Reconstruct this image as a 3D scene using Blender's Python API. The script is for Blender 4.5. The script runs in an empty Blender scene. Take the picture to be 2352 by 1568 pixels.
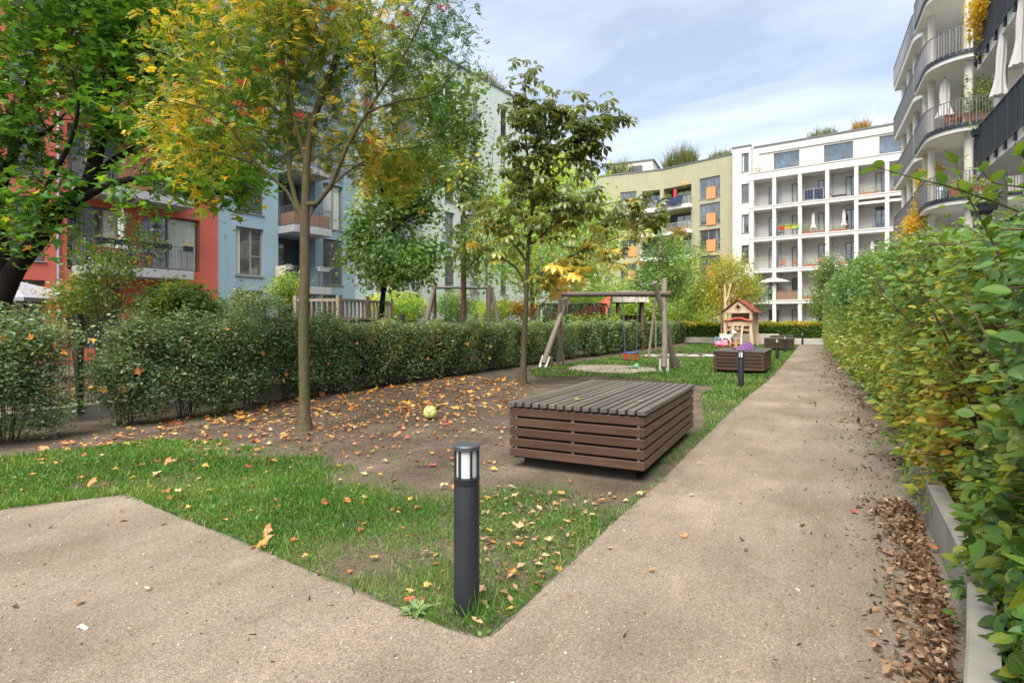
import bpy, math, random
import numpy as np
from mathutils import Vector, Matrix, Euler

SC = bpy.context.scene
COL = SC.collection
R = math.radians
rng = np.random.default_rng(11)
random.seed(5)

# ---------------------------------------------------------------- survey of the place
# World: +Y runs along the gravel path, +X to its right, camera stands at the origin.
EYE, FPX, CX, HY, TH = 1.5, 1306.7, 1176.0, 743.0, R(27.3)

def ray(x):
    a = (x - CX) / FPX
    return Vector((a * math.cos(TH) - math.sin(TH), a * math.sin(TH) + math.cos(TH)))

def G(x, y, z=0.0):
    d = (EYE - z) * FPX / (y - HY)
    r = ray(x) * d
    return Vector((r.x, r.y, z))

def AT(x, y, d):
    r = ray(x) * d
    return Vector((r.x, r.y, EYE + (HY - y) / FPX * d))

class Fac:
    """a facade plane: local x along it (rightwards seen from outside), local y into the building"""
    def __init__(s, x, d, ang):
        r = ray(x) * d
        s.o = r; s.ang = ang; s.d = Vector((math.cos(ang), math.sin(ang)))
    def px(s, x, y=743.0):
        r = ray(x)
        det = r.x * (-s.d.y) + s.d.x * r.y
        t = (s.o.x * (-s.d.y) + s.d.x * s.o.y) / det
        q = r * t - s.o
        return q.dot(s.d), EYE + (HY - y) / FPX * t
    def w(s, a, b, z=0.0):
        n = Vector((-s.d.y, s.d.x))
        q = s.o + s.d * a + n * b
        return Vector((q.x, q.y, z))

# ---------------------------------------------------------------- objects
def tag(o, label, cat, group=None):
    o['label'] = label; o['category'] = cat
    if group: o['group'] = group
    return o

def empty(name, loc=(0, 0, 0), rz=0.0):
    o = bpy.data.objects.new(name, None); COL.objects.link(o)
    o.location = loc; o.rotation_euler = (0, 0, rz); o.empty_display_size = .2
    return o

def thing(name, label, cat, loc=(0, 0, 0), rz=0.0, group=None):
    return tag(empty(name, loc, rz), label, cat, group)

def copy_tree(o, parent=None):
    c = o.copy(); COL.objects.link(c)
    if parent: c.parent = parent
    for ch in list(o.children): copy_tree(ch, c)
    return c

class MB:
    def __init__(s): s.v = []; s.f = []; s.m = []
    def add(s, vs, fs, mi=0, M=None):
        b = len(s.v)
        if M is not None: vs = [M @ Vector(p) for p in vs]
        s.v.extend([tuple(p) for p in vs])
        for f in fs: s.f.append(tuple(i + b for i in f)); s.m.append(mi)
        return s
    def box(s, x0, y0, z0, x1, y1, z1, mi=0, M=None):
        return s.add([(x0, y0, z0), (x1, y0, z0), (x1, y1, z0), (x0, y1, z0), (x0, y0, z1), (x1, y0, z1), (x1, y1, z1), (x0, y1, z1)],
              [(0, 3, 2, 1), (4, 5, 6, 7), (0, 1, 5, 4), (1, 2, 6, 5), (2, 3, 7, 6), (3, 0, 4, 7)], mi, M)
    def bar(s, a, b, w, h=None, mi=0, up=(0, 0, 1)):
        a, b = Vector(a), Vector(b); h = h or w
        y = (b - a); L = y.length; y.normalize()
        u = Vector(up)
        if abs(y.dot(u)) > .99: u = Vector((0, 1, 0))
        x = y.cross(u).normalized(); z = x.cross(y)
        M = Matrix(((x.x, y.x, z.x, a.x), (x.y, y.y, z.y, a.y), (x.z, y.z, z.z, a.z), (0, 0, 0, 1)))
        return s.box(-w / 2, 0, -h / 2, w / 2, L, h / 2, mi, M)
    def tube(s, pts, rad, n=8, mi=0, cap=True, closed=False):
        pts = [Vector(p) for p in pts]; k = len(pts)
        if not hasattr(rad, '__len__'): rad = [rad] * k
        b = len(s.v); ref = None
        for i, p in enumerate(pts):
            if closed: t = pts[(i + 1) % k] - pts[i - 1]
            else: t = pts[min(i + 1, k - 1)] - pts[max(i - 1, 0)]
            if t.length < 1e-9: t = Vector((0, 0, 1))
            t.normalize()
            if ref is None:
                ref = Vector((1, 0, 0)) if abs(t.x) < .8 else Vector((0, 1, 0))
            x = (ref - t * ref.dot(t))
            x.normalize(); ref = x; y = t.cross(x)
            for j in range(n):
                a = 2 * math.pi * j / n
                q = p + (x * math.cos(a) + y * math.sin(a)) * rad[i]
                s.v.append((q.x, q.y, q.z))
        for i in range(k if closed else k - 1):
            i2 = (i + 1) % k
            for j in range(n):
                s.f.append((b + i * n + j, b + i * n + (j + 1) % n, b + i2 * n + (j + 1) % n, b + i2 * n + j)); s.m.append(mi)
        if cap and not closed:
            s.f.append(tuple(b + j for j in reversed(range(n)))); s.m.append(mi)
            s.f.append(tuple(b + (k - 1) * n + j for j in range(n))); s.m.append(mi)
        return s
    def lathe(s, prof, n=24, mi=0, c=(0, 0, 0), cap=True):
        b = len(s.v); k = len(prof)
        for r, z in prof:
            for j in range(n):
                a = 2 * math.pi * j / n
                s.v.append((c[0] + r * math.cos(a), c[1] + r * math.sin(a), c[2] + z))
        for i in range(k - 1):
            for j in range(n):
                s.f.append((b + i * n + j, b + i * n + (j + 1) % n, b + (i + 1) * n + (j + 1) % n, b + (i + 1) * n + j)); s.m.append(mi)
        if cap:
            s.f.append(tuple(b + j for j in reversed(range(n)))); s.m.append(mi)
            s.f.append(tuple(b + (k - 1) * n + j for j in range(n))); s.m.append(mi)
        return s
    def prism(s, poly, z0, z1, mi=0, M=None):
        k = len(poly)
        vs = [(p[0], p[1], z0) for p in poly] + [(p[0], p[1], z1) for p in poly]
        fs = [tuple(reversed(range(k))), tuple(range(k, 2 * k))] + [(i, (i + 1) % k, k + (i + 1) % k, k + i) for i in range(k)]
        return s.add(vs, fs, mi, M)
    def build(s, name, mats, parent=None, smooth=False, bevel=0, loc=None):
        me = bpy.data.meshes.new(name); me.from_pydata(s.v, [], s.f)
        if not isinstance(mats, (list, tuple)): mats = [mats]
        for m in mats: me.materials.append(m)
        if len(mats) > 1: me.polygons.foreach_set('material_index', s.m)
        if smooth:
            me.polygons.foreach_set('use_smooth', [True] * len(s.f))
            try: me.set_sharp_from_angle(angle=R(38))
            except Exception: pass
        me.update()
        o = bpy.data.objects.new(name, me); COL.objects.link(o)
        if parent: o.parent = parent
        if loc is not None: o.location = loc
        if bevel:
            b = o.modifiers.new('bevel', 'BEVEL'); b.width = bevel; b.segments = 2; b.limit_method = 'ANGLE'
        return o

# ---------------------------------------------------------------- materials
def newmat(name):
    m = bpy.data.materials.new(name); m.use_nodes = True
    nt = m.node_tree; b = nt.nodes['Principled BSDF']
    return m, nt, b

def nd(nt, t, **kw):
    n = nt.nodes.new(t)
    for k, v in kw.items(): setattr(n, k, v)
    return n

def c4(c): return (c[0], c[1], c[2], 1)
def dk(c, k): return tuple(x * k for x in c)

def noise(nt, co, scale, detail=4, rough=.55, dist=0):
    n = nd(nt, 'ShaderNodeTexNoise'); n.inputs['Scale'].default_value = scale; n.inputs['Detail'].default_value = detail
    n.inputs['Roughness'].default_value = rough; n.inputs['Distortion'].default_value = dist
    nt.links.new(co, n.inputs['Vector']); return n.outputs['Fac']

def ramp(nt, fac, stops, interp='LINEAR'):
    n = nd(nt, 'ShaderNodeValToRGB'); cr = n.color_ramp; cr.interpolation = interp
    while len(cr.elements) < len(stops): cr.elements.new(.5)
    for e, (p, c) in zip(cr.elements, stops):
        e.position = p; e.color = c4(c) if hasattr(c, '__len__') else (c, c, c, 1)
    nt.links.new(fac, n.inputs['Fac']); return n.outputs['Color']

def mixc(nt, fac, a, b, mode='MIX'):
    n = nd(nt, 'ShaderNodeMix', data_type='RGBA', blend_type=mode)
    for sock, v in ((n.inputs[0], fac), (n.inputs[6], a), (n.inputs[7], b)):
        if hasattr(v, 'is_linked') or hasattr(v, 'links'): nt.links.new(v, sock)
        elif hasattr(v, '__len__'): sock.default_value = c4(v)
        else: sock.default_value = v
    return n.outputs[2]

def coords(nt, kind='Object', scale=None, rot=None):
    t = nd(nt, 'ShaderNodeTexCoord'); o = t.outputs[kind]
    if scale or rot:
        m = nd(nt, 'ShaderNodeMapping')
        if scale: m.inputs['Scale'].default_value = scale
        if rot: m.inputs['Rotation'].default_value = rot
        nt.links.new(o, m.inputs['Vector']); o = m.outputs['Vector']
    return o

def bumpn(nt, b, h, strength=.3, dist=.01):
    n = nd(nt, 'ShaderNodeBump'); n.inputs['Strength'].default_value = strength; n.inputs['Distance'].default_value = dist
    nt.links.new(h, n.inputs['Height']); nt.links.new(n.outputs['Normal'], b.inputs['Normal'])

_mats = {}
def M(name, col, rough=.6, spec=.35, metal=0, var=.12, vs=2.5, col2=None, bump=0, bs=60, bd=.004, stretch=None, stain=0):
    if name in _mats: return _mats[name]
    m, nt, b = newmat(name)
    b.inputs['Roughness'].default_value = rough; b.inputs['Specular IOR Level'].default_value = spec; b.inputs['Metallic'].default_value = metal
    co = coords(nt, 'Object', stretch)
    f = noise(nt, co, vs, 6)
    f = ramp(nt, f, [(.3, 0.0), (.7, 1.0)])
    c = mixc(nt, f, col, col2 or dk(col, 1 - var))
    if stain:   # weather streaks with a shape of their own
        s = noise(nt, coords(nt, 'Object', (1.6, 1.6, .12)), 1.3, 6, .65)
        s = ramp(nt, s, [(.52, 0.0), (.8, stain)])
        c = mixc(nt, s, c, dk(col, .55))
    nt.links.new(c, b.inputs['Base Color'])
    if bump: bumpn(nt, b, noise(nt, coords(nt, 'Object', stretch), bs, 3), bump, bd)
    _mats[name] = m
    return m

def wood(name, c1, c2, axis=1, rough=.6, scale=18, spec=.3, grey=None):
    m, nt, b = newmat(name)
    sc = [1, 1, 1]; sc[axis] = .06
    co = coords(nt, 'Object', tuple(sc))
    f = noise(nt, co, scale, 8, .65, .6)
    g = noise(nt, coords(nt, 'Object'), 2.2, 3)
    c = ramp(nt, f, [(.32, c2), (.62, c1), (.8, dk(c1, 1.15))])
    c = mixc(nt, ramp(nt, g, [(.35, 0.0), (.75, .65)]), c, grey or dk(c1, .6))
    # every board its own tone
    isl = nd(nt, 'ShaderNodeNewGeometry').outputs['Random Per Island']
    c = mixc(nt, ramp(nt, isl, [(0, .1), (1, .6)]), c, dk(c2, .8))
    nt.links.new(c, b.inputs['Base Color'])
    b.inputs['Roughness'].default_value = rough; b.inputs['Specular IOR Level'].default_value = spec
    bumpn(nt, b, f, .35, .004)
    return m

def leafmat(name, stops, rough=.45, trans=.35, spec=.4, vein=False, warm=1.25, gain=1.0):
    m, nt, b = newmat(name); stops = [(p, tuple(min(.8, x * gain) for x in c)) for p, c in stops]
    a = nd(nt, 'ShaderNodeAttribute', attribute_name='tint')
    c = ramp(nt, a.outputs['Fac'], stops)
    h = None
    sp = noise(nt, coords(nt, 'Object'), 55 if vein else 9, 3)
    c = mixc(nt, ramp(nt, sp, [(.4, 0.0), (.8, .4)]), c, mixc(nt, .5, c, (.22, .15, .03)))
    if vein:
        uv = nd(nt, 'ShaderNodeUVMap').outputs['UV']
        sx = nd(nt, 'ShaderNodeSeparateXYZ'); nt.links.new(uv, sx.inputs[0])
        ab = nd(nt, 'ShaderNodeMath', operation='ABSOLUTE'); nt.links.new(sx.outputs[0], ab.inputs[0])
        sb = nd(nt, 'ShaderNodeMath', operation='SUBTRACT'); nt.links.new(sx.outputs[1], sb.inputs[0]); nt.links.new(ab.outputs[0], sb.inputs[1])
        ml = nd(nt, 'ShaderNodeMath', operation='MULTIPLY'); nt.links.new(sb.outputs[0], ml.inputs[0]); ml.inputs[1].default_value = 62
        sn = nd(nt, 'ShaderNodeMath', operation='SINE'); nt.links.new(ml.outputs[0], sn.inputs[0])
        bumpn(nt, b, sn.outputs[0], .5, .004)
        v = ramp(nt, sn.outputs[0], [(.75, 0.0), (1, .3)])
        c = mixc(nt, v, c, mixc(nt, .5, c, (.3, .35, .1)))
    nt.links.new(c, b.inputs['Base Color'])
    b.inputs['Roughness'].default_value = rough; b.inputs['Specular IOR Level'].default_value = spec
    tr = nd(nt, 'ShaderNodeBsdfTranslucent')
    tc = nd(nt, 'ShaderNodeMix', data_type='RGBA', blend_type='MULTIPLY'); tc.inputs[0].default_value = 1
    nt.links.new(c, tc.inputs[6]); tc.inputs[7].default_value = (1.35 * warm, 1.35, .6, 1)
    nt.links.new(tc.outputs[2], tr.inputs['Color'])
    mx = nd(nt, 'ShaderNodeMixShader'); mx.inputs[0].default_value = trans
    out = nt.nodes['Material Output']
    nt.links.new(b.outputs[0], mx.inputs[1]); nt.links.new(tr.outputs[0], mx.inputs[2]); nt.links.new(mx.outputs[0], out.inputs['Surface'])
    return m

# ---------------------------------------------------------------- leaves as meshes
def tmpl(verts, faces): return (np.array(verts, float), faces)
T_SIMPLE = tmpl([(0, 0, 0), (-.27, .45, .07), (0, .5, -.02), (.27, .45, .07), (0, 1, -.08)], [(0, 2, 4, 1), (0, 3, 4, 2)])
T_ROUND = tmpl([(0, 0, 0), (-.38, .5, .06), (.38, .5, .06), (0, 1, -.02)], [(0, 2, 3, 1)])
def _horn():
    t = [0, .12, .3, .52, .75, .9, 1]; w = [0, .17, .265, .27, .19, .08, 0]
    v = []
    for a, b in zip(t, w):
        z = -.14 * a * a
        v += [(-b, a, z + .22 * b), (0, a, z), (b, a, z + .22 * b)]
    f = []
    for i in range(len(t) - 1):
        a, b = i * 3, i * 3 + 3
        f += [(a + 1, b + 1, b, a) if i else (a + 1, b + 1, b), (a + 1, a + 2, b + 2, b + 1) if i else (a + 1, b + 2, b + 1)]
    return tmpl(v, f)
T_HORN = _horn()
def _maple(det=True):
    half = [(.0, 0), (.10, .03), (.30, -.06), (.26, .10), (.50, .18), (.38, .28), (.62, .50), (.40, .46), (.34, .56), (.16, .48), (.20, .72), (.10, .74), (0, 1.0)] if det else \
           [(0, 0), (.30, -.04), (.26, .12), (.56, .42), (.30, .44), (.14, .5), (.15, .72), (0, 1)]
    pts = half + [(-x, y) for x, y in reversed(half[1:-1])]
    v = [(x, y, .0) for x, y in pts]
    n = len(v)
    c = n
    v = [(x, y, .18 * abs(x) - .12 * (y - .4) ** 2) for x, y, _ in v] + [(0, .36, -.02)]
    return tmpl(v, [(c, i, (i + 1) % n) for i in range(n)])
T_MAPLE, T_MAPLE_S = _maple(True), _maple(False)
def _pinn(n=6):
    v, f = [], []
    def lf(bx, by, dx, dy, L, w):
        b = len(v); nx, ny = -dy, dx
        z0 = -.16 * by * by
        v.extend([(bx, by, z0), (bx + dx * L * .5 + nx * w, by + dy * L * .5 + ny * w, z0), (bx + dx * L, by + dy * L, z0 - .04), (bx + dx * L * .5 - nx * w, by + dy * L * .5 - ny * w, z0 + .02)])
        f.append((b, b + 3, b + 2, b + 1))
    for i in range(n):
        y = .18 + .72 * i / n; L = .34 - .1 * abs(i / n - .45)
        lf(.01, y, .92, .39, L, .05); lf(-.01, y, -.92, .39, L, .05)
    lf(0, .9, 0, 1, .3, .05)
    return tmpl(v, f)
T_PINN = _pinn()
def _palm(k=6):
    v, f = [], []
    for i in range(k):
        a = (i - (k - 1) / 2) * .78
        dx, dy = math.sin(a), math.cos(a); L = 1 - .32 * abs(a) / 2; nx, ny = dy, -dx; b = len(v)
        for t, w, z in ((0, 0, 0), (.4, .1, -.04), (.72, .19, -.16), (1, 0, -.42)):
            v.extend([(dx * L * t - nx * w, dy * L * t - ny * w, z + w * .3), (dx * L * t, dy * L * t, z), (dx * L * t + nx * w, dy * L * t + ny * w, z + w * .3)])
        for j in range(3):
            p, q = b + 3 * j, b + 3 * j + 3
            f.extend([(p, p + 1, q + 1, q), (p + 1, p + 2, q + 2, q + 1)])
    return tmpl(v, f)
T_PALM = _palm()
T_BLADE = tmpl([(-.5, 0, 0), (.5, 0, 0), (-.35, .55, .08), (.35, .55, .08), (0, 1, .3)], [(0, 1, 3, 2), (2, 3, 4)])

def unit(a): return a / np.maximum(np.linalg.norm(a, axis=1, keepdims=True), 1e-9)

def npmesh(name, V, loops, starts, mat, parent=None, tint=None, uv=None, smooth=False):
    me = bpy.data.meshes.new(name)
    me.vertices.add(len(V)); me.vertices.foreach_set('co', V.astype(np.float32).ravel())
    me.loops.add(len(loops)); me.loops.foreach_set('vertex_index', loops.astype(np.int32))
    me.polygons.add(len(starts)); me.polygons.foreach_set('loop_start', starts.astype(np.int32))
    if uv is not None:
        l = me.uv_layers.new(name='UVMap'); l.data.foreach_set('uv', uv[loops].astype(np.float32).ravel())
    if smooth: me.polygons.foreach_set('use_smooth', np.ones(len(starts), bool))
    me.update(calc_edges=True)
    if tint is not None:
        a = me.attributes.new('tint', 'FLOAT', 'FACE'); a.data.foreach_set('value', tint.astype(np.float32))
    for m in (mat if isinstance(mat, (list, tuple)) else [mat]): me.materials.append(m)
    o = bpy.data.objects.new(name, me); COL.objects.link(o)
    if parent: o.parent = parent
    return o

def leaves(name, mat, tm, P, size, parent=None, up=.5, droop=.25, jit=.3, tint=None, out=None, outk=.8, uv=False, smooth=False, wid=None, D=None, NRM=None):
    P = np.asarray(P, float); n = len(P)
    nr = unit(rng.normal(size=(n, 3)))
    nr = nr * (1 - up); nr[:, 2] += up
    if NRM is not None: nr = nr + NRM
    if D is None:
        d = rng.normal(size=(n, 3)); d[:, 2] = d[:, 2] * .45 - droop
        if out is not None: d = unit(d) + out * outk
    else: d = D
    y = unit(d); z = unit(nr - (nr * y).sum(1, keepdims=True) * y); x = np.cross(y, z)
    s = np.asarray(size) * np.clip(1 + jit * rng.normal(size=n), .45, 1.8)
    tv, tf = tm
    w = s if wid is None else wid * np.ones(n)
    V = P[:, None, :] + (tv[None, :, 0:1] * w[:, None, None]) * x[:, None, :] + (tv[None, :, 1:2] * s[:, None, None]) * y[:, None, :] + (tv[None, :, 2:3] * s[:, None, None]) * z[:, None, :]
    k = len(tv)
    lp = np.concatenate([np.array(f) for f in tf]); cnt = np.array([len(f) for f in tf]); L = len(lp)
    loops = (np.arange(n)[:, None] * k + lp[None, :]).ravel()
    st = np.concatenate([[0], np.cumsum(cnt)[:-1]])
    starts = (np.arange(n)[:, None] * L + st[None, :]).ravel()
    if tint is None: tint = rng.random(n)
    tt = np.repeat(tint, len(tf))
    U = np.tile(tv[:, :2], (n, 1)) if uv else None
    return npmesh(name, V.reshape(-1, 3), loops, starts, mat, parent, tt, U, smooth)

def clump(P, f=1.3, ph=0.0):
    """slow pattern that makes neighbouring leaves turn colour together"""
    P = np.asarray(P)
    a = np.sin(P[:, 0] * f + ph) + np.sin(P[:, 1] * f * 1.13 + 1.7 + ph) + np.sin(P[:, 2] * f * 1.31 + 4.1 - ph) + np.sin((P[:, 0] + P[:, 1] - P[:, 2]) * f * 2.1 + ph * 2)
    return np.clip(.5 + a * .17, 0, 1)

# ---------------------------------------------------------------- trees
class Tree:
    def __init__(s): s.p = []; s.par = []; s.r = []; s.tips = []; s.paths = []
    def limb(s, pts, r0, r1, step=.25, attach=True):
        pts = [Vector(p) for p in pts]
        dense = []
        n = len(pts)
        for i in range(n - 1):
            a, b, c, d = pts[max(i - 1, 0)], pts[i], pts[i + 1], pts[min(i + 2, n - 1)]
            k = max(1, int((c - b).length / step))
            for j in range(k):
                t = j / k
                dense.append(.5 * ((2 * b) + (c - a) * t + (2 * a - 5 * b + 4 * c - d) * t * t + (3 * b - a - 3 * c + d) * t ** 3))
        dense.append(pts[-1])
        if attach and s.p:
            A = np.array(s.p); q = np.array(dense[0]); par = int(np.argmin(((A - q) ** 2).sum(1))); dense[0] = Vector(s.p[par]); dense = dense[1:]
        else: par = -1
        m = len(dense)
        for i, q in enumerate(dense):
            s.p.append((q.x, q.y, q.z)); s.par.append(par); s.r.append(r0 + (r1 - r0) * i / max(m - 1, 1)); par = len(s.p) - 1
        if r1 < .03: s.paths.append(list(range(len(s.p) - min(m, 3), len(s.p))))
        return s
    def fill(s, blobs, n, step=.3, wob=.06, rise=.15, zmin=None):
        w = np.array([b[1][0] * b[1][1] * b[1][2] * (b[2] if len(b) > 2 else 1) for b in blobs]); w = w / w.sum()
        pts = []
        for _ in range(n):
            b = blobs[rng.choice(len(blobs), p=w)]
            d = rng.normal(size=3); d /= np.linalg.norm(d); rr = rng.random() ** (1 / 2.2)
            pts.append(np.array(b[0]) + d * rr * np.array(b[1]))
        pts = np.array(pts)
        A = np.array(s.p); dist = np.array([np.sqrt(((A - q) ** 2).sum(1)).min() for q in pts])
        cap = np.zeros((len(A) + n * 14, 3)); cap[:len(A)] = A; m = len(A)
        for i in np.argsort(dist):
            q = pts[i]
            dd = cap[:m] - q
            ds = np.sqrt((dd ** 2).sum(1)) + np.maximum(dd[:, 2], 0) * .6
            j = int(np.argmin(ds)); a = cap[j].copy(); L = np.linalg.norm(q - a)
            k = int(min(12, max(2, L / step))); par = j; path = []
            side = rng.normal(size=3) * wob * L
            for t in np.linspace(0, 1, k + 1)[1:]:
                c = a + (q - a) * t + side * math.sin(math.pi * t) + np.array([0, 0, rise * L * math.sin(math.pi * t)]) + rng.normal(size=3) * .012
                s.p.append(tuple(c)); s.par.append(par); s.r.append(None); par = len(s.p) - 1
                cap[m] = c; m += 1; path.append(par)
            s.tips.append(par); s.paths.append(path)
        return s
    def mesh(s, name, mat, parent, rt=.006, pw=.5, sides=5):
        n = len(s.p); cnt = np.zeros(n)
        kids = [[] for _ in range(n)]
        for i, p in enumerate(s.par):
            if p >= 0: kids[p].append(i)
        tip = set(s.tips)
        for i in range(n - 1, -1, -1):
            if not kids[i]: cnt[i] += 1
            if s.par[i] >= 0: cnt[s.par[i]] += cnt[i]
        rad = [0.0] * n
        for i in range(n):
            r = s.r[i]
            if r is None:
                r = rt * cnt[i] ** pw
                if s.par[i] >= 0: r = min(r, rad[s.par[i]] * .85)
            rad[i] = max(r, rt * .6)
        mb = MB(); stack = [i for i in range(n) if s.par[i] < 0]
        while stack:
            st = stack.pop(); ch = []
            if s.par[st] >= 0: ch.append(s.par[st])
            i = st
            while True:
                ch.append(i)
                if not kids[i]: break
                nx = max(kids[i], key=lambda k: rad[k] + (1 if (s.r[k] is not None and s.r[i] is not None) else 0))
                stack.extend([k for k in kids[i] if k != nx]); i = nx
            rr = [rad[c] for c in ch]
            if s.par[st] >= 0: rr[0] = min(rr[0], rr[1] * 1.25)
            big = max(rr)
            mb.tube([s.p[c] for c in ch], rr, sides if big < .03 else (8 if big < .08 else 14))
        s.rad = rad
        return mb.build(name, mat, parent, smooth=True)
    def spots(s, per, spread=.1, back=3):
        out = []
        P = s.p
        for path in s.paths:
            seg = path[-back:] if len(path) >= back else path
            for _ in range(per):
                a = P[seg[rng.integers(len(seg))]]
                out.append(np.array(a) + rng.normal(size=3) * spread)
        return np.array(out)

# ================================================================ LIGHT, SKY, CAMERA
SUNV = Vector((.02, -.50, .86)).normalized()
SUN_EL = math.asin(SUNV.z); SUN_AZ = math.atan2(SUNV.x, SUNV.y)
world = bpy.data.worlds.new('World'); SC.world = world; world.use_nodes = True
nt = world.node_tree; bg = nt.nodes['Background']
sky = nd(nt, 'ShaderNodeTexSky'); sky.sky_type = 'NISHITA'; sky.sun_disc = False
sky.sun_elevation = SUN_EL; sky.sun_rotation = SUN_AZ; sky.air_density = 1.1; sky.dust_density = 1.6; sky.ozone_density = 1.2
co = nd(nt, 'ShaderNodeTexCoord').outputs['Generated']
sx = nd(nt, 'ShaderNodeSeparateXYZ'); nt.links.new(co, sx.inputs[0])
mxz = nd(nt, 'ShaderNodeMath', operation='MAXIMUM'); nt.links.new(sx.outputs[2], mxz.inputs[0]); mxz.inputs[1].default_value = .0
az = nd(nt, 'ShaderNodeMath', operation='ADD'); nt.links.new(mxz.outputs[0], az.inputs[0]); az.inputs[1].default_value = .12
dv = nd(nt, 'ShaderNodeVectorMath', operation='DIVIDE'); nt.links.new(co, dv.inputs[0])
cb = nd(nt, 'ShaderNodeCombineXYZ')
for i in range(3): nt.links.new(az.outputs[0], cb.inputs[i])
nt.links.new(cb.outputs[0], dv.inputs[1])
mp = nd(nt, 'ShaderNodeMapping'); mp.inputs['Rotation'].default_value = (0, 0, R(-38)); mp.inputs['Scale'].default_value = (.55, 1.5, .0)
mp.inputs['Location'].default_value = (3.4, 1.1, 0)
nt.links.new(dv.outputs[0], mp.inputs['Vector'])
n1 = noise(nt, mp.outputs['Vector'], 1.15, 8, .55, .5)
cl = ramp(nt, n1, [(.36, .30), (.52, .55), (.72, .95)])
cloudy = mixc(nt, cl, sky.outputs[0], (6.4, 6.9, 7.7))
nt.links.new(cloudy, bg.inputs['Color']); bg.inputs['Strength'].default_value = .08

sl = bpy.data.lights.new('sun', 'SUN'); sl.energy = 4.4; sl.angle = R(60); sl.color = (1, .93, .82)
so = bpy.data.objects.new('sun', sl); COL.objects.link(so); so.location = (10, -10, 30)
so.rotation_euler = SUNV.to_track_quat('Z', 'Y').to_euler()

cam = bpy.data.cameras.new('camera'); co_ = bpy.data.objects.new('camera', cam); COL.objects.link(co_); SC.camera = co_
cam.sensor_width = 36; cam.lens = 36 * FPX / 2352; cam.shift_y = -(784 - HY) / 2352
co_.location = (0, 0, EYE); co_.rotation_euler = (R(90), 0, TH); cam.clip_start = .05; cam.clip_end = 1500
SC.view_settings.view_transform = 'Standard'; SC.view_settings.look = 'None'; SC.view_settings.gamma = 1; SC.view_settings.exposure = 1.26
SC.cycles.max_bounces = 6; SC.cycles.transparent_max_bounces = 4; SC.cycles.diffuse_bounces = 3
try: SC.cycles.use_denoising = True
except Exception: pass

# ================================================================ GROUND
def poly_in(poly, P):
    x, y = P[:, 0], P[:, 1]; inside = np.zeros(len(P), bool); n = len(poly)
    for i in range(n):
        x0, y0 = poly[i][0], poly[i][1]; x1, y1 = poly[(i + 1) % n][0], poly[(i + 1) % n][1]
        c = ((y0 > y) != (y1 > y)) & (x < (x1 - x0) * (y - y0) / ((y1 - y0) + 1e-12) + x0); inside ^= c
    return inside

def scatter(poly, n):
    a = np.array([(p[0], p[1]) for p in poly]); lo, hi = a.min(0), a.max(0); out = np.zeros((0, 2))
    while len(out) < n:
        P = lo + rng.random((n * 2, 2)) * (hi - lo); out = np.vstack([out, P[poly_in(a, P)]])
    return out[:n]

def snoise(P, f, ph=0.):
    x, y = P[:, 0] * f, P[:, 1] * f
    return (np.sin(x * 1.3 + 2.1 * np.sin(y * .7 + ph) + ph) + np.sin(y * 1.7 + 1.6 * np.sin(x * 1.1 - ph)) + .7 * np.sin(x * 3.1 - y * 2.3 + ph * 3) + .5 * np.sin(x * 5.3 + y * 6.1 + ph)) / 3.2

def gmat(name, c1, c2, c3, patch, pscale, grit, bumpk, moss=None):
    m, nt, b = newmat(name)
    co = coords(nt, 'Object')
    big = noise(nt, co, pscale, 8, .62)
    c = ramp(nt, big, [(.32, c1), (.5, c2), (.68, c3)])
    str_ = noise(nt, coords(nt, 'Object', (1.0, .22, 1)), 1.4, 6, .65)
    c = mixc(nt, ramp(nt, str_, [(.38, 0.0), (.66, .8)]), c, dk(c1, .9))
    dmp = noise(nt, co, 3.2, 7, .7); c = mixc(nt, ramp(nt, dmp, [(.55, 0.0), (.75, .45)]), c, dk(c1, .75))
    if moss:
        mf = noise(nt, co, .75, 7, .7); mf = ramp(nt, mf, [(.5, 0.0), (.62, moss[1])])
        mg = noise(nt, co, 90, 3); mm = mixc(nt, ramp(nt, mg, [(.3, .2), (.7, 1.0)]), (0, 0, 0), mf, 'MIX')
        c = mixc(nt, mm, c, moss[0])
    vo = nd(nt, 'ShaderNodeTexVoronoi'); vo.inputs['Scale'].default_value = grit; nt.links.new(co, vo.inputs['Vector'])
    bw = nd(nt, 'ShaderNodeRGBToBW'); nt.links.new(vo.outputs['Color'], bw.inputs[0])
    g = ramp(nt, bw.outputs[0], [(.05, .5), (.3, .88), (.7, 1.05), (.95, 1.5)])
    fine = noise(nt, co, grit * .45, 4, .7)
    c = mixc(nt, patch, c, g, 'MULTIPLY')
    c = mixc(nt, .8, c, ramp(nt, fine, [(.3, .6), (.7, 1.3)]), 'MULTIPLY')
    nt.links.new(c, b.inputs['Base Color']); b.inputs['Roughness'].default_value = .95; b.inputs['Specular IOR Level'].default_value = .15
    h = nd(nt, 'ShaderNodeMath', operation='ADD'); nt.links.new(vo.outputs['Distance'], h.inputs[0]); nt.links.new(fine, h.inputs[1])
    bumpn(nt, b, h.outputs[0], bumpk, .012)
    return m

mt_soil = gmat('soil', (.065, .048, .036), (.115, .089, .07), (.165, .13, .104), .7, 1.6, 75, .7, moss=((.07, .10, .02), .35))
mt_gravel = gmat('gravel', (.180, .146, .112), (.262, .217, .170), (.325, .276, .224), .9, .8, 150, .7, moss=((.115, .105, .045), .4))
mt_lawn = gmat('lawn_earth', (.095, .074, .054), (.085, .078, .045), (.065, .085, .032), .7, 1.9, 60, .7)
mt_mat = gmat('bare_sand', (.20, .17, .14), (.28, .24, .2), (.33, .29, .24), .4, 1.5, 80, .4)

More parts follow.
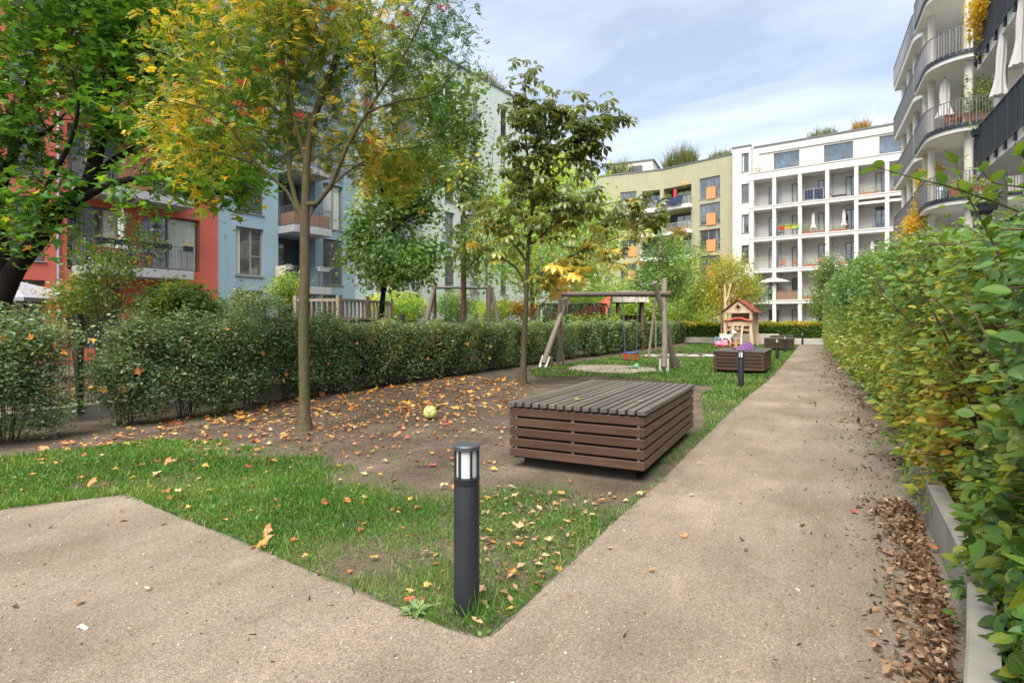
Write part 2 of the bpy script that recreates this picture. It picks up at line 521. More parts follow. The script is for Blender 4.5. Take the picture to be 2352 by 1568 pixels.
def sheet(name, poly, z, mat, sub=0):
    me = bpy.data.meshes.new(name)
    me.from_pydata([(p[0], p[1], z) for p in poly], [], [tuple(range(len(poly)))])
    if me.polygons and me.polygons[0].normal.z < 0: me.flip_normals()
    me.materials.append(mat); o = bpy.data.objects.new(name, me); COL.objects.link(o); o['kind'] = 'structure'
    return o

# base earth: one big gently uneven sheet
N = 160
xs = np.concatenate([np.linspace(-400, -40, 20), np.linspace(-39, 30, 120), np.linspace(31, 400, 20)])
ys = np.concatenate([np.linspace(-200, -6, 20), np.linspace(-5, 60, 120), np.linspace(61, 900, 20)])
X, Y = np.meshgrid(xs, ys)
P2 = np.stack([X.ravel(), Y.ravel()], 1)
Z = np.full(len(P2), -.012)
V = np.column_stack([P2, Z]); nx, ny = len(xs), len(ys)
ii = (np.arange(ny - 1)[:, None] * nx + np.arange(nx - 1)[None, :]).ravel()
loops = np.stack([ii, ii + 1, ii + nx + 1, ii + nx], 1).ravel()
g = npmesh('ground', V, loops, np.arange(len(ii)) * 4, mt_soil); g['kind'] = 'structure'

edgeL = [G(*p) for p in [(-420, 1225), (0, 1172), (150, 1152), (290, 1137)]]
edgeD = [G(*p) for p in [(400, 1184), (560, 1248), (720, 1316), (880, 1386), (1040, 1450), (1095, 1466)]]
edgeP = [G(*p) for p in [(1128, 1462), (1190, 1408), (1288, 1314), (1412, 1198), (1519, 1104), (1635, 988), (1700, 925), (1760, 878), (1800, 838), (1826, 805)]]
endL = G(1846, 781.5); endR = G(1925, 781.5)
path_poly = edgeL + edgeD + edgeP + [endL, endR] + [Vector((1.35, 30, 0)), Vector((1.3, 7, 0)), Vector((1.0, 3, 0)), Vector((1.0, -4, 0)), Vector((-12, -4, 0))]
o = sheet('gravel_path', path_poly, .004, mt_gravel)

front_back = [G(*p) for p in [(1480, 1124), (1400, 1136), (1310, 1120), (1180, 1112), (1060, 1128), (940, 1108), (850, 1078), (760, 1050), (640, 1034), (500, 1012), (360, 1012), (200, 1030), (0, 1046), (-420, 1085)]]
def ragged(pts, amp, step=.22):
    out = []
    for a, b in zip(pts[:-1], pts[1:]):
        k = max(1, int((b - a).length / step)); n_ = Vector((-(b - a).y, (b - a).x, 0)).normalized()
        for i in range(k): out.append(a.lerp(b, i / k) + n_ * (amp * rng.normal() if (i or out) else 0))
    return out + [pts[-1]]
front_back = ragged(front_back, .07)
lawn_front = edgeL + edgeD + edgeP[:5] + front_back
rear = [G(*p) for p in [(1232, 866), (1212, 850), (1290, 838), (1390, 822), (1500, 806), (1620, 786)]] + [Vector((-8.2, 44.5, 0)), Vector((-.6, 44.5, 0))]
lawn_rear = rear + list(reversed(edgeP[5:])) + [G(*p) for p in [(1618, 985), (1612, 905), (1640, 888), (1500, 872), (1380, 864)]]
sheet('lawn', lawn_rear, -.004, mt_lawn)
sheet('lawn', lawn_front, -.004, mt_lawn)
sheet('bare_ground', [G(*p) for p in [(1302, 846), (1330, 838), (1420, 838), (1500, 844), (1512, 852), (1440, 857), (1340, 853)]], .0, mt_mat)

# steel lawn edging, slightly wavy
def edging(name, pts, label):
    mb = MB(); q = []
    for a, b in zip(pts[:-1], pts[1:]):
        for t in np.linspace(0, 1, 5)[:-1]: q.append(a.lerp(b, t))
    q.append(pts[-1])
    for i, (a, b) in enumerate(zip(q[:-1], q[1:])):
        h = .007 + .005 * math.sin(i * .9)
        mb.bar((a.x, a.y, h - .03), (b.x, b.y, .007 + .005 * math.sin((i + 1) * .9) - .03), .006, .06)
    return tag(mb.build(name, mt_edge), label, 'edging')
mt_edge = M('edge_steel', (.22, .20, .165), .6, .4, .3, var=.5, vs=6)
edging('lawn_edging', edgeL[1:] + edgeD, 'thin steel edging between the front lawn and the left gravel area')
edging('lawn_edging', edgeP, 'thin steel edging along the left side of the long gravel path')

# ---------------------------------------------------------------- grass
mt_grass = leafmat('grass', [(0, (.022, .08, .014)), (.4, (.055, .175, .02)), (.72, (.105, .25, .03)), (.9, (.22, .31, .06)), (1, (.38, .33, .15))], .42, .35, .4)
def grass(name, poly, n, h, w, thr, label=None, dist_fall=None, keep=None):
    P = scatter(poly, n)
    q = snoise(P, 1.1, .4) * .6 + snoise(P, 3.3, 1.9) * .4
    k = (q + rng.random(len(P)) * .9) > thr
    if keep is not None: k &= keep(P, q)
    P = P[k]; d = np.hypot(P[:, 0], P[:, 1])
    if dist_fall: 
        k = rng.random(len(P)) < np.clip((dist_fall / d) ** 1.3, 0, 1); P = P[k]; d = d[k]
    n = len(P); D = rng.normal(size=(n, 3)) * .55; D[:, 2] = np.abs(D[:, 2]) + .55
    ln = h * (.65 + .5 * np.clip(snoise(P, 2.0, 3.) + .4, 0, 1.2)) * np.clip(.85 + .05 * d, 1, 1.5)
    t = np.clip(.42 + .25 * snoise(P, 1.7, 5.) + .27 * rng.normal(size=n), 0, 1)
    o = leaves(name, mt_grass, T_BLADE, np.column_stack([P, np.full(n, -.004)]), ln, D=D, up=0, jit=.3, tint=t, wid=w * np.clip(d / 3.2, 1, 6))
    o['kind'] = 'stuff'; return o
bw = np.array([(p.x, p.y) for p in front_back])
def soft_back(P, q):
    dm = np.min(np.hypot(P[:, None, 0] - bw[None, :, 0], P[:, None, 1] - bw[None, :, 1]), axis=1)
    # bare, trodden patch towards the platform
    c = G(1010, 1095); e = np.hypot((P[:, 0] - c.x) / 1.15, (P[:, 1] - c.y) / .65)
    return (rng.random(len(P)) < np.clip((dm + .5 * snoise(P, 2.2, 9.)) / .9, .02, 1)) & (rng.random(len(P)) < np.clip(e - .35, .12, 1))
grass('grass', lawn_front, 140000, .046, .0038, .18, keep=soft_back)
_bare = np.array([G(*p)[:2] for p in [(1296, 848), (1330, 837), (1420, 837), (1505, 843), (1518, 852), (1440, 858), (1340, 855)]]); _slab = np.array([G(*p)[:2] for p in [(1480, 821), (1480, 811), (1640, 810), (1650, 821)]])
def keep_rear(P, q): return ~(poly_in(_bare, P) & (rng.random(len(P)) < .93)) & ~poly_in(_slab, P)
grass('grass', lawn_rear, 150000, .05, .004, .12, dist_fall=13, keep=keep_rear)
# tufts at the foot of the near bollard and by the planter wall corner
def tuft(c, n, r, h):
    P = np.array([(c.x + rng.normal() * r, c.y + rng.normal() * r, 0) for _ in range(n)])
    D = rng.normal(size=(n, 3)) * .45; D[:, 2] = 1
    o = leaves('grass_tuft', mt_grass, T_BLADE, P, h, D=D, up=0, tint=.2 + .6 * rng.random(n), wid=.004); o['kind'] = 'stuff'
EDGE = []
tuft(G(1085, 1408), 80, .05, .14); tuft(G(1290, 1135), 60, .06, .09); tuft(Vector((.87, 5.9, .0)), 70, .05, .16); tuft(Vector((.8, 6.45, .0)), 60, .08, .1)
for _ in range(70):
    p = scatter([G(1500, 1100), G(1640, 978), G(1625, 970), G(1490, 1090)], 1)[0]; tuft(Vector((p[0], p[1], 0)), 14, .04, .05)
for _ in range(26):
    p = scatter([G(x, y) for x, y in [(560, 1020), (760, 1040), (1000, 1090), (1150, 1110), (1150, 1070), (900, 1040), (700, 1005)]], 1)[0]; tuft(Vector((p[0], p[1], 0)), 16, .05, .04)
# turf hanging over the steel edging, bare gaps in between
for line in (edgeL[1:] + edgeD, edgeP[:7]):
    for a, b in zip(line[:-1], line[1:]):
        for i in range(int((b - a).length / .045)):
            q = a.lerp(b, rng.random())
            if snoise(np.array([[q.x, q.y]]), 2.6, 2.)[0] + .5 * rng.random() > .05: n_ = Vector((-(b - a).y, (b - a).x, 0)).normalized(); q = q + n_ * (.015 + .02 * rng.normal()); EDGE.append((q.x, q.y))
E_ = np.array(EDGE); E_ = np.repeat(E_, 5, 0) + rng.normal(size=(len(E_) * 5, 2)) * .015; D = rng.normal(size=(len(E_), 3)) * .6; D[:, 2] = .7
o = leaves('grass', mt_grass, T_BLADE, np.column_stack([E_, np.zeros(len(E_))]), .045, D=D, up=0, jit=.4, tint=np.clip(.5 + .3 * rng.normal(size=len(E_)), 0, 1), wid=.0045); o['kind'] = 'stuff'
# clover-like weeds in the lawn
P = scatter(lawn_front, 5200); P = P[snoise(P, 1.9, 7.) > .15]
w = leaves('clover', mt_grass, T_ROUND, np.column_stack([P, .018 + .02 * rng.random(len(P))]), .022, up=.85, droop=0, tint=.25 + .3 * rng.random(len(P))); w['kind'] = 'stuff'

soil_poly0 = [G(*p) for p in [(230, 1000), (420, 968), (700, 915), (1100, 862), (1225, 872), (1240, 940), (1165, 1000), (1160, 1085), (1000, 1080), (850, 1062), (640, 1030), (480, 1010), (330, 1012)]]
# ---------------------------------------------------------------- grit on the path
T_PEB = tmpl([(0, 0, -.5), (.6, 0, 0), (0, .5, 0), (-.6, 0, 0), (0, -.5, 0), (0, 0, .4)], [(0, 2, 1), (0, 3, 2), (0, 4, 3), (0, 1, 4), (5, 1, 2), (5, 2, 3), (5, 3, 4), (5, 4, 1)])
mt_peb = leafmat('pebble', [(0, (.07, .06, .055)), (.5, (.21, .165, .12)), (.8, (.30, .25, .20)), (1, (.46, .43, .39))], .8, 0, .3)
P = scatter(path_poly, 60000); d = np.hypot(P[:, 0], P[:, 1] ); P = P[(P[:, 1] > .5) & (rng.random(len(P)) < np.clip(2.6 / d, 0, 1) ** 1.5) & (d < 12)]
g = leaves('gravel_grit', mt_peb, T_PEB, np.column_stack([P, np.full(len(P), .005)]), .0065, up=.5, jit=.45); g['kind'] = 'stuff'

# coarser stones and dark crumbs, thicker along the edges
def near_edge(P, k):
    E2 = np.array([(q.x, q.y) for q in edgeL + edgeD + edgeP]); return np.min(np.hypot(P[:, None, 0] - E2[None, :, 0], P[:, None, 1] - E2[None, :, 1]), axis=1) < k
P = scatter(path_poly, 9000); d = np.hypot(P[:, 0], P[:, 1]); P = P[(P[:, 1] > .5) & (d < 16) & (rng.random(len(P)) < np.clip(4 / d, 0, 1))]
g = leaves('gravel_stones', mt_peb, T_PEB, np.column_stack([P, np.full(len(P), .006)]), .012, up=.5, jit=.5); g['kind'] = 'stuff'
mt_crumb = M('bark_crumb', (.045, .03, .022), .9, .1, var=.5, vs=20)
T_CR = tmpl([(-.18, 0, 0), (.18, 0, .02), (.12, 1, .12), (-.14, .9, .04), (0, .5, .16)], [(0, 1, 4), (1, 2, 4), (2, 3, 4), (3, 0, 4)])
P = np.vstack([scatter(path_poly, 900), scatter(soil_poly0, 1400), np.column_stack([.62 + .22 * rng.normal(size=700), 1.5 + rng.random(700) * 9])]); P = P[P[:, 1] > .6]
g = leaves('bark_crumbs', mt_crumb, T_CR, np.column_stack([P, np.full(len(P), .006)]), .026, up=.7, droop=0, jit=.5); g['kind'] = 'stuff'
# ---------------------------------------------------------------- fallen leaves
MAPLE_COLS = {'orange': (.50, .17, .03), 'yellow': (.56, .34, .06), 'pale': (.52, .40, .20), 'red': (.38, .06, .035), 'brown': (.20, .10, .045), 'green': (.30, .36, .07)}
def bent_leaf(seed, cname):
    r = np.random.default_rng(seed); tv, tf = T_MAPLE; v = tv.copy()
    v[:, 1] -= .4
    v[:, 0] *= 1 + .2 * r.normal(); a, b, c = r.normal(size=3) * np.array([.26, .36, .32])
    v[:, 2] = .1 + a * v[:, 0] + b * v[:, 1] ** 2 + c * v[:, 0] * v[:, 1] + .35 * v[:, 0] ** 2 * r.normal() + .06 * np.sin(9 * v[:, 0] + 7 * v[:, 1])
    v[:, 2] -= v[:, 2].min() - .01
    mb = MB(); mb.add([tuple(p) for p in v], tf)
    mb.tube([(0, -.4, .03), (.03, -.65, .07), (.08, -.9, .05)], .012, 4)
    key = 'leaf_' + cname
    if key not in _mats:
        col = MAPLE_COLS[cname]; m, nt, bs = newmat(key)
        co = coords(nt, 'Object'); f = noise(nt, co, 3.5, 5, .6)
        c = ramp(nt, f, [(.3, dk(col, .75)), (.55, col), (.75, tuple(min(1, x * 1.15 + .04) for x in col))])
        oi = nd(nt, 'ShaderNodeObjectInfo'); c = mixc(nt, ramp(nt, oi.outputs['Random'], [(0, 0.0), (1, .6)]), c, (.26, .12, .045))
        sp = noise(nt, co, 9, 4, .7); c = mixc(nt, ramp(nt, sp, [(.5, 0.0), (.68, .7)]), c, (.13, .065, .03))
        nt.links.new(c, bs.inputs['Base Color']); bs.inputs['Roughness'].default_value = .55; _mats[key] = m
    me = bpy.data.meshes.new('maple_leaf'); me.from_pydata(mb.v, [], mb.f); me.materials.append(_mats[key]); me.update()
    return me
LEAFM = {c: [bent_leaf(i * 7 + j, c) for j in range(4)] for i, c in enumerate(MAPLE_COLS)}
def put_leaf(x, y, cname, size, label, group=None, z=.008, k=None, rz=None, tilt=.12):
    o = bpy.data.objects.new('maple_leaf', LEAFM[cname][k if k is not None else rng.integers(4)]); COL.objects.link(o)
    o.location = (x, y, z); size = min(max(size, .03), .08) if group else size * 1.05; o.scale = (size,) * 3
    o.rotation_euler = (rng.normal() * tilt, rng.normal() * tilt, rng.random() * 6.28 if rz is None else rz)
    return tag(o, label, 'fallen leaf', group)
soil_poly = [G(*p) for p in [(230, 1000), (420, 968), (700, 915), (1100, 862), (1225, 872), (1240, 940), (1165, 1000), (1160, 1085), (1000, 1080), (850, 1062), (640, 1030), (480, 1010), (330, 1012)]]
soil_hot = [G(*p) for p in [(60, 1036), (250, 985), (700, 905), (1080, 862), (1190, 876), (1160, 950), (900, 1010), (640, 1020)]]
cn = list(MAPLE_COLS); pr = [.36, .19, .14, .10, .17, .04]
S = np.vstack([scatter(soil_hot, 620), scatter(soil_poly, 170)])
S = S[np.argsort(np.hypot(S[:, 0], S[:, 1]))]
for i, (x, y) in enumerate(S[:200]):
    c = cn[rng.choice(6, p=pr)]
    put_leaf(x, y, c, .062 * (1 + .3 * rng.normal()) + .012, '%s maple leaf fallen on the bare soil under the trees' % {'pale': 'pale straw coloured'}.get(c, c), 'fallen maple leaves on the bare soil', tilt=.22)
S = S[200:]
mt_fall = leafmat('fallen_leaf', [(0, (.17, .085, .04)), (.2, (.30, .10, .035)), (.35, (.44, .15, .03)), (.6, (.50, .22, .035)), (.8, (.52, .33, .07)), (1, (.50, .40, .20))], .55, .1, .3)
o = leaves('leaf_litter', mt_fall, T_MAPLE_S, np.column_stack([S, np.full(len(S), .012)]), .10, up=.9, droop=0, jit=.4); o['kind'] = 'stuff'
Lw = scatter(lawn_front, 400); Lw = Lw[np.hypot(Lw[:, 0], Lw[:, 1]) > 2.9]
back = np.array([poly_in(np.array([(p.x, p.y) for p in lawn_front]), Lw)])
Lw = Lw[:92]
for x, y in Lw:
    c = cn[rng.choice(6, p=[.34, .2, .22, .1, .1, .04])]
    put_leaf(x, y, c, .055 * (1 + .3 * rng.normal()) + .01, '%s maple leaf lying in the grass of the front lawn' % {'pale': 'pale straw coloured'}.get(c, c), 'fallen maple leaves on the front lawn', z=.026, tilt=.13)
for px, c, s, z, lab in [((1192, 1226), 'pale', .13, .045, 'large pale curled maple leaf in the grass right of the near bollard'), ((290, 1026), 'green', .13, .03, 'large yellow-green maple leaf at the back of the front lawn'),
    ((622, 1066), 'orange', .12, .04, 'big orange-red maple leaf standing up in the front lawn'), ((1102, 996), 'green', .085, .02, 'yellow-green maple leaf on the soil left of the platform'),
    ((1962, 1180), 'red', .06, .01, 'pinkish red leaf lying alone on the gravel path'), ((1498, 1316), 'yellow', .055, .01, 'yellow-green leaf lying alone on the near gravel path'),
    ((1570, 1234), 'orange', .055, .01, 'curled orange-brown leaf lying on the middle of the gravel path'), ((1400, 1262), 'pale', .045, .01, 'small pale leaf on the gravel near the lawn edging'),
    ((1588, 1140), 'pale', .05, .01, 'pale leaf on the gravel level with the near platform corner'), ((2144, 1270), 'orange', .055, .04, 'orange leaf on the brown leaf drift beside the planter wall'),
    ((1310, 1108), 'red', .05, .012, 'bright red maple leaf on soil just before the near platform'), ((1774, 988), 'pale', .05, .01, 'pale leaf on the path level with the near platform back')]:
    p = G(*px); put_leaf(p.x, p.y, c, s, lab, z=z, k=1)
for px, dz, lab in [((1470, 920), 0, 'orange leaf lying on the slatted top of the near platform'), ((1325, 915), 1, 'yellow leaf lying on the slatted top of the near platform')]:
    p = G(*px, z=.69); put_leaf(p.x, p.y, ['orange', 'yellow'][dz], .055, lab, z=.686, k=0, tilt=.05)

P = np.vstack([scatter(soil_poly, 900), scatter(soil_hot, 900), scatter(lawn_front, 260)])
o = leaves('leaf_scraps', mt_fall, T_MAPLE_S, np.column_stack([P, np.full(len(P), .014)]), .038, up=.75, droop=0, jit=.5, tint=rng.random(len(P)) ** 1.4); o['kind'] = 'stuff'
sc = MB(); sc.add([(-.035, -.012, .004), (.0, -.016, .014), (.04, -.006, .006), (.036, .01, .012), (.0, .016, .004), (-.03, .012, .012)], [(0, 1, 4, 5), (1, 2, 3, 4)]); o = sc.build('paper_scrap', M('paper', (.7, .7, .72), .7, .2)); o.location = G(190, 1443); tag(o, 'small white scrap lying alone on the left gravel area', 'scrap')
# brown dry leaves drifted along the planter wall, and scraps on lawn and path
T_DRY = tmpl([(0, 0, 0), (-.3, .4, .22), (0, .5, 0), (.3, .4, .18), (0, 1, .15)], [(0, 2, 1), (2, 4, 1), (0, 3, 2), (3, 4, 2)])
mt_dry = leafmat('dry_leaf', [(0, (.06, .034, .02)), (.4, (.14, .075, .042)), (.75, (.26, .155, .088)), (1, (.40, .29, .18))], .6, .1, .3)
n = 2300; v = 1.5 + rng.random(n) ** .8 * 4.2; wall_u = np.interp(v, [1.5, 3.5, 6.6], [.30, .70, .87])
u = wall_u - .04 - np.abs(rng.normal(size=n)) * (.13 + .02 * np.sin(v * 4)) 
k = u > wall_u - .46
o = leaves('leaf_drift', mt_dry, T_DRY, np.column_stack([u, v, .006 + .03 * rng.random(n)])[k], .037, up=.4, droop=0, jit=.35); o['kind'] = 'stuff'
n = 700; v = 7 + rng.random(n) * 26; u = 1.0 - np.abs(rng.normal(size=n)) * .28
o = leaves('leaf_drift', mt_dry, T_DRY, np.column_stack([u, v, .006 + .02 * rng.random(n)]), .06, up=.6, droop=0, jit=.35); o['kind'] = 'stuff'
Pp = np.vstack([scatter(path_poly, 260), scatter([G(*p) for p in [(1090, 1130), (1420, 1140), (1300, 1290), (1130, 1440), (1090, 1440)]], 230), scatter(lawn_rear, 500)])
Pp = Pp[(Pp[:, 1] > 1)]
o = leaves('leaf_scraps', mt_dry, T_DRY, np.column_stack([Pp, np.full(len(Pp), .02)]), .042, up=.75, droop=0, jit=.4, tint=.3 + .7 * rng.random(len(Pp))); o['kind'] = 'stuff'
# leaf carpet beyond the fence
n = 5000; u = -10.3 - rng.random(n) * 9; v = 3 + rng.random(n) * 34
o = leaves('leaf_litter', mt_fall, T_MAPLE_S, np.column_stack([u, v, np.full(n, .015)]), .09, up=.85, droop=0, jit=.3); o['kind'] = 'stuff'

# ================================================================ BUILDINGS
def stucco(name, c, var=.1, stain=.35): return M(name, c, .9, .2, var=var, vs=.6, bump=.35, bs=140, bd=.006, stain=stain)
mt_red = stucco('red_render', (.56, .142, .105), .14)
mt_blue = stucco('blue_render', (.28, .395, .47), .1)
mt_pale = stucco('pale_blue_render', (.50, .60, .62), .08)
mt_mint = stucco('mint_render', (.55, .63, .58), .08)
mt_green = stucco('olive_render', (.33, .322, .215), .1)
mt_white = stucco('white_render', (.58, .568, .54), .05, .18)
mt_white2 = stucco('white_concrete', (.80, .79, .77), .06, .25)
mt_beige = stucco('beige_concrete', (.70, .67, .61), .08, .2)
mt_slab = M('balcony_concrete', (.37, .375, .40), .85, .2, var=.15, vs=1.5, bump=.2, stain=.4)
mt_under = M('balcony_soffit', (.42, .40, .37), .9, .2, var=.12)
mt_cap = M('roof_capping', (.13, .135, .145), .5, .4, .4)
mt_frame = M('window_frame', (.12, .115, .112), .5, .4, var=.15)
mt_frameL = M('grey_frame', (.26, .25, .25), .5, .4)
mt_rail = M('railing_grey', (.19, .195, .21), .45, .45, .5)
mt_railD = M('railing_dark', (.035, .042, .055), .45, .45, .4)
mt_railW = M('railing_white', (.62, .62, .6), .5, .4)
mt_blind = M('blind_slats', (.46, .47, .48), .5, .4, .3, var=.15)
mt_curt = M('curtain', (.62, .66, .60), .9, .1, var=.2, vs=3, stretch=(9, 9, .2))
mt_orange = M('orange_panel', (.70, .25, .10), .6, .3, var=.1)
mt_pv = M('solar_cells', (.012, .018, .05), .15, .7, var=.3, vs=20)
mt_wall_in = M('room_wall', (.5, .47, .42), .9, .2)
def glassmat(name, c, spread):
    m, nt, b = newmat(name)
    f = noise(nt, coords(nt, 'Object', (1.2, 1.2, .8)), 1.1, 3)
    nt.links.new(ramp(nt, f, [(.35, dk(c, .4)), (.6, c), (.75, dk(c, spread))]), b.inputs['Base Color'])  # room tones and reflections painted into the base colour as patches
    b.inputs['Roughness'].default_value = .04; b.inputs['Specular IOR Level'].default_value = .6; b.inputs['IOR'].default_value = 2.3
    return m
mt_glass = glassmat('window_glass', (.055, .065, .068), 2.6)
mt_glassS = glassmat('window_glass_sky', (.04, .07, .10), 2.0)

def wall_grid(mb, s0, s1, z0, z1, holes, rev=.2, mi=0, y=0.0):
    xs = sorted({s0, s1, *[h[0] for h in holes], *[h[1] for h in holes]}); zs = sorted({z0, z1, *[h[2] for h in holes], *[h[3] for h in holes]})
    xs = [x for x in xs if s0 <= x <= s1]; zs = [z for z in zs if z0 <= z <= z1]
    for a, b in zip(xs[:-1], xs[1:]):
        for c, d in zip(zs[:-1], zs[1:]):
            m, n = (a + b) / 2, (c + d) / 2
            if any(h[0] < m < h[1] and h[2] < n < h[3] for h in holes): continue
            mb.add([(a, y, c), (b, y, c), (b, y, d), (a, y, d)], [(0, 1, 2, 3)], mi)
    for h in holes:
        a, b, c, d = h[:4]; r = h[4] if len(h) > 4 else rev
        mb.add([(a, y, c), (a, y + r, c), (a, y + r, d), (a, y, d)], [(0, 1, 2, 3)], mi)
        mb.add([(b, y, c), (b, y, d), (b, y + r, d), (b, y + r, c)], [(0, 1, 2, 3)], mi)
        mb.add([(a, y, d), (a, y + r, d), (b, y + r, d), (b, y, d)], [(0, 1, 2, 3)], mi)
        mb.add([(a, y, c), (b, y, c), (b, y + r, c), (a, y + r, c)], [(0, 1, 2, 3)], mi)
        mb.add([(a, y + r + .35, c), (b, y + r + .35, c), (b, y + r + .35, d), (a, y + r + .35, d)], [(0, 1, 2, 3)], mi)

def body(parent, mat, s0, s1, z0, z1, holes, depth=9, rev=.2, cap=True, y=0.0):
    mb = MB(); wall_grid(mb, s0, s1, z0, z1, holes, rev, 0, y)
    mb.add([(s0, y, z0), (s0, y, z1), (s0, depth, z1), (s0, depth, z0)], [(0, 1, 2, 3)])
    mb.add([(s1, y, z0), (s1, depth, z0), (s1, depth, z1), (s1, y, z1)], [(0, 1, 2, 3)])
    mb.add([(s0, depth, z0), (s0, depth, z1), (s1, depth, z1), (s1, depth, z0)], [(0, 1, 2, 3)])
    mb.add([(s0, y, z1), (s1, y, z1), (s1, depth, z1), (s0, depth, z1)], [(0, 1, 2, 3)])
    w = mb.build('wall', mat, parent)
    if cap:
        c = MB(); c.box(s0 - .03, y - .07, z1 + .003, s1 + .03, y + .35, z1 + .16); c.build('roof_edge', mt_cap, parent)
    return w

def window(parent, a, b, c, d, y=.14, cols=(.5,), rows=(), frame=None, glass=None, blind=0, curtain=False, sill=True, fw=.07, name='window', sillmat=None):
    frame = frame or mt_frame; mb = MB(); t = .07
    mb.box(a, y, c, a + fw, y + t, d); mb.box(b - fw, y, c, b, y + t, d)
    mb.box(a + fw, y, d - fw, b - fw, y + t, d); mb.box(a + fw, y, c, b - fw, y + t, c + fw)
    for k in cols: x = a + (b - a) * k; mb.box(x - fw * .55, y + .002, c + fw, x + fw * .55, y + t - .002, d - fw)
    e = [0] + list(cols) + [1]
    for (i, k) in rows:
        x0 = a + (b - a) * e[i] + fw * .55; x1 = a + (b - a) * e[i + 1] - fw * .55; zz = c + (d - c) * k
        mb.box(x0, y + .004, zz - fw * .4, x1, y + t - .004, zz + fw * .4)
    w = mb.build(name, frame, parent)
    p = MB(); p.add([(a + .01, y + .045, c + .01), (b - .01, y + .045, c + .01), (b - .01, y + .045, d - .01), (a + .01, y + .045, d - .01)], [(0, 1, 2, 3)])
    p.build('pane', glass or mt_glass, w)
    if sill:
        s = MB(); s.box(a - .05, y - .2 if y > .1 else y - .08, c - .05, b + .05, y - .003, c - .005); s.build('sill', sillmat or mt_frameL, w)
    if blind:
        bl = MB(); z = d - .02; lo = d - (d - c) * blind
        while z > lo:
            bl.add([(a + .03, y - .075, z - .045), (b - .03, y - .075, z - .045), (b - .03, y - .02, z), (a + .03, y - .02, z)], [(0, 1, 2, 3), (3, 2, 1, 0)]); z -= .062
        bl.build('blind', mt_blind, w)
    if curtain:
        cu = MB(); n = 40; x0 = a + (b - a) * curtain[0]; x1 = a + (b - a) * curtain[1]
        vs = []; 
        for i in range(n + 1):
            x = x0 + (x1 - x0) * i / n; yy = y + .035 + .006 * math.sin(i * 1.7)
            vs += [(x, yy, c + .08), (x, yy, d - .08)]
        cu.add(vs, [(2 * i, 2 * i + 2, 2 * i + 3, 2 * i + 1) for i in range(n)]); cu.build('curtain', mt_curt, w)
    return w

def railing(parent, pts, z0, h, mat, gap=.12, bw=.014, top=.035, name='railing', bot=.06):
    mb = MB()
    for a, b in zip(pts[:-1], pts[1:]):
        a, b = Vector(a), Vector(b); L = (b - a).length; n = max(1, round(L / gap))
        for i in range(n):
            p = a.lerp(b, i / n)
            k = bw * (1.9 if i % 12 == 0 else 1)
            mb.box(p.x - k / 2, p.y - k / 2, z0 + .02, p.x + k / 2, p.y + k / 2, z0 + h)
        mb.bar((a.x, a.y, z0 + h), (b.x, b.y, z0 + h), top, .025); mb.bar((a.x, a.y, z0 + bot), (b.x, b.y, z0 + bot), .02, .03)
    return mb.build(name, mat, parent)

def balcony(parent, s0, s1, zb, th, out, railmat, railh=.95, gap=.12, fence=False, mat=None, ybase=0.0):
    b = MB(); b.box(s0, -out, zb, s1, ybase - .004, zb + th)
    o = b.build('balcony', mat or mt_slab, parent, bevel=.015)
    railing(o, [(s0 + .03, ybase - .06), (s0 + .03, -out + .03), (s1 - .03, -out + .03), (s1 - .03, ybase - .06)], zb + th, railh, railmat, gap)
    return o

# ---------------------------------------------------------------- left row (red, blue, pale blue, mint)
A = Fac(606, 27.8, R(81.5))
A2 = Fac(606, 27.8, R(81.5)); A2.o = A2.o - Vector((-A.d.y, A.d.x)) * 1.35
def S(x): return A.px(x)[0]
def S2(x):
    r = A2.px(x)[0]; return r
ROWS = [.78 + 3.0 * k for k in range(6)]; TOPW = 2.3

def red_block():
    root = empty('apartment_building', (A.o.x, A.o.y, 0), A.ang)
    tag(root, 'red rendered apartment building with grey balconies behind the large maple', 'building')
    s0, s1 = S(-150), S(501) - .01
    wl = (S(16), S(104)); w1 = (S(154), S(278)); w2 = (S(352), S(459)); holes = []
    for k, z in enumerate(ROWS):
        holes += [(wl[0], wl[1], z, z + TOPW), (w1[0], w1[1], z - .25, z + TOPW, .3), (w2[0], w2[1], z - (.0), z + TOPW, .3)]
    body(root, mt_red, s0, s1, 0, 19.3, holes)
    for k, z in enumerate(ROWS):
        window(root, *wl, z, z + TOPW, blind=1 if k in (1, 2, 4) else 0, cols=(.5,))
        window(root, *w1, z - .25, z + TOPW, y=.22, cols=(.3, .66), sill=False, name='balcony_door', curtain=(.36, .62) if k == 2 else (.68, .97) if k == 1 else False)
        window(root, *w2, z, z + TOPW, y=.22, cols=(.33,), blind=.9 if k == 2 else 0, curtain=(.38, .95) if k == 1 else False)
    b0, b1 = S2(194), S2(446)
    for k in range(1, 6):
        bo = balcony(root, b0, b1, 3.0 * k + .32, .36, 1.35, mt_rail)
    p = MB(); x = S(132)
    p.tube([(x, -.09, .2), (x, -.09, 19.2)], .055, 10)
    for z in range(1, 19, 2): p.tube([(x, -.09, z), (x, -.09, z + .06)], .07, 10)
    p.build('downpipe', M('zinc', (.45, .46, .48), .4, .5, .7), root)
    l = MB(); l.box(S(322) - .12, -.16, 5.05, S(322) + .12, -.003, 5.2); l.build('wall_lamp', mt_frame, root)
    return root
red_block()

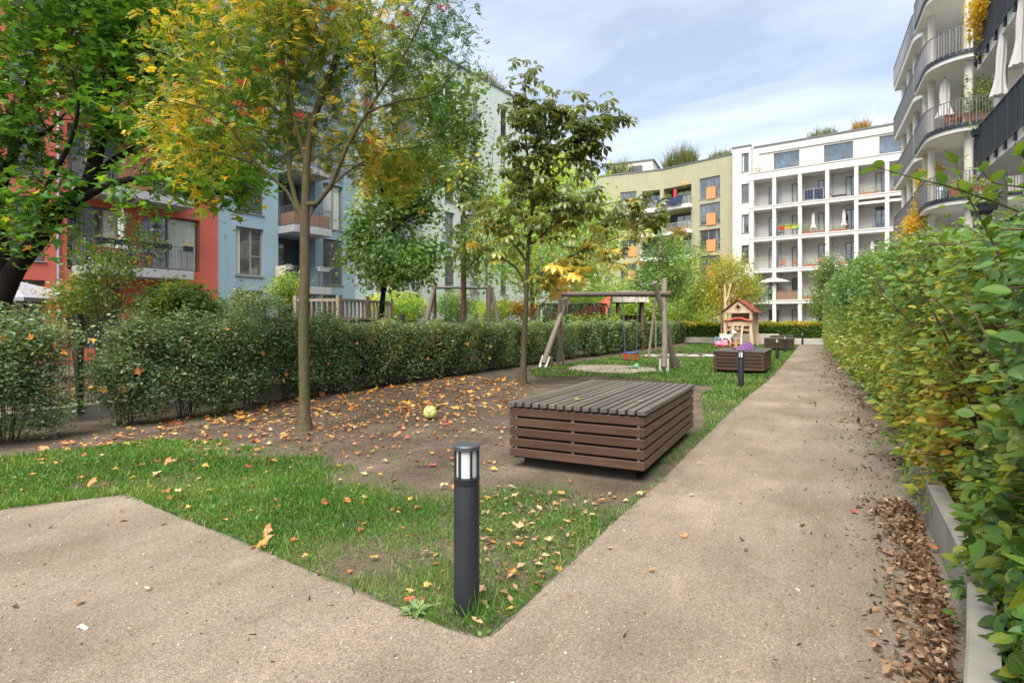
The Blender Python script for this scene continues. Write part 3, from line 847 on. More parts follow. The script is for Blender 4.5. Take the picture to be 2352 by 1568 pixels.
def blue_block():
    root = empty('apartment_building', (A.o.x, A.o.y, 0), A.ang)
    tag(root, 'light blue rendered apartment building between the red and the pale building', 'building')
    s0, s1 = S(501), S(815)
    b1 = (S(542), S(605)); lo = (S(639), S(724)); b3 = (S(742), S(787)); holes = []
    for k, z in enumerate(ROWS):
        holes += [(*b1, z, z + TOPW), (*lo, z - .4, z + TOPW - .05, 1.5), (*b3, z - .15, z + TOPW)]
    body(root, mt_blue, s0, s1, 0, 19.3, holes)
    for k, z in enumerate(ROWS):
        window(root, *b1, z, z + TOPW, cols=(.58,), rows=((1, .42),), frame=mt_frameL, blind=1 if k in (2, 4) else 0, curtain=(.05, .2) if k == 1 else False)
        window(root, lo[0], lo[1], z - .38, z + TOPW - .07, y=1.42, cols=(.35, .68), sill=False, name='balcony_door')
        window(root, *b3, z - .15, z + TOPW, cols=(.55,), frame=mt_frameL, blind=1 if k in (1, 4) else 0, curtain=(.1, .9) if k == 2 else False)
    f0, f1 = S(639), S2(762)
    for k in range(1, 6):
        bo = balcony(root, f0, f1, 3.0 * k - .02, .36, 1.35, mt_rail)
        if k == 2:
            m = MB(); m.box(f0 + .06, -1.28, 6.42, f1 - .06, -1.262, 6.98); m.box(f0 + .06, -1.25, 6.42, f0 + .078, -.1, 6.98)
            m.build('reed_screen', wood('reed', (.42, .25, .16), (.25, .14, .09), 2, .8, 60), bo)
    return root
blue_block()

def pale_block(x0, x1, mat, label, wins, top, logs=()):
    root = empty('apartment_building', (A.o.x, A.o.y, 0), A.ang); tag(root, label, 'building')
    s0, s1 = S(x0), S(x1); holes = []
    for k, z in enumerate(ROWS):
        if z + TOPW > top - .3: continue
        for w in wins: holes.append((S(w[0]), S(w[1]), z, z + TOPW))
        for w in logs: holes.append((S(w[0]), S(w[1]), z - .3, z + TOPW, 1.6))
    body(root, mat, s0, s1, 0, top, holes)
    for k, z in enumerate(ROWS):
        if z + TOPW > top - .3: continue
        for i, w in enumerate(wins): window(root, S(w[0]), S(w[1]), z, z + TOPW, cols=(.5,), frame=mt_frameL, blind=1 if (k + i) % 2 else 0)
        for w in logs:
            window(root, S(w[0]), S(w[1]), z - .28, z + TOPW - .02, y=1.5, cols=(.5,), sill=False, name='balcony_door')
            a, b = S(w[0]), S(w[1]); balcony(root, a, b, z - .75, .4, .9, mt_rail)
    return root
pale_block(816, 960, mt_pale, 'pale blue apartment building right of the light blue one, half hidden by trees', [(838, 858)], 19.3, [(900, 946)])
pale_block(961, 1205, mt_mint, 'tall pale mint apartment building rising behind the small chestnut tree', [(1022, 1044), (1086, 1100), (1150, 1164)], 19.3, [(1058, 1078)])
pale_block(1206, 1376, mt_mint, 'lower pale mint building between the tall mint block and the olive building', [(1230, 1244), (1270, 1284), (1310, 1326)], 16.6)

# ---------------------------------------------------------------- olive green building
GR = Fac(1682, 63.2, R(-19.1)); sj = GR.px(1518)[0]
jw = GR.w(sj, 0); GL = Fac(1518, 69.7, R(2.9)); GL.o = Vector((jw.x, jw.y))
def olive():
    root = empty('apartment_building', (GR.o.x, GR.o.y, 0), GR.ang)
    tag(root, 'olive green apartment building with orange window panels and grass on its roof', 'building')
    wz = [GR.px(1640, y)[1] for y in (453, 513.5)]; H = wz[0] - wz[1]
    zt = GR.px(1682, 355)[1]
    X = lambda x: GR.px(x)[0]
    win = (X(1607), X(1654)); log = (X(1524), X(1588)); holes = []
    sills = [wz[0] - H * k for k in range(6)]
    for i, z in enumerate(sills):
        holes += [(*win, z, z + H * .80), (*log, z - .35, z + H * .68, 1.7)]
    body(root, mt_green, sj, -.02, 0, zt, holes, depth=8)
    for i, z in enumerate(sills):
        w = window(root, *win, z, z + H * .80, cols=(.42, .82), frame=mt_frameL, sillmat=mt_frameL)
        c0 = win[0] + (win[1] - win[0]) * .36
        p = MB(); p.box(c0, -.1, z - .12, c0 + 1.08, -.02, z + 1.22); p.build('balustrade_panel', mt_orange, w)
        window(root, *log, z - .33, z + H * .68 - .02, y=1.6, cols=(.5,), sill=False, name='balcony_door', glass=mt_glassS)
        b = balcony(root, log[0] - .1, log[1] + .12, z - .75, .38, .75, mt_railW, .95, .14, mat=mt_white2)
        if i == 0:
            for j in range(2):
                a = log[0] - .35 + j * 1.72
                m = MB(); m.bar((a, -.9, z + .0), (a + 1.64, -.9, z + .0), .04, .02)
                m.add([(a, -1.12, z - .28), (a + 1.66, -1.12, z - .28), (a + 1.66, -.78, z + .62), (a, -.78, z + .62)], [(0, 1, 2, 3)])
                m.build('solar_panel', mt_pv, b)
    r2 = MB()   # left facet of the same building, in the right facet's local frame
    inv = Matrix.Rotation(-GR.ang, 4, 'Z') @ Matrix.Translation((-GR.o.x, -GR.o.y, 0))
    Mx = inv @ Matrix.Translation((GL.o.x, GL.o.y, 0)) @ Matrix.Rotation(GL.ang, 4, 'Z')
    wing = empty('wing', (0, 0, 0)); wing.parent = root; wing.matrix_local = Mx
    Y = lambda x: GL.px(x)[0]
    zt2 = GL.px(1518, 391)[1]; holes = []
    lg = (Y(1475), Y(1516)); wn = (Y(1425), Y(1462))
    for z in sills:
        holes += [(*lg, z - .1, z + H * .68, 1.6), (*wn, z + .1, z + H * .72)]
    mb = MB(); wall_grid(mb, Y(1376), 0, 0, zt2, holes, .2)
    mb.add([(Y(1376), 0, zt2), (0, 0, zt2), (0, 8, zt2), (Y(1376), 8, zt2)], [(0, 1, 2, 3)])
    mb.add([(Y(1376), 0, 0), (Y(1376), 0, zt2), (Y(1376), 8, zt2), (Y(1376), 8, 0)], [(0, 1, 2, 3)])
    mb.build('wall', mt_green, wing)
    c = MB(); c.box(Y(1376), -.07, zt2 + .003, -.0, .3, zt2 + .16); c.build('roof_edge', mt_cap, wing)
    for z in sills:
        window(wing, *lg, z - .08, z + H * .68 - .02, y=1.5, cols=(.33, .66), sill=False, glass=mt_glassS)
        w = window(wing, *wn, z + .1, z + H * .72, cols=(.5,), frame=mt_frameL)
        p = MB(); p.box(wn[1] - 1.05, -.1, z, wn[1], -.02, z + 1.25); p.build('balustrade_panel', mt_orange, w)
        balcony(wing, lg[0] - .1, lg[1], z - .75, .36, .7, mt_railW, .95, .14, mat=mt_white2)
    ph = MB(); a, b = Y(1395), Y(1488); top = GL.px(1440, 375)[1] + .9
    ph.box(a, 3.2, zt2 + .01, b, 8, top); ph.box(a - .15, 3.05, top + .003, b + .2, 8.1, top + .16, 1)
    p = ph.build('penthouse', [mt_beige, mt_cap], wing)
    window(p, b - 2.6, b - 1.3, zt2 + .15, zt2 + 1.75, y=3.08, cols=(), sill=False)
    return root, zt, zt2
OLIVE, OZ, OZ2 = olive()

# ---------------------------------------------------------------- white building with loggias
W = Fac(1682, 62.6, R(-8.5))
WF = [.6 + 3.33 * k for k in range(6)]
def white_block():
    root = empty('apartment_building', (W.o.x, W.o.y, 0), W.ang)
    tag(root, 'white apartment building with a grid of loggias at the end of the path', 'building')
    X = lambda x: W.px(x)[0]
    s1 = X(2150); lx = X(1724)
    wn = (X(1703), X(1722) - .1)
    cols = [X(1729), X(1780), X(1838.5), X(1901), X(1967.6), X(2038), X(2112)]
    holes = [(*wn, z + .75, z + 2.75) for z in WF]
    top = 20.7
    mb = MB(); wall_grid(mb, .02, lx, 0, top, holes, .2)
    mb.add([(.02, 0, 0), (.02, 0, top), (.02, 10, top), (.02, 10, 0)], [(0, 1, 2, 3)])
    mb.add([(lx, 0, 17.4), (lx, 1.1, 17.4), (lx, 1.1, top), (lx, 0, top)], [(0, 1, 2, 3)])
    mb.add([(.02, 0, top), (lx, 0, top), (lx, 10, top), (.02, 10, top)], [(0, 1, 2, 3)])
    # recessed loggia rear wall with its doors; set-back top storey
    dh = []
    for i in range(6):
        w_ = cols[i + 1] - cols[i]
        a = cols[i + 1] - w_ * (.42 if i % 2 == 0 else .44); b = a + 1.02
        for k in range(5): dh.append((a, b, WF[k] + .08, WF[k] + 2.42))
    wall_grid(mb, lx, s1, 0, 17.3, dh, .2, 0, 1.5)
    th = [(X(1772), X(1832), 18.0, 19.75), (X(1889), X(1957), 18.0, 19.75), (X(2018), X(2075), 18.0, 19.75)]
    wall_grid(mb, lx, s1, 17.3, top, th, .2, 0, 1.1)
    mb.add([(lx, 1.1, top), (s1, 1.1, top), (s1, 10, top), (lx, 10, top)], [(0, 1, 2, 3)])
    mb.build('wall', mt_white, root)
    c = MB(); c.box(-.05, -.08, top + .003, lx + .05, .3, top + .14); c.box(lx + .051, 1.0, top + .003, s1, 1.4, top + .14); c.build('roof_edge', mt_cap, root)
    st = MB(); st.box(lx + .6, .94, 19.95, s1, 1.095, 20.05); st.build('cornice', mt_white, root)
    for k, z in enumerate(WF): window(root, *wn, z + .75, z + 2.75, cols=(.5,), blind=0, curtain=(.05, .3) if k % 2 else False, glass=mt_glassS if k == 5 else None)
    for h in dh: window(root, *h[:4], y=1.6, cols=(.5,), sill=False, name='balcony_door', curtain=(.05, .45) if rng.random() < .5 else False)
    for h in th: window(root, *h[:4], y=1.2, cols=(.25, .52, .76), sill=False, glass=mt_glassS)
    # slabs, pillars and dividing walls of the loggias
    f = -.45
    for k in range(1, 6):
        z = WF[k]
        b = MB()
        if k == 5: b.box(lx - .06, f, z - .42, s1, 1.49, z + .28); b.box(lx - .12, f - .06, z + .281, s1, f + .3, z + .36)
        else: b.box(lx - .06, f, z - .36, s1, 1.49, z + .02); b.box(lx - .1, f - .05, z - .06, s1, f - .001, z + .04)
        b.build('floor_slab', mt_white, root)
    for i, x in enumerate(cols):
        b = MB()
        for k in range(5): b.box(x - .17, f + .03, WF[k] + (.021 if k else -.6), x + .17, f + .38, WF[k + 1] - (.361 if k < 4 else .421))
        b.build('pillar', mt_white, root)
        if i % 2 == 0:
            b = MB()
            for k in range(5): b.box(x - .09, f + .381, WF[k] + (.021 if k else -.6), x + .09, 1.49, WF[k + 1] - (.361 if k < 4 else .421))
            b.build('dividing_wall', mt_white, root)
        elif i < 6:
            b = MB(); xx = x - .25
            for k in range(5): b.tube([(xx + .55, 1.36, WF[k] + .03), (xx + .55, 1.36, WF[k + 1] - .43)], .045, 6)
            b.build('downpipe', M('zinc', (.45, .46, .48), .4, .5, .7), root)
    for i in range(6):
        for k in range(1, 5):
            railing(root, [(cols[i] + .18, f + .12), (cols[i + 1] - .18, f + .12)], WF[k] + .03, .95, mt_rail, .14, .016)
    railing(root, [(lx, f + .1), (s1, f + .1)], WF[5] + .36, .45, mt_rail, .2, .014, name='terrace_railing')
    rr = MB()
    railing(root, [(X(1925), 3), (X(2080), 3)], top, .8, mt_rail, .16, .02, name='roof_railing')
    pk = MB(); pk.box(X(1925), 3.3, top + .01, X(2010), 5, top + .75); pk.box(X(2012), 3.2, top + .01, X(2026), 5.2, top + 1.4); pk.build('roof_plant_room', mt_beige, root)
    pv = MB()
    a = cols[2] + .45; z = WF[4] + .18
    for j in range(2):
        for r_ in range(6):
            for c_ in range(3): pv.box(a + j * .86 + c_ * .272, f + .02, z + r_ * .17, a + j * .86 + c_ * .272 + .262, f + .05, z + r_ * .17 + .16)
        pv.box(a + j * .86 - .015, f + .035, z - .02, a + j * .86 + .83, f + .045, z + 1.03, 1)
    pv.build('solar_panel', [mt_pv, mt_railW], root)
    aw = MB(); z = WF[4] - .42
    for (a, b) in ((cols[4] + .2, cols[5] - .2), (cols[5] + .2, cols[6] - .2)):
        aw.add([(a, .5, z), (b, .5, z), (b, f - .1, z - .32), (a, f - .1, z - .32), (b, f - .1, z - .5), (a, f - .1, z - .5)], [(0, 1, 2, 3), (3, 2, 4, 5)])
    aw.build('awning', M('awning_cloth', (.72, .68, .6), .9, .1), root)
    return root, cols
WHITE, WCOL = white_block()

# ---------------------------------------------------------------- right hand buildings
def rounded(x0, y0, x1, y1, r, n=10):
    """plan outline, near-left corner (x0,y0) rounded"""
    pts = [(x0, y1)] + [(x0 + r - r * math.cos(a), y0 + r - r * math.sin(a)) for a in np.linspace(0, math.pi / 2, n)] + [(x1, y0), (x1, y1)]
    return pts

def near_right():
    root = empty('apartment_building', (4.35, 20.9, 0)); L = -8.6
    tag(root, 'white apartment building at the right edge with dark vertical railings and round columns', 'building')
    zs = [2.7 + 3.0 * k for k in range(5)]
    mb = MB(); holes = [(a, a + 1.9, z - 2.55, z - .35) for z in zs + [17.9] for a in (1.0, 4.2, 6.4)]
    wall_grid(mb, 0, 8.6, 0, 20, holes, .2)
    RM = Matrix.Translation((2.1, 0, 0)) @ Matrix.Rotation(R(-90), 4, 'Z')
    wl = MB(); wl.add(mb.v, mb.f, 0, RM)
    wl.box(2.11, -.01, 0, 9, -.0, 20); wl.build('wall', mt_white2, root)
    for h in holes:
        w = window(root, *h, cols=(.5,), sill=False, name='balcony_door'); w.matrix_local = RM
    for z in zs:
        p = rounded(0, 0, 2.1, L, .5); p = [(x, -abs(y)) for x, y in rounded(0, 0, 2.1, abs(L), .45)]
        b = MB(); b.prism(p, z, z + .3); s = b.build('balcony', mt_white2, root)
        q = [(-.06, L)] + [(-.06 + .5 - .5 * math.cos(a), .06 - (.5 - .5 * math.sin(a))) for a in np.linspace(0, math.pi / 2, 7)] + [(2.0, .06)]
        railing(s, q, z + .18, 1.1, mt_railD, .085, .022, top=.05)
        k = MB()
        for yy in np.arange(-.8, L, -.75): k.box(-.065, yy - .05, z + .05, .0, yy + .05, z + .3)
        k.build('railing_bracket', mt_railD, s)
    for yy in (-.55, -3.0, -5.4, -7.8):
        c = MB(); zz = [0] + [z + .3 for z in zs]
        for a, b_ in zip(zz, zs): c.tube([(.48, yy, a), (.48, yy, b_)], .15, 18)
        c.build('column', M('column_grey', (.62, .61, .59), .8, .25), root, smooth=True)
    rf = MB(); rf.box(-.1, L, 20.01, 9, .1, 20.3); rf.build('roof', mt_cap, root)
near_right()

def far_right():
    root = empty('apartment_building', (4.7, 29.4, 0))
    tag(root, 'white apartment building on the right with curved balconies and grey railings', 'building')
    zs = [3.47 + 3 * k for k in range(6)]
    w = MB(); holes = []
    wb = MB(); hs = [(a, a + 1.8, z - 2.6, z - .45) for z in zs for a in (.8, 4.0, 6.8)]
    wall_grid(wb, 0, 9.9, 0, 18.4, hs, .2)
    RM = Matrix.Translation((2.4, 11.6, 0)) @ Matrix.Rotation(R(-90), 4, 'Z'); w.add(wb.v, wb.f, 0, RM)
    eb = MB(); he = [(a, a + 1.7, z - 2.6, z - .45) for z in zs for a in (1.0, 3.8)]
    wall_grid(eb, 0, 7.5, 0, 18.4, he, .2)
    EM = Matrix.Translation((2.4, 1.7, 0)); w.add(eb.v, eb.f, 0, EM)
    w.add([(2.4, 1.7, 18.4), (9.9, 1.7, 18.4), (9.9, 11.6, 18.4), (2.4, 11.6, 18.4)], [(0, 1, 2, 3)])
    w.build('wall', mt_beige, root)
    for h in hs: x = window(root, *h, cols=(.5,), sill=False, name='balcony_door'); x.matrix_local = RM
    for h in he: x = window(root, *h, cols=(.5,), sill=False, name='balcony_door'); x.matrix_local = EM
    colm = M('column_beige', (.68, .64, .57), .8, .25)
    for k, z in enumerate(zs):
        p = rounded(0, 0, 7.5, 3.95, 1.5); b = MB(); b.prism(p, z, z + .34); s = b.build('balcony', mt_white2, root)
        q = [(-.04, 3.9)] + [(-.04 + 1.54 - 1.54 * math.cos(a), 1.5 - 1.54 * math.sin(a)) for a in np.linspace(0, math.pi / 2, 12)] + [(7.4, -.04)]
        railing(s, q, z + .22, 1.1, mt_rail, .1, .02, top=.045)
        e = MB(); n = len(q)
        for a, b2 in zip(q[:-1], q[1:]): e.bar((a[0], a[1], z + .25), (b2[0], b2[1], z + .25), .03, .16)
        e.build('edge_plate', mt_railD, s)
        if k < 5:
            p = [(x, y + 4.0) for x, y in rounded(.05, 0, 2.4, 7.6, 1.0)]; b = MB(); b.prism(p, z, z + .34); s = b.build('balcony', mt_white2, root)
            q = [(.01, 11.5)] + [(.01 + 1.04 - 1.04 * math.cos(a), 5.0 - 1.04 * math.sin(a)) for a in np.linspace(0, math.pi / 2, 9)] + [(1.9, 3.97)]
            railing(s, q, z + .22, 1.1, mt_rail, .11, .02, top=.045)
    zz = [0] + [z + .34 for z in zs]
    for (x, y, top) in ((1.35, .5, 6), (.4, 2.4, 6), (3.6, .35, 6), (.4, 3.7, 6), (.75, 4.7, 5), (.42, 6.6, 5), (.42, 8.6, 5), (.42, 10.6, 5), (5.6, .4, 6)):
        c = MB()
        for a, b_ in list(zip(zz, zs))[:top]: c.tube([(x, y, a), (x, y, b_)], .15, 18)
        c.build('column', colm, root, smooth=True)
far_right()

# ================================================================ TREES, SHRUBS, HEDGES
def adopt(o, root):
    o.parent = root; o.location = -root.location
    return o
def bark(name, c1, c2, moss=None):
    m, nt, b = newmat(name)
    f = noise(nt, coords(nt, 'Object', (1, 1, .35)), 22, 8, .7, .4); g = noise(nt, coords(nt, 'Object'), 3, 4)
    h = noise(nt, coords(nt, 'Object', (.35, .35, 1)), 30, 4, .6)
    c = ramp(nt, f, [(.3, c2), (.65, c1)])
    if moss: c = mixc(nt, ramp(nt, g, [(.45, 0.0), (.65, .7)]), c, moss)
    c = mixc(nt, ramp(nt, h, [(.55, 0.0), (.75, .4)]), c, dk(c1, 1.5))
    nt.links.new(c, b.inputs['Base Color']); b.inputs['Roughness'].default_value = .9; b.inputs['Specular IOR Level'].default_value = .15
    bumpn(nt, b, f, .8, .02); return m
mt_bark_dark = bark('bark_dark', (.026, .021, .018), (.010, .008, .007))
mt_bark_rowan = bark('bark_rowan', (.115, .09, .055), (.05, .04, .026), (.07, .075, .03))
mt_bark_brown = bark('bark_brown', (.14, .085, .055), (.06, .04, .03))
mt_bark_young = bark('bark_young', (.27, .20, .13), (.16, .12, .08))
mt_twig = M('twig', (.10, .07, .05), .9, .15, var=.4, vs=9)

lf_maple = leafmat('maple_leaves', [(0, (.018, .055, .012)), (.5, (.035, .11, .018)), (.75, (.075, .17, .025)), (.88, (.22, .26, .03)), (.95, (.5, .33, .04)), (1, (.5, .2, .03))], .4, .42, .4, gain=2.0)
lf_rowan = leafmat('rowan_leaves', [(0, (.035, .11, .022)), (.32, (.09, .19, .025)), (.48, (.26, .30, .035)), (.7, (.58, .43, .045)), (.88, (.64, .37, .04)), (1, (.5, .18, .03))], .45, .42, .35, gain=1.12)
lf_locust = leafmat('locust_leaves', [(0, (.022, .062, .014)), (.45, (.05, .115, .022)), (.75, (.10, .17, .028)), (.9, (.24, .25, .035)), (1, (.45, .30, .04))], .36, .42, .5, gain=1.6)
lf_chest = leafmat('chestnut_leaves', [(0, (.022, .036, .012)), (.42, (.048, .066, .018)), (.6, (.10, .105, .022)), (.76, (.24, .17, .03)), (.9, (.30, .13, .035)), (1, (.17, .08, .035))], .26, .38, .6, gain=2.9)
lf_lime = leafmat('lime_leaves', [(0, (.08, .19, .035)), (.5, (.17, .29, .055)), (.8, (.30, .38, .09)), (1, (.45, .40, .09))], .5, .5, .3, gain=1.5)
lf_mid = leafmat('mid_leaves', [(0, (.03, .075, .022)), (.5, (.06, .13, .03)), (.85, (.14, .20, .045)), (1, (.34, .28, .06))], .45, .42, .4, gain=2.1)
lf_yel = leafmat('yellow_leaves', [(0, (.10, .18, .03)), (.5, (.22, .27, .04)), (.8, (.42, .34, .05)), (1, (.55, .27, .04))], .5, .45, .3, gain=1.3)
lf_privet = leafmat('privet_leaves', [(0, (.028, .055, .026)), (.45, (.055, .10, .042)), (.75, (.10, .15, .065)), (.92, (.17, .20, .07)), (1, (.35, .2, .05))], .36, .36, .55, gain=1.9)
lf_horn = leafmat('hornbeam_leaves', [(0, (.02, .055, .016)), (.4, (.04, .12, .022)), (.62, (.09, .19, .028)), (.8, (.26, .28, .03)), (.93, (.42, .30, .035)), (1, (.36, .16, .035))], .34, .36, .5, vein=True, gain=1.2)
lf_hornF = leafmat('hornbeam_leaves_small', [(0, (.03, .075, .02)), (.4, (.06, .14, .028)), (.65, (.13, .22, .035)), (.85, (.30, .29, .045)), (1, (.40, .24, .05))], .36, .40, .55, gain=1.45)
lf_bronze = leafmat('bronze_leaves', [(0, (.16, .13, .03)), (.5, (.32, .23, .05)), (1, (.42, .22, .05))], .5, .35, .3)

def tree(label, base, bark_m, leaf_m, T, tm, per, size, spread=.12, group=None, name='tree', tint=None, rt=.006, up=.45, droop=.3, jit=.3, back=3, sides=5, cf=1.2, cat='tree', outc=None):
    root = thing(name, label, cat, (base.x, base.y, 0), 0, group)
    adopt(T.mesh('trunk', bark_m, None, rt=rt, sides=sides), root)
    P = T.spots(per, spread, back)
    t = np.clip(.55 * clump(P, cf, base.x) + .45 * rng.random(len(P)), 0, 1) if tint is None else tint(P)
    out = None
    if outc is not None: out = unit(P - np.array(outc))
    adopt(leaves('crown', leaf_m, tm, P, size, None, up, droop, jit, t, out=out), root)
    return root, P

# --- rowan ----------------------------------------------------------
b0 = G(700, 985); D0 = 8.1
def B(x, y, d=D0): return AT(x, y, d)
T = Tree()
T.limb([b0 + Vector((0, 0, -.05)), B(699, 900), B(697, 760), B(700, 640), B(700, 510)], .074, .068)
T.r[0] = .13; T.r[1] = .085
T.limb([B(700, 510), B(703, 420), B(708, 330), B(733, 230), B(778, 120, 8.2), B(802, 0, 8.3), B(812, -140, 8.4)], .058, .015)
for pts, r0 in ([[B(697, 515), B(659, 440), B(582, 368, 7.9), B(531, 294, 7.7), B(470, 250, 7.5), B(400, 230, 7.3)], .028], [[B(692, 500), B(664, 400, 8.2), B(668, 300, 8.3), B(655, 180, 8.4), B(642, 60, 8.5), B(630, -80, 8.5)], .032],
    [[B(706, 490), B(758, 430, 7.95), B(800, 330, 7.8), B(868, 220, 7.7), B(938, 110, 7.6), B(1000, -20, 7.5)], .034], [[B(706, 500), B(748, 440), B(820, 380, 8.4), B(900, 345, 8.7), B(965, 338, 8.9)], .02],
    [[B(704, 370), B(672, 250, 8), B(664, 120, 7.8), B(688, -60, 7.7)], .03], [[B(715, 290), B(760, 200, 8.6), B(850, 90, 9), B(900, -40, 9.2)], .03], [[B(600, 385, 7.9), B(540, 360, 8.3), B(455, 345, 8.6), B(390, 352, 8.8)], .018],
    [[B(850, 240, 7.7), B(920, 230, 7.6), B(1000, 215, 7.8), B(1050, 160, 8)], .018], [[B(672, 290, 8.2), B(600, 220, 8.6), B(520, 140, 9), B(460, 70, 9.2)], .022], [[B(860, 225, 7.7), B(860, 130, 7.3), B(820, 40, 7)], .02]):
    T.limb(pts, r0, .008)
k = D0 / FPX
def blob(x, y, d, rx, ry, rd=None, w=1): 
    c = AT(x, y, d); s = d / FPX
    return ((c.x, c.y, c.z), (rx * s, (rd or rx) * s, ry * s), w)
T.fill([blob(430, 250, 7.8, 120, 120, None, .55), blob(560, 180, 8.2, 170, 170, None, .55), blob(730, 90, 8.2, 190, 150), blob(890, 150, 8, 150, 150), blob(940, 330, 8.4, 130, 85), blob(830, 300, 8.4, 110, 100, None, .8), blob(1000, 60, 8, 105, 120),
        blob(490, 335, 8.3, 170, 80, None, .75), blob(660, 330, 9, 120, 80, None, .7), blob(790, 340, 8.8, 120, 85, None, .8), blob(910, 390, 8.6, 130, 55, None, .9), blob(690, -60, 8.3, 330, 100, 250), blob(610, 300, 8.3, 130, 90, None, .45), blob(900, 420, 8.6, 80, 40, None, .8), blob(440, 120, 8.3, 110, 120, None, .7), blob(1035, 110, 7.8, 60, 90), blob(620, 60, 8, 150, 120, None, .7)], 1180, step=.2, rise=.1, wob=.08)
def rtint(P):
    px = (P[:, 0] * math.cos(TH) + P[:, 1] * math.sin(TH)) / (-P[:, 0] * math.sin(TH) + P[:, 1] * math.cos(TH)) * FPX + CX
    g = np.clip((px - 930) / 160, 0, 1) * .45 * (P[:, 2] > 3.4)
    return np.clip(.50 * clump(P, 2.1, 1.0) + .07 + .66 * (rng.random(len(P)) - .45) - g, 0, 1)
ROWAN, P = tree('slender rowan tree with orange and yellow leaves and red berry clusters on bare soil', b0, mt_bark_rowan, lf_rowan, T, T_PINN, 12, .115, .12, name='rowan_tree', tint=rtint, rt=.003, up=.5, droop=.35)
mt_berry = M('berries', (.55, .02, .012), .25, .5, var=.3, vs=30)
for px_ in [(937, 38), (841, 82), (690, 265), (556, 190), (560, 262), (548, 240), (590, 160), (515, 200), (850, 325), (652, 145), (1020, 18), (760, 20), (480, 280), (905, 60), (600, 252), (850, 480 - 240)]:
    c = B(px_[0], px_[1], 7.3 + .4 * rng.random()); mb = MB()
    for _ in range(38):
        q = c + Vector(rng.normal(size=3) * np.array((.035, .035, .02)))
        M_ = Matrix.Translation(q)
        mb.add([(0, 0, -.009), (.009, 0, 0), (0, .009, 0), (-.009, 0, 0), (0, -.009, 0), (0, 0, .009)], [(0, 2, 1), (0, 3, 2), (0, 4, 3), (0, 1, 4), (5, 1, 2), (5, 2, 3), (5, 3, 4), (5, 4, 1)], 0, M_)
    adopt(mb.build('berry_cluster', mt_berry, smooth=True), ROWAN)

# --- big maple on the left -----------------------------------------
D1 = 10.6
def C(x, y, d=D1): return AT(x, y, d)
b1 = C(-40, 900); b1.z = 0
T = Tree()
T.limb([Vector((b1.x, b1.y, -.05)), C(-20, 760), C(5, 680), C(40, 610), C(85, 555), C(130, 490), C(200, 430), C(225, 330), C(240, 220, 11), C(290, 100, 11.3), C(330, -40, 11.6)], .21, .05)
for pts, r0 in ([[C(10, 690), C(8, 600), C(-5, 500), C(5, 420), C(40, 330), C(60, 220), C(90, 100), C(100, -60)], .12], [[C(150, 480), C(250, 425, 10.3), C(380, 398, 10), C(470, 385, 9.7), C(570, 340, 9.4), C(650, 290, 9.3)], .075],
    [[C(190, 440), C(260, 370, 10.8), C(350, 325, 11), C(430, 322, 11.2), C(520, 300, 11.5)], .08], [[C(100, 540), C(110, 430, 10.2), C(160, 330, 9.8), C(180, 230, 9.5), C(150, 120, 9.3)], .06],
    [[C(238, 240, 11), C(330, 170, 10.6), C(390, 90, 10.3), C(410, -30, 10)], .07], [[C(20, 400), C(-40, 300, 9.9), C(-60, 180, 9.6)], .07], [[C(230, 300), C(330, 240, 11.4), C(450, 210, 11.8), C(560, 160, 12)], .06],
    [[C(60, 240), C(130, 190, 11.4), C(170, 60, 11.8)], .06], [[C(350, 400, 10.1), C(420, 420, 9.9), C(470, 440, 9.7), C(540, 450, 9.6)], .03], [[C(30, 330), C(110, 300, 10), C(150, 260, 9.7)], .06]):
    T.limb(pts, r0, .015)
T.fill([blob(60, 120, 10.2, 160, 140), blob(220, 90, 10.8, 160, 130), blob(360, 60, 10.8, 130, 110), blob(60, 310, 10, 130, 110, None, .8), blob(230, 250, 10.6, 130, 100, None, .7), blob(380, 260, 10.8, 140, 90, None, 1.1), blob(450, 325, 10.5, 150, 65, None, 1.1), blob(590, 420, 9.6, 60, 45, None, 1.4), blob(70, 460, 10, 120, 80), blob(500, 400, 9.9, 110, 60, None, 2.0),
        blob(380, 430, 9.8, 120, 45, None, .9), blob(150, 520, 9.9, 70, 40, None, .8), blob(550, 220, 11.4, 120, 130, None, .9), blob(200, -60, 10.8, 300, 80), blob(600, 90, 11.6, 120, 100, None, .5), blob(-60, 300, 10, 110, 300), blob(40, 570, 9.8, 70, 50, None, .7), blob(545, 465, 9.7, 60, 55, None, 1.7), blob(270, 440, 10, 80, 40, None, .7)], 1150, step=.3, rise=.08)
def mtint(P): return np.clip(.62 * clump(P, 1.5, 2.0) + .36 * rng.random(len(P)) + .30 * (rng.random(len(P)) < .07), 0, 1)
tree('large dark-limbed maple tree leaning in from the left edge behind the fence', b1, mt_bark_dark, lf_maple, T, T_MAPLE_S, 12, .14, .2, name='maple_tree', tint=mtint, rt=.008, up=.62, droop=.2)

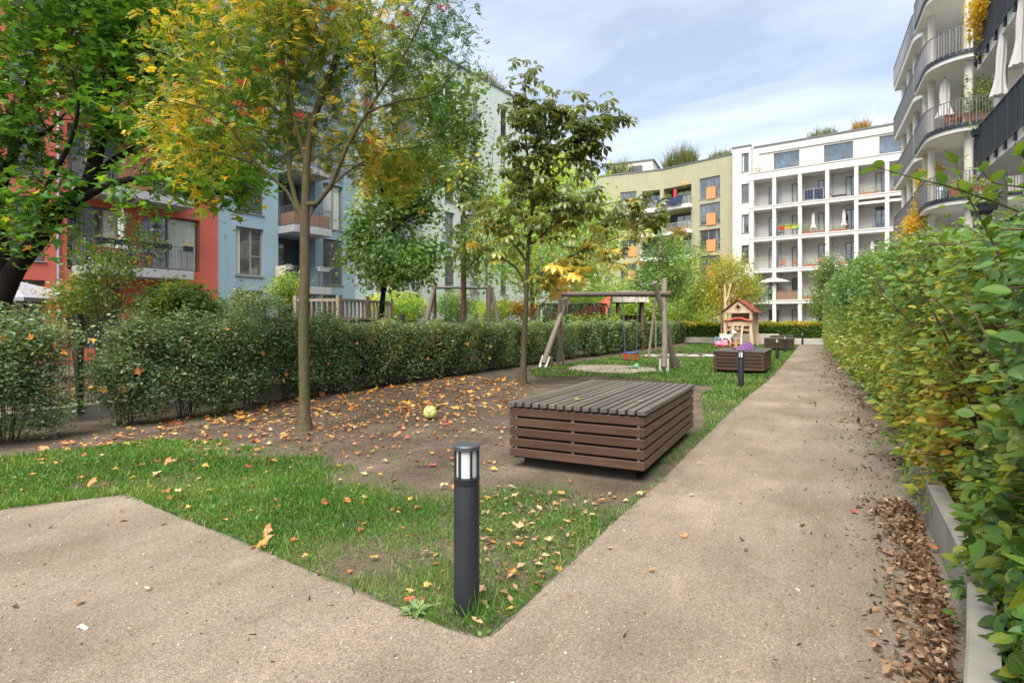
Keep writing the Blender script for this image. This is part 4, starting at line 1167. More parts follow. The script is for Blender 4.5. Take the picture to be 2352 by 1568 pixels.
# --- small chestnut -------------------------------------------------
b2 = G(1200, 880); D2 = 14.4
def E(x, y, d=D2): return AT(x, y, d)
T = Tree()
T.limb([b2 + Vector((0, 0, -.05)), E(1203, 820), E(1206, 740), E(1211, 640), E(1214, 560), E(1222, 480), E(1216, 400), E(1206, 300), E(1207, 230), E(1206, 178)], .078, .012)
T.r[0] = .125; T.r[1] = .095
for pts, r0 in ([[E(1208, 655), E(1185, 615), E(1140, 585, 14), E(1090, 560, 13.7)], .035], [[E(1212, 650), E(1260, 615, 14.2), E(1340, 575, 14), E(1420, 545, 13.8), E(1485, 520, 13.7)], .04], [[E(1212, 600), E(1180, 560, 14.6), E(1130, 510, 14.9), E(1100, 480, 15)], .03],
    [[E(1214, 570), E(1270, 520, 14.6), E(1350, 480, 14.9), E(1440, 460, 15.2)], .035], [[E(1222, 480), E(1260, 420, 14), E(1320, 360, 13.8), E(1390, 320, 13.6)], .03], [[E(1222, 470), E(1250, 370, 14.6), E(1270, 290, 14.8)], .025], [[E(1210, 640), E(1260, 630, 13.7), E(1330, 620, 13.3)], .025], [[E(1216, 420), E(1180, 370, 14), E(1165, 320, 13.8)], .02]):
    T.limb(pts, r0, .007)
T.fill([blob(1206, 165, 14.3, 22, 28, None, 5), blob(1290, 255, 14.2, 55, 35, None, 1.6), blob(1395, 275, 13.8, 35, 35, None, 2.5), blob(1155, 340, 14.3, 40, 30, None, 1.5), blob(1485, 500, 13.9, 35, 35, None, 2), blob(1100, 470, 14.8, 40, 40, None, 1.5), blob(1212, 215, 14.3, 45, 40, None, 2), blob(1230, 290, 14.3, 85, 50, None, 1.2), blob(1345, 310, 13.8, 75, 65, None, 1.5), blob(1270, 370, 14.3, 120, 55), blob(1190, 420, 14.3, 70, 40, None, .9), blob(1150, 500, 14.3, 75, 45, None, 1.2), blob(1290, 480, 14.3, 130, 50), blob(1440, 490, 14.2, 75, 45, None, 1.6),
        blob(1360, 580, 13.8, 100, 50, None, 1), blob(1130, 560, 14, 60, 40, None, .8), blob(1310, 640, 13.6, 80, 25, None, 1.2), blob(1230, 540, 14.3, 70, 40, None, .6)], 230, step=.25, rise=.12)
def ctint(P):
    h = np.clip((P[:, 2] - 2.2) / 3.6, 0, 1)
    return np.clip(.70 - .55 * h + .36 * (rng.random(len(P)) - .5) + .25 * (clump(P, 2.4, 1.) - .5), 0, 1)
tree('young horse chestnut with browning leaves standing on bare soil before the swing', b2, mt_bark_rowan, lf_chest, T, T_PALM, 4, .235, .18, name='chestnut_tree', tint=ctint, rt=.006, up=.75, droop=.25, sides=5)

# --- trees beyond the fence and further back ------------------------
def auto_tree(label, base, h, r, bark_m, leaf_m, blobs, n, tm=T_SIMPLE, per=14, size=.1, trunk_r=.08, lean=(0, 0), name='tree', group=None, spread=.2, limbs=5, tint=None, up=.35, droop=.3, cf=1.1, cat='tree', rt=.007, split=.45):
    T = Tree(); top = Vector((base.x + lean[0], base.y + lean[1], h))
    mid = Vector(base).lerp(top, .5) + Vector((rng.normal() * .08, rng.normal() * .08, 0))
    T.limb([Vector((base.x, base.y, base.z - .05)), Vector(base).lerp(mid, .5), mid, mid.lerp(top, .5), top], trunk_r, trunk_r * .2)
    for i in range(limbs):
        t = split + (.9 - split) * i / max(limbs, 1); p = Vector(base).lerp(top, t); a = i * 2.4 + rng.random()
        L = r * (.9 - .4 * (t - split)); q = p + Vector((math.cos(a) * L * .55, math.sin(a) * L * .55, L * .5)); e = p + Vector((math.cos(a) * L, math.sin(a) * L, L * .8))
        T.limb([p, q, e], trunk_r * .45, trunk_r * .1)
    T.fill(blobs, n, step=.35, rise=.08)
    c = np.mean([b[0] for b in blobs], axis=0)
    return tree(label, Vector(base), bark_m, leaf_m, T, tm, per, size, spread, group, name, tint, rt=rt, up=up, droop=droop, cf=cf, cat=cat, outc=c)

def gb(x, d):  # ground point at depth d under image column x
    r = ray(x) * d; return Vector((r.x, r.y, 0))
auto_tree('dark green locust tree with a dark trunk in front of the light blue building', gb(862, 16.5), 7.2, 1.6, mt_bark_dark, lf_locust,
    [blob(845, 520, 16.4, 60, 60), blob(900, 600, 16, 85, 60), blob(810, 585, 16.3, 40, 40), blob(930, 470, 16.8, 75, 60), blob(960, 380, 17, 70, 60), blob(960, 590, 16.6, 45, 55), blob(890, 420, 16.6, 60, 50)], 330, per=34, size=.14, trunk_r=.10, spread=.22, lean=(.3, .25), name='locust_tree', cf=1.6, split=.55)
auto_tree('slim red-barked tree with sparse green leaves behind the far swing', gb(1065, 20.5), 9.5, 1.6, mt_bark_brown, lf_locust,
    [blob(1060, 300, 20.5, 50, 70), blob(1030, 400, 20.3, 75, 55), blob(1090, 450, 20.5, 50, 50), blob(1070, 560, 20, 75, 45, None, .7), blob(1080, 210, 20.6, 35, 50), blob(1015, 300, 20.8, 60, 70), blob(985, 230, 20.8, 60, 70), blob(1100, 600, 20, 40, 30, None, .6)], 300, per=22, size=.16, trunk_r=.12, spread=.28, name='locust_tree', cf=1.3, split=.35)
auto_tree('tall yellow-green tree glowing behind the young horse chestnut', gb(1225, 34), 10.5, 3.6, mt_bark_brown, lf_lime,
    [blob(1260, 440, 34, 110, 80), blob(1180, 500, 34, 80, 80), blob(1330, 480, 34, 90, 80), blob(1260, 580, 33, 130, 70), blob(1390, 560, 34.5, 60, 70), blob(1150, 600, 33.5, 60, 50), blob(1330, 640, 33, 80, 45), blob(1270, 375, 34.3, 60, 35)], 300, per=42, size=.24, trunk_r=.2, spread=.55, name='lime_tree', split=.3)
auto_tree('loose light green tree low behind the chestnut trunk and far hedge', gb(1218, 27), 5.5, 1.6, mt_bark_brown, lf_mid,
    [blob(1215, 600, 27, 90, 60), blob(1270, 650, 26.5, 80, 40), blob(1130, 640, 27, 60, 40), blob(1340, 610, 27.4, 70, 60)], 130, per=34, size=.15, trunk_r=.1, spread=.35, split=.35)
b = G(1490, 818)
auto_tree('young round-headed tree with thin grey-brown trunk right of the log swing', b, 6.1, 1.5, mt_bark_young, lf_mid,
    [blob(1520, 605, 26.5, 62, 55), blob(1480, 640, 26.3, 45, 40), blob(1555, 650, 26.7, 45, 40), blob(1520, 550, 26.6, 40, 25)], 190, per=36, size=.115, trunk_r=.065, spread=.22, lean=(.5, .3), name='young_tree', split=.5)
b = G(1555, 787)
auto_tree('second young tree farther back with dull green crown before the olive building', b, 7.6, 1.9, mt_bark_young, lf_mid,
    [blob(1575, 620, 42, 42, 60), blob(1600, 680, 42, 35, 40), blob(1545, 660, 42, 35, 40)], 120, per=40, size=.17, trunk_r=.08, spread=.35, name='young_tree', split=.45)
b = gb(1657, 41)
auto_tree('young yellow-green tree with pale thin trunk left of the red-roofed playhouse', b, 6.6, 2, mt_bark_young, lf_yel,
    [blob(1665, 640, 41, 60, 42), blob(1630, 680, 41, 42, 32), blob(1700, 670, 41, 45, 40), blob(1680, 610, 41, 38, 25)], 180, per=40, size=.15, trunk_r=.08, spread=.35, name='young_tree', split=.55)
b = gb(1722, 43)
auto_tree('small dark green tree standing right behind the red-roofed playhouse', b, 4.7, 1.2, mt_bark_young, lf_mid,
    [blob(1722, 668, 43, 30, 30), blob(1705, 690, 43, 24, 24), blob(1738, 690, 43, 16, 20)], 90, per=36, size=.13, trunk_r=.06, spread=.25, name='young_tree', tint=lambda P: .5 * rng.random(len(P)))
b = gb(1895, 37)
auto_tree('slim pale green shrub tree at the far end of the hornbeam hedge', b, 5.2, .9, mt_bark_young, lf_hornF,
    [blob(1893, 650, 37, 24, 45), blob(1880, 700, 37, 22, 35), blob(1905, 620, 37, 22, 35)], 120, per=34, size=.13, trunk_r=.05, spread=.25, name='young_tree')
for i, (x, d, hh, w, lm, lab) in enumerate([(1420, 44, 690, 60, lf_lime, 'light green tree in the gap below the olive building'), (1610, 50, 690, 45, lf_yel, 'yellowing tree far back beside the olive building corner'), (1475, 47, 705, 40, lf_mid, 'dull green bush tree far behind the log swing'), (1345, 40, 690, 50, lf_lime, 'pale green bush tree behind the trampoline'), (1560, 48, 712, 60, lf_lime, 'low pale green bush tree behind the long clipped hedge')]):
    s = d / FPX
    auto_tree(lab, gb(x, d), (743 - hh + 40) * s + 1.5, w * s * .7, mt_bark_young, lm, [blob(x, hh, d, w, 42), blob(x - w * .6, hh + 22, d, w * .6, 28), blob(x + w * .6, hh + 18, d, w * .6, 30)], 110, per=40, size=.2, trunk_r=.09, spread=.4, split=.25, name='garden_tree')
# bare sapling
T = Tree(); bb = gb(1120, 23)
T.limb([bb, AT(1118, 640, 23), AT(1120, 520, 23), AT(1128, 400, 23), AT(1136, 300, 23)], .035, .008)
T.fill([blob(1120, 380, 23, 55, 100), blob(1105, 480, 23, 40, 60)], 46, step=.4, rise=.25, wob=.03)
root = thing('bare_sapling', 'bare thin-twigged sapling before the pale mint building', 'tree', (bb.x, bb.y, 0)); adopt(T.mesh('trunk', mt_bark_brown, None, rt=.007), root)

# --- shrubs in the gardens beyond the fence --------------------------
def shrub(label, x, y, d, rx, ry, leaf_m, n=70, per=40, size=.07, tm=T_SIMPLE, name='shrub', ground=True, stems=7, extra=(), group=None, tint=None, spread=.14):
    s = d / FPX; base = gb(x, d); T = Tree(); c = AT(x, y, d)
    T.p.append((base.x, base.y, -.03)); T.par.append(-1); T.r.append(.03)
    for i in range(stems):
        a = i * 2.4; e = Vector((c.x + math.cos(a) * rx * s * .5, c.y + math.sin(a) * rx * s * .5, c.z + ry * s * .4 * rng.random()))
        T.limb([base, base.lerp(e, .5) + Vector((0, 0, .12)), e], .018, .006)
    T.fill([blob(x, y, d, rx, ry)] + [blob(*e) for e in extra], n, step=.2, rise=.12)
    return tree(label, base, mt_twig, leaf_m, T, tm, per, size, spread, group, name, tint, rt=.004, up=.4, droop=.15, cat='shrub', cf=2.2)
for a in [('leafy arching shrub before the red building balcony', 250, 620, 13.5, 90, 60, lf_locust, 80, 46, .085, T_SIMPLE, 'shrub', True, 7, [(330, 560, 13.3, 70, 28), (210, 690, 13.5, 90, 45), (280, 520, 13.4, 40, 30)]),
          ('broad-leaved green shrub below the red building ground floor window', 400, 700, 13.8, 80, 50, lf_locust, 70, 40, .12),
          ('shrub with pale tips beside the corner of the red and blue buildings', 470, 715, 14.5, 60, 30, lf_mid, 50, 36, .09),
          ('blue-green shrub below the light blue building window', 580, 705, 17, 70, 40, lf_privet, 80, 46, .07),
          ('light green shrub under the light blue building balcony', 665, 665, 19, 45, 45, lf_mid, 70, 40, .09),
          ('yellowing clipped shrub left of the red building downpipe', 175, 695, 14.2, 50, 38, lf_bronze, 60, 46, .07),
          ('thin dark climbing shrub in front of the red wall under the awning', 70, 700, 14, 55, 40, lf_bronze, 36, 16, .06),
          ('broad bright green clipped shrub behind the wooden balustrade', 915, 705, 23, 85, 40, lf_lime, 110, 60, .10),
          ('green shrub beneath the metal beam of the far swing', 1045, 705, 24, 50, 38, lf_mid, 80, 46, .09),
          ('orange-brown hedge shrub between far swing and trampoline', 1185, 712, 30, 60, 18, lf_bronze, 70, 46, .11),
          ('green shrub in the gap left of the trampoline', 1130, 712, 27, 50, 28, lf_lime, 60, 40, .10),
          ('low light green shrub behind the clipped hedge below the sail', 1330, 735, 33, 110, 12, lf_lime, 70, 46, .12)]:
    shrub(*a)

# --- left boundary hedge: single shrubs near, clipped run farther on --
def hedge_leaves(name, mat, n, u0, u1, v0, v1, z0, zt, size, parent, shell=.16, tm=T_ROUND, faces=('x0', 'x1', 'top'), tintk=None, bulge=.08, low=None, up=.3, **kw):
    P = []; NR = []
    A_ = {'x0': (v1 - v0) * (zt - z0), 'x1': (v1 - v0) * (zt - z0), 'top': (u1 - u0) * (v1 - v0), 'y0': (u1 - u0) * (zt - z0), 'y1': (u1 - u0) * (zt - z0)}
    tot = sum(A_[f] for f in faces)
    for f in faces:
        m = int(n * A_[f] / tot); a, b = rng.random(m), rng.random(m); dep = np.abs(rng.normal(size=m)) * shell
        v = v0 + a * (v1 - v0)
        if f in ('x0', 'x1'):
            z = z0 + b * (zt - z0); bl = bulge * (np.sin(v * 2.3 + z * 1.9) + np.sin(v * 5.1 - z * 3.3) * .6)
            x = (u0 + dep + bl) if f == 'x0' else (u1 - dep + bl); nn = np.array([-1 if f == 'x0' else 1, 0, .3])
        elif f == 'top':
            x = u0 + b * (u1 - u0); z = zt - dep * .7 + bulge * 1.2 * (np.sin(v * 2.9 + x * 4) + np.sin(v * 7 + x * 2) * .5) + np.where(rng.random(m) < .06, rng.random(m) * .18, 0); nn = np.array([0, 0, 1])
        else:
            x = u0 + a * (u1 - u0); z = z0 + b * (zt - z0); v = (v0 + dep) if f == 'y0' else (v1 - dep); nn = np.array([0, -1 if f == 'y0' else 1, .3])
        P.append(np.column_stack([x, v, z])); NR.append(np.tile(nn, (m, 1)))
    P = np.vstack(P); NR = np.vstack(NR)
    if low is not None:
        k = rng.random(len(P)) < np.clip((P[:, 2] - z0) / low + .12, 0, 1); P, NR = P[k], NR[k]
    t = np.clip(.5 * clump(P, 2.6, .3) + .5 * rng.random(len(P)), 0, 1) if tintk is None else tintk(P)
    return leaves(name, mat, tm, P, size, parent, up, .1, .3, t, out=unit(NR), outk=.8, NRM=NR * .35, **kw)

labs = ['privet shrub cut off by the left edge of the picture', 'loose privet shrub left of the first dark fence post, stems bare below', 'privet shrub hiding the second dark fence post', 'privet shrub next right of the second dark fence post', 'privet shrub just left of the rowan trunk', 'privet shrub next right of the first dark fence post', 'privet shrub midway between the first and second dark fence posts', 'privet shrub behind the rowan trunk where the loose row ends']
for i, v in enumerate([2.35, 3.5, 6.4, 7.2, 8.0, 4.95, 5.75, 8.85]):
    c = Vector(([-9.2, -9.05, -8.95, -9.25, -9.15, -9.12, -8.9, -9.3][i], v, 0)); T = Tree(); T.p.append((c.x, c.y, -.03)); T.par.append(-1); T.r.append(.02)
    for j in range(11):
        a = j * 2.39; rr = .2 + .35 * rng.random()
        e = Vector((c.x + math.cos(a) * rr * .75, c.y + math.sin(a) * rr * 1.15, 1.0 + .6 * rng.random()))
        T.limb([c + Vector((math.cos(a) * .09, math.sin(a) * .1, -.02)), c.lerp(e, .45) + Vector((rng.normal() * .05, rng.normal() * .05, .1)), e], .009, .004, attach=False)
    hh = [1.02, .95, .92, .94, .96, .9, .95, 1.0][i]
    T.fill([((c.x, c.y, 1.05 * hh), (.44, .52, .56)), ((c.x + .1, c.y - .3, .62), (.32, .4, .4), .4), ((c.x, c.y + .3, 1.35 * hh), (.34, .5, .34)), ((c.x + .25, c.y + .2, .5), (.36, .5, .34), .8), ((c.x + .15 * rng.normal(), c.y + .35 * rng.normal(), 1.5), (.2, .25, .3), .8), ((c.x + .2, c.y + .3 * rng.normal(), .28), (.3, .4, .2), .35)], 215, step=.12, rise=.05, wob=.12)
    tree(labs[i], c, mt_twig, lf_privet, T, T_SIMPLE, 54, .05, .085, 'loose privet shrubs along the dark fence', 'privet_shrub', lambda P: np.clip(.5 * clump(P, 2.4, 1.) + .45 * rng.random(len(P)), 0, .97), rt=.0035, up=.4, droop=.05, cat='shrub')
hd = thing('clipped_hedge', 'long clipped dark green privet hedge running along the left side of the lawn', 'hedge', (-9.3, 9.2, 0))
adopt(hedge_leaves('foliage', lf_privet, 66000, -9.85, -8.75, 9.2, 24, .06, 1.5, .05, None, low=.45, shell=.2, faces=('x1', 'top', 'y0'), bulge=.07), hd)
adopt(hedge_leaves('foliage', lf_privet, 40000, -9.7, -8.55, 24, 47, .05, 1.52, .09, None, low=.3, shell=.2, faces=('x1', 'top'), bulge=.07), hd)
mb = MB()
for i in range(260):
    v = 9.2 + (i / 260) ** 1.2 * 34; x = -9.3 + rng.normal() * .18
    mb.tube([(x, v, -.02), (x + rng.normal() * .1, v + rng.normal() * .1, .5), (x + rng.normal() * .2, v + rng.normal() * .2, 1.3)], [.014, .011, .006], 4)
adopt(mb.build('stems', mt_twig), hd)
core = MB(); core.box(-9.62, 9.6, .3, -9.1, 47, 1.25); adopt(core.build('shade_core', M('hedge_shade', (.012, .018, .01), .95, .05, var=.5, vs=30)), hd)  # solid near-black box, paints the shade inside the hedge
# maple leaves caught in it
mb = MB()
P = np.column_stack([-8.75 + rng.normal(size=90) * .1, 1.2 + rng.random(90) * 18, .4 + 1.1 * rng.random(90)])
o = leaves('caught_leaves', mt_fall, T_MAPLE_S, P, .085, up=.2, jit=.3, tint=.3 + .5 * rng.random(90), NRM=np.tile((.8, -.5, .2), (90, 1))); o['kind'] = 'stuff'
# hedge across the end of the garden
hd = thing('clipped_hedge', 'low bronze-green beech hedge across the far end of the path', 'hedge', (-3, 48.6, 0))
adopt(hedge_leaves('foliage', lf_hornF, 26000, -9.5, 4.2, 46.8, 48.0, .3, 1.55, .11, None, shell=.2, faces=('y0', 'top'), bulge=.06, tintk=lambda P: np.clip(.35 + .4 * clump(P, 1.5, 2) * rng.random(len(P)) + .35 * (P[:, 2] > 1.3), 0, 1)), hd)
core = MB(); core.box(-9.4, 47.15, .1, 4.1, 47.8, 1.35); adopt(core.build('shade_core', M('hedge_shade', (.012, .018, .01), .95, .05, var=.5, vs=30)), hd)  # dark solid core, inner shade of the end hedge put in as colour

# --- hornbeam hedge on the right --------------------------------------
hb = thing('hornbeam_hedge', 'tall leafy hornbeam hedge turning yellow along the right side of the path', 'hedge', (1.6, 4, 0))
def ztop(v): return np.interp(v, [1, 4, 8, 15, 25, 38], [1.95, 2.03, 2.40, 3.0, 3.5, 3.55])
def ufront(v, z): 
    f = np.interp(v, [0, 2.2, 3.5, 5.2, 7.6, 8.6, 12, 38], [.62, .72, .84, .86, .86, 1.12, 1.05, 1.05])
    return f + .10 * np.sin(v * 3.1 + z * 2.2) + .08 * np.sin(v * 7.3 - z * 4.1) + .12 * np.clip(.55 - z, 0, 1) * (v > 7)
def hb_points(n, v0, v1, dens, shell, topfrac=.2, zlo=.12):
    v = v0 + (v1 - v0) * rng.random(n) ** dens; top = ztop(v) + .07 * np.sin(v * 5.3) + .05 * np.sin(v * 13)
    z = zlo + rng.random(n) ** .92 * (top - zlo); dep = np.abs(rng.normal(size=n)) * shell - .03
    dep = dep + .25 * np.clip((z - top + .3) / .3, 0, 1) ** 2
    u = ufront(v, z) + dep
    istop = rng.random(n) < topfrac
    u = np.where(istop, ufront(v, top) + .1 + rng.random(n) * 1.0, u); z = np.where(istop, top - np.abs(rng.normal(size=n)) * .12 + np.where(rng.random(n) < .12, rng.random(n) * .25, 0), z)
    NR = np.column_stack([np.where(istop, -.2, -1), np.full(n, -.35), np.where(istop, 1, .45)])
    return np.column_stack([u, v, z]), NR
def htint(P, dep=0): 
    yl = .26 * np.clip(1.7 - np.abs(P[:, 2] - 1.1), 0, 1) * np.clip((P[:, 1] - 2.4) / 2, .2, 1)
    return np.clip(.045 + .43 * clump(P, 2.3, 5.) + .3 * rng.random(len(P)) + yl - .08 * (P[:, 2] > 2.0), 0, 1)
P, NR = hb_points(20000, 1.7, 8.2, 1.1, .25)
gap = (P[:, 1] > 7.5) & (P[:, 2] < .9) & (rng.random(len(P)) < .7); P, NR = P[~gap], NR[~gap]
hole = np.sin(P[:, 1] * 5.1 + P[:, 2] * 3.7) + np.sin(P[:, 2] * 6.3 - P[:, 1] * 2.9) > 1.05; hole &= rng.random(len(P)) < .85; P, NR = P[~hole], NR[~hole]
adopt(leaves('foliage', lf_horn, T_HORN, P, .034 + .052 * rng.random(len(P)), None, .5, .35, .18, htint(P), out=unit(NR), outk=.75, uv=True, smooth=True, NRM=NR * .5), hb)
m_ = 3000; vv = .7 + 3.6 * rng.random(m_); Q = np.column_stack([np.interp(vv, [.7, 2, 3.5, 4.3], [.30, .54, .74, .84]) - .01 + np.abs(rng.normal(size=m_)) * .2, vv, .08 + .75 * rng.random(m_)])
adopt(leaves('foliage', lf_horn, T_HORN, Q, .075, None, .5, .35, .22, .14 + .6 * rng.random(m_), uv=True, smooth=True), hb)
P, NR = hb_points(3600, 1.6, 8.2, 1.1, .1); P[:, 0] += .42 + .25 * rng.random(len(P))
adopt(leaves('foliage', lf_horn, T_HORN, P, .085, None, .4, .35, .22, htint(P) * .8, uv=True, smooth=True), hb)
P, NR = hb_points(26000, 8, 18, 1.25, .26)
adopt(leaves('foliage', lf_hornF, T_SIMPLE, P, .085, None, .45, .3, .25, np.clip(htint(P) - .08, 0, 1), out=unit(NR), outk=.75, NRM=NR * .5), hb)
P, NR = hb_points(24000, 18, 40, 1.2, .3)
adopt(leaves('foliage', lf_hornF, T_SIMPLE, P, .12, None, .45, .3, .25, np.clip(htint(P) - .1, 0, 1), out=unit(NR), outk=.75, NRM=NR * .5), hb)
mb = MB()
for i in range(330):
    v = 1.8 + (i / 330) ** 1.6 * 30; x = 1.35 + rng.normal() * .12; t = float(ztop(v))
    mb.tube([(x, v, -.02), (x + rng.normal() * .08, v + rng.normal() * .1, t * .45), (x - .1 + rng.normal() * .2, v + rng.normal() * .25, t * (.8 + .2 * rng.random()))], [.017, .012, .004], 5)
    if v < 10:
        for _ in range(3):
            z = .3 + rng.random() * (t - .4); e = (float(ufront(np.array(v), np.array(z))) + .02, v + rng.normal() * .25, z + .1 + .12 * rng.random())
            mb.tube([(x, v, z), ((x + e[0]) / 2, (v + e[1]) / 2, (z + e[2]) / 2 + .05), e], [.007, .005, .0025], 4)
adopt(mb.build('branches', mt_twig), hb)
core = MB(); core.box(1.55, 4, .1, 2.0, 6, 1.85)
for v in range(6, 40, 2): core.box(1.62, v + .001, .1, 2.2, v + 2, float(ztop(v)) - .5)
adopt(core.build('shade_core', M('hedge_shade', (.012, .018, .01), .95, .05, var=.5, vs=30)), hb)  # near-black boxes painting the shaded depth behind the hornbeam leaves
# long shoots that stick out at the top right
def shoot(pts, n, size, r=.006):
    T = Tree(); T.limb(pts, r, .002, step=.05)
    p = np.array(T.p); q = []; D = []
    for i in range(n):
        t = i / max(n - 1, 1) * .97 + .03; j = min(int(t * (len(p) - 1)), len(p) - 2); d = p[j + 1] - p[j]; d = d / np.linalg.norm(d)
        side = np.cross(d, (0, 0, 1)); side /= np.linalg.norm(side); s = 1 if i % 2 else -1
        q.append(p[j]); D.append(d * .55 + side * s * .75 + np.array((0, 0, .15)) + rng.normal(size=3) * .18)
    adopt(T.mesh('shoot', mt_twig, None, rt=.002), hb)
    adopt(leaves('shoot_leaves', lf_horn, T_HORN, np.array(q), size, None, .8, 0, .15, .25 + .35 * rng.random(n), D=np.array(D), uv=True, smooth=True), hb)
d = 2.55
shoot([AT(2420, 520, d), AT(2300, 470, d), AT(2190, 432, d), AT(2085, 405, d), AT(2000, 380, d)], 17, .095)
shoot([AT(2300, 600, 2.6), AT(2262, 520, 2.6), AT(2225, 455, 2.6), AT(2190, 360, 2.65)], 11, .085)
shoot([AT(2420, 470, 2.5), AT(2350, 430, 2.5), AT(2280, 420, 2.5), AT(2240, 370, 2.5)], 9, .09)
shoot([AT(2400, 370, 2.4), AT(2350, 360, 2.4), AT(2330, 330, 2.4)], 5, .09)
shoot([AT(2230, 640, 4), AT(2180, 580, 4), AT(2150, 545, 4)], 8, .08)
for x, y, dd in [(1960, 560, 17), (1925, 600, 22), (1990, 570, 14), (1955, 590, 19), (2040, 560, 9), (2090, 540, 8), (1890, 560, 15.5), (1905, 520 + 40, 16)]:
    e = AT(x, y, dd); f = Vector((1.2, e.y + .2, e.z - .7)); shoot([f, f.lerp(e, .5) + Vector((0, 0, .1)), e], 14, .085, .008)

# --- climbers and balcony greenery on the right -----------------------
def vine(label, x, y, d, rx, ry, n, leaf_m, size, extra=()):
    c = AT(x, y, d); top = AT(x, y - ry, d); T = Tree(); T.limb([top, c, AT(x, y + ry, d)], .012, .005)
    T.fill([blob(x, y, d, rx, ry, rx * .4)] + [blob(*e) for e in extra], n, step=.2, rise=-.05)
    root = thing('climbing_plant', label, 'climber', top); root_l = root.location
    adopt(T.mesh('stems', mt_twig, None, rt=.004), root)
    P = T.spots(32, .13); adopt(leaves('foliage', leaf_m, T_SIMPLE, P, size, None, .3, .5, .3, np.clip(.5 * clump(P, 2.) + .5 * rng.random(len(P)), 0, 1)), root)
lf_vine = leafmat('vine_leaves', [(0, (.26, .30, .05)), (.4, (.6, .50, .07)), (.8, (.68, .50, .09)), (1, (.55, .28, .08))], .5, .4, .3)
vine('yellow climber hanging from the curved balconies down to the hedge', 2115, 470, 26.6, 36, 60, 90, lf_vine, .12, [(2140, 410, 26.4, 28, 28), (2090, 520, 26.8, 24, 45), (2150, 385, 26.3, 16, 14)])
vine('yellow-orange climber hanging over the dark railing at the top right', 2246, 50, 15.6, 16, 60, 60, lf_vine, .09, [(2265, 5, 15.2, 22, 30)])

# ================================================================ THINGS IN THE GARDEN
mt_conc = M('planter_concrete', (.30, .285, .255), .9, .2, var=.35, vs=4, bump=.4, bs=90, bd=.005, stain=.6)
mt_concD = M('fence_concrete', (.27, .265, .25), .9, .2, var=.35, vs=4, bump=.4, bs=80, stain=.7)

def wall_run(name, pts, th, h, mat, label, cat='wall', side=1, joints=()):
    """low wall along a plan polyline, thickness to the right of its direction"""
    pts = [Vector((p[0], p[1])) for p in pts]; off = []
    for i, p in enumerate(pts):
        d = (pts[min(i + 1, len(pts) - 1)] - pts[max(i - 1, 0)]).normalized(); off.append(p + Vector((d.y, -d.x)) * th * side)
    mb = MB(); n = len(pts); vs = []
    for p, q in zip(pts, off): vs += [(p.x, p.y, -.05), (p.x, p.y, h - .012), (p.x + (q.x - p.x) * .1, p.y + (q.y - p.y) * .1, h), (q.x, q.y, h), (q.x, q.y, -.05)]
    fs = []
    for i in range(n - 1):
        for k in range(4): fs.append((i * 5 + k, i * 5 + k + 1, i * 5 + 5 + k + 1, i * 5 + 5 + k))
    fs += [(4, 3, 2, 1, 0), tuple((n - 1) * 5 + k for k in range(5))]
    mb.add(vs, fs); o = mb.build(name, mat); return tag(o, label, cat)
wall_run('planter_wall', [(.88, 6.57), (.80, 5.1), (.715, 3.56)], .10, .31, mt_conc, 'far stretch of low concrete planter wall in front of the hornbeam hedge', side=-1)
wall_run('planter_wall', [(.712, 3.545), (.54, 2.7), (.36, 1.9), (.18, 1.1)], .10, .31, mt_conc, 'near stretch of low concrete planter wall bending at the lower right corner', side=-1)
e = MB(); e.box(1.005, 6.452, -.05, 2.2, 6.57, .308); tag(e.build('planter_wall', mt_conc), 'short concrete planter return wall running under the hedge', 'wall')
wall_run('low_wall', [(-9.3, 46.4), (-.4, 46.2), (4, 46.1)], .2, .42, M('pale_concrete', (.55, .52, .47), .9, .2, var=.2, bump=.3, bs=30), 'low pale concrete wall across the far end of the path', side=-1)
mb = MB(); mb.box(-5.6, 45.2, -.02, -1.7, 45.5, .75); tag(mb.build('low_wall', M('pale_concrete', (.55, .52, .47), .9, .2, var=.2), bevel=.02), 'short pale concrete wall block between the two farthest platforms', 'wall')

# --- dark mesh fence with posts ---------------------------------------
mt_fence = M('fence_green', (.012, .018, .016), .45, .4, .3, var=.3)
fn = thing('mesh_fence', 'dark green double-rod mesh fence standing behind the left privet shrubs', 'fence', (-10.05, 0, 0))
post = None; v = -3.05
posts = [-5.2, -2.7, -.1, 2.3, 4.75, 7.35, 9.8, 12.3, 14.8, 17.3, 19.8, 22.3, 24.8]
for i, v in enumerate(posts):
    if post is None:
        mb = MB(); mb.box(-.035, -.04, .12, .035, .04, 1.63); mb.box(-.04, -.045, 1.631, .04, .045, 1.65); post = mb.build('post', mt_fence, fn); post.location = (.07, v, 0)
    else:
        p = post.copy(); COL.objects.link(p); p.parent = fn; p.location = (.07, v, 0)
panel = None
for a, b in zip(posts[:-1], posts[1:]):
    mb = MB(); L = b - a - .1
    if panel is None or abs(L - panel[1]) > .06:
        n = int(L / .05)
        for i in range(n + 1): mb.box(-.003, i * L / n - .003, .26, .003, i * L / n + .003, 1.6)
        for z in np.linspace(.28, 1.58, 8): mb.box(-.011, 0, z - .004, -.0035, L, z + .004); mb.box(.0035, 0, z - .004, .011, L, z + .004)
        o = mb.build('mesh_panel', mt_fence, fn); panel = (o, L)
    else:
        o = panel[0].copy(); COL.objects.link(o); o.parent = fn
    o.location = (0, a + .05, 0)
wall_run('fence_base', [(-9.98, -5), (-9.98, 26)], .14, .24, mt_concD, 'low dark concrete base running under the mesh fence', side=-1)

